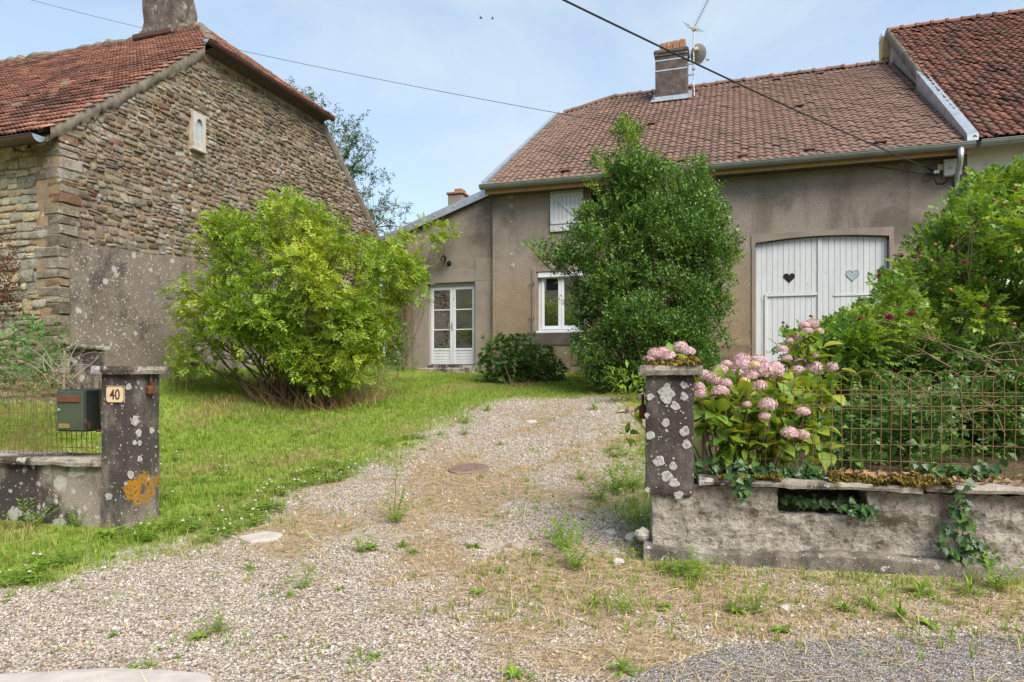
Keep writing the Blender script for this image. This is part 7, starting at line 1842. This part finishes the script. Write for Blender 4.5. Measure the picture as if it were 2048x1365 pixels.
# straw
T_sw = [tmpl(MB().add([(0, -.012, 0), (0, .012, 0), (.5, .012 + b, .03), (.5, -.012 + b, .03), (1, 2.2 * b, 0)], [(0, 1, 2, 3), (3, 2, 4)])) for b in (-.05, 0, .08)]
X, Y = sample(-6, 6, 2.0, 5.2, 34000); X2, Y2 = sample(-6, 2, 5.2, 11.5, 30000); X = np.concatenate([X, X2]); Y = np.concatenate([Y, Y2]); sw_ = straw_amount(X, Y); t_, n_ = street(X, Y); la = lawn_amount(X, Y)
k = (rng.uniform(0, 1, len(X)) < (.42 + .8 * sw_) * (1 - .6 * la)) & ~((t_ > -0.03) & (n_ > -0.05)); X, Y = X[k], Y[k]
P = np.stack([X, Y, G(X, Y) + .008 + rng.uniform(0, .012, len(X))], 1); dd = rng.normal(0, 1, (len(X), 3)) * [1, .8, .16]
tag(scatter('straw', T_sw, P, basis(dd, .2), rng.uniform(.04, .16, len(X)), 'straw'), 'dry straw and dead grass lying over the gravel', 'straw')
# dry standing tufts and small weeds
def tufts(name, label, n, cond, T, mat, sc, cat):
    X, Y = sample(-6.5, 5.5, 2.1, 10.5, n); k = cond(X, Y); X, Y = X[k], Y[k]
    tag(scatter(name, T, np.stack([X, Y, G(X, Y) - .003], 1), rotz(rng.uniform(0, 6.28, len(X))), rng.uniform(*sc, len(X)), mat), label, cat)
def clumpy(s, lo, hi): return lambda X, Y: (rng.uniform(0, 1, len(X)) < sstep(lo, hi, fbm(X * 2.6, Y * 2.6, s))) & (lawn_amount(X, Y) < .7) & ~((street(X, Y)[0] > -.03) & (street(X, Y)[1] > -.05)) & (Y > np.interp(X, [e[0] for e in _edge], [e[1] for e in _edge]))
tufts('dry_grass', 'thin dry grass tufts standing in the gravel', 9000, lambda X, Y: (rng.uniform(0, 1, len(X)) < .05 + .8 * straw_amount(X, Y)) & (lawn_amount(X, Y) < .8) & ~((street(X, Y)[0] > -.03) & (street(X, Y)[1] > -.05)) & (Y > np.interp(X, [e[0] for e in _edge], [e[1] for e in _edge])), T_bl, 'straw', (.02, .075), 'grass')
X, Y = sample(-6.5, 5.5, 2.1, 10.5, 20000); k = clumpy(61, .50, .78)(X, Y); X, Y = X[k], Y[k]
tag(scatter('gravel_weeds', T_bl, np.stack([X, Y, G(X, Y) - .003], 1), rotz(rng.uniform(0, 6.28, len(X))), rng.uniform(.02, .06, len(X)), 'leaf_weed'), 'fine green grass blades sprouting through the gravel', 'weeds')
X, Y = sample(-3, 5.5, 2.6, 5.2, 13000); t_, n_ = street(X, Y); k = (n_ > -1.2) & (n_ < -.06) & (t_ > -1.2) & (rng.uniform(0, 1, len(X)) < .25 + .9 * sstep(.5, .7, fbm(X * 3, Y * 3, 66))); X, Y = X[k], Y[k]
tag(scatter('verge_grass', T_bl + T_cl, np.stack([X, Y, G(X, Y) - .003], 1), rotz(rng.uniform(0, 6.28, len(X))), np.where(rng.integers(0, 2, len(X)) > 0, .05, .075), 'grass'), 'short mixed grass of the verge below the right garden wall', 'grass')
# low broad leaved weeds too small to pick out
T_low = []
for s in range(5):
    r = random.Random(s + 50); mb = MB()
    for i in range(9): a = i * 2.4; e = r.uniform(.1, 1.0); place(mb, leaf4(.5, .2, .25, .3) if s < 3 else leaf2(.55, .07), (0, 0, .02), (math.cos(a) * math.cos(e), math.sin(a) * math.cos(e), math.sin(e)), (0, 0, 1), r.uniform(.5, 1.1))
    T_low.append(tmpl(mb))
X, Y = sample(-6.5, 5.5, 2.1, 12, 3600); e2 = lawn_amount(X, Y); pn = sstep(.45, .75, fbm(X * 1.3, Y * 1.3, 95))
k = (rng.uniform(0, 1, len(X)) < .12 + .55 * pn * (1 - .5 * e2)) & ~((street(X, Y)[0] > -.03) & (street(X, Y)[1] > -.05)) & (Y > np.interp(X, [e[0] for e in _edge], [e[1] for e in _edge])) & ~((street(X, Y)[0] < LT + .02) & (street(X, Y)[1] > -.02)); X, Y = X[k], Y[k]
tag(scatter('low_weeds', T_low, np.stack([X, Y, G(X, Y)], 1), rotz(rng.uniform(0, 6.28, len(X))), rng.lognormal(math.log(.045), .45, len(X)).clip(.02, .13), 'leaf_weed'), 'tiny broad leaved weeds sprinkled over gravel and lawn edge', 'weeds')
# weeds one can pick out
def rosette(seed, n, l, w, rise):
    r = random.Random(seed); mb = MB()
    for i in range(n): a = i * 2.4 + r.uniform(-.2, .2); e = r.uniform(.1, 1) * rise; place(mb, leaf4(l, w, .25, .3), (0, 0, .01), (math.cos(a) * math.cos(e), math.sin(a) * math.cos(e), math.sin(e)), (0, 0, 1), r.uniform(.6, 1.1))
    me = mb.mesh('foliage'); me.materials.append(M['leaf_weed']); return me
def fern(seed, n):
    r = random.Random(seed); mb = MB()
    for i in range(n):
        a = i * 2.4; e = r.uniform(.5, 1.4); d = Vector((math.cos(a) * math.cos(e), math.sin(a) * math.cos(e), math.sin(e))); L = r.uniform(.08, .17)
        for k in range(7):
            for s in (-1, 1): place(mb, leaf2(.030, .010), d * L * (k + 1) / 7, d * .6 + d.cross(Vector((0, 0, 1))).normalized() * s, (0, 0, 1), r.uniform(.7, 1.2))
    me = mb.mesh('foliage'); me.materials.append(M['leaf_weed']); return me
ros = [rosette(s, 10, .085, .03, .7) for s in range(3)]; fer = [fern(s, 11) for s in range(3)]; tuf = [rosette(s + 9, 26, .10, .011, 1.4) for s in range(3)]
def weed(x, y, me, s, label, group=None, nm='weed'):
    p = WG(x, y); ob = bpy.data.objects.new(nm, me); C.objects.link(ob); ob.location = p - Vector((0, 0, .01)); ob.rotation_euler = (0, 0, random.uniform(0, 6)); ob.scale = (s * 1.35,) * 3; tag(ob, label, 'weed', group)
weed(400, 1278, ros[0], .8, 'broad leaved plantain in the gravel at the lower left'); weed(435, 1265, fer[0], .75, 'feathery green weed beside the plantain at the lower left'); weed(232, 1272, ros[1], .55, 'small pale rosette weed alone in the gravel at the far left')
weed(266, 1338, ros[2], .5, 'small two leaved weed at the kerb slab'); weed(300, 1335, tuf[0], .6, 'olive grass tuft at the kerb slab'); weed(215, 1078, ros[0], 1.5, 'dandelion clump at the foot of the number pillar', nm='dandelion'); weed(60, 1055, fer[1], 1.4, 'ferny weed at the foot of the left garden wall'); weed(148, 1055, fer[2], .8, 'small flowering weed under the letterbox at the wall foot')
weed(790, 1045, fer[0], 1.25, 'bushy weed under the tall stalk in the middle of the drive')
p = WG(790, 1040); o = thing('tall_weed', 'tall thin weed with a bare stalk in the middle of the drive', 'weed'); mb = MB(); pts = limb(mb, p, p + Vector((.02, 0, .48)), .006, .002, .05, 6, 5, 3); mb.build('stem', 'twig', o); mb = MB(); rr = random.Random(5)
for i in range(34): q = Vector(pts[rr.randint(2, 6)]) + Vector((rr.gauss(0, .02), rr.gauss(0, .02), rr.gauss(0, .03))); place(mb, leaf2(.05, .014), q, (rr.gauss(0, 1), rr.gauss(0, 1), rr.gauss(.4, .4)), (0, 0, 1), rr.uniform(.7, 1.2))
mb.build('foliage', 'leaf_weed', o)['kind'] = 'stuff'
ws = [(742, 1100, 0, .9), (805, 1095, 2, .8), (720, 1105, 1, .7), (826, 1108, 2, .75), (1130, 1100, 1, 1.3), (1150, 1140, 1, 1.3), (1070, 1112, 2, .8), (945, 1095, 0, .8), (1000, 1148, 2, .6), (955, 1190, 0, .75), (605, 1175, 1, .7), (580, 1195, 2, .6), (500, 1140, 2, .7), (1510, 1225, 1, 1.0), (1470, 1225, 0, 1.0), (1390, 1160, 1, 1.0), (1250, 1225, 1, .7), (1190, 1215, 2, .8), (930, 847, 1, 1.1), (1188, 820, 2, 1.4), (975, 822, 2, 1.2), (880, 870, 2, .8), (845, 900, 0, .7), (810, 890, 0, .8), (930, 870, 1, .8), (1000, 890, 2, .7), (1063, 900, 0, .6), (1028, 1355, 0, .8), (1245, 1345, 2, .9), (750, 1315, 0, .6), (1560, 1265, 0, .7), (1840, 1190, 2, 1.1), (1990, 1180, 1, 1.3), (1940, 1190, 2, 1.2), (1860, 1255, 0, .9), (1800, 1240, 2, 1.0), (680, 1180, 0, .5), (1120, 1080, 1, 1.1), (1230, 985, 1, 1.5), (1200, 1000, 1, 1.4), (1255, 975, 1, 1.4), (1160, 960, 1, .8), (960, 955, 2, .6), (340, 1060, 1, 1.1), (290, 1085, 1, 1.0), (140, 1130, 1, .8), (60, 1165, 1, .9), (1690, 1225, 2, .9), (1740, 1215, 2, 1.0), (1330, 1215, 0, .8)]
marks = [('round manhole cover', 938, 939), ('pale flat stone', 524, 1078), ('long threshold stone', 735, 1075), ('smaller threshold stone', 1010, 1092), ('mossy pillar', 1330, 1110), ('number pillar', 265, 1065), ('kerb slab', 230, 1350), ('small white stone', 1063, 845), ('evergreen shrub', 1290, 800), ('wall hole', 1650, 1120), ('hanging ivy strand', 1930, 1120), ('road edge', 1500, 1300), ('tall weed stalk', 790, 1040)]
kinds = ('leafy rosette weed', 'feathery green weed', 'small grass tuft'); used = {}
order = sorted(range(len(ws)), key=lambda i: ws[i][0])
for i in order:
    x, y, k, s = ws[i]
    nm, mx0, my0 = min(marks, key=lambda m: (WG(x, y) - WG(m[1], m[2])).length)
    side = ('left of' if x < mx0 - 25 else 'right of' if x > mx0 + 25 else 'just beside') + (', below' if y > my0 + 25 else ', above' if y < my0 - 25 else '')
    side = side.replace('just beside, ', ''); side = side.replace(' of, ', ' of and ')
    lab = kinds[k] + ' ' + side + ' the ' + nm; used[lab] = used.get(lab, 0) + 1
    if used[lab] > 1: lab = lab + ', the ' + {2: 'second', 3: 'third', 4: 'fourth', 5: 'fifth', 6: 'sixth'}[used[lab]] + ' from the left'
    weed(x, y, (ros, fer, tuf)[k][i % 3], s, lab, 'weed tufts in the gravel', 'weed_tuft')

# ================================================================== across the street, behind the viewer: what the panes reflect
oh = thing('opposite_house', 'beige rendered house across the street mirrored in the window panes', 'house')
simple('opposite_render', (0.44, 0.36, 0.26), 0.9, 0.12, 2, 0.3, 40)
rows = ((0.9, 2.5), (4.2, 6.0), (7.3, 8.9)); cols = (-17.5, -13.2, -9.0, -4.6, 0.4, 4.2)
mb = MB(); wall_open(mb, -22, 8, -0.5, 10.6, -15.4, -15.0, [(x, x + 1.2, z0, z1) for x in cols for z0, z1 in rows])
mb.box(-22, 8, -24, -23.6, -.5, 10.6); mb.box(-22, -21.6, -23.6, -15.4, -.5, 10.6); mb.box(7.6, 8, -23.6, -15.4, -.5, 10.6)
mb.build('wall', 'opposite_render', oh)
MB().prism([(-22.4, -14.5, 10.5), (-22.4, -19.5, 13.6), (-22.4, -24.5, 10.5), (-22.4, -24.5, 10.3), (-22.4, -19.5, 13.4), (-22.4, -14.5, 10.3)], (30.8, 0, 0)).build('roof', 'old_red_tile', oh)
for x in cols:
    for z0, z1 in rows:
        mb = MB(); mb.box(x - .12, x, -15.05, -14.93, z0 - .08, z1 + .14); mb.box(x + 1.2, x + 1.32, -15.05, -14.93, z0 - .08, z1 + .14); mb.box(x, x + 1.2, -15.05, -14.93, z1, z1 + .14); w_ = mb.build('window', 'white_pvc', oh)
        MB().box(x, x + 1.2, -15.22, -15.18, z0, z1).build('pane', 'dark_room', w_)

for pre, grp in (('flat_stone', 'flat stones in the drive'), ('rock', 'loose stones by the right wall'), ('ivy', 'ivy on the right garden wall'), ('fence_stake', 'stakes behind the fences')):
    for o in C.objects:
        if o.parent is None and o.name.split('.')[0] == pre: o['group'] = grp

# ================================================================== set every empty down at its thing's base
bpy.context.view_layer.update()
for o in list(C.objects):
    if o.type != 'EMPTY' or o.parent is not None: continue
    lo = np.array([1e9] * 3); hi = -lo
    st = list(o.children)
    while st:
        c = st.pop(); st += list(c.children)
        if c.type == 'MESH' and len(c.data.vertices):
            bb = np.array([tuple(c.matrix_world @ Vector(q)) for q in c.bound_box]); lo = np.minimum(lo, bb.min(0)); hi = np.maximum(hi, bb.max(0))
    if lo[0] > 1e8: continue
    base = Vector(((lo[0] + hi[0]) / 2, (lo[1] + hi[1]) / 2, lo[2]))
    o.location = base
    for c in o.children: c.matrix_parent_inverse = Matrix.Translation(-base)
bpy.context.view_layer.update()
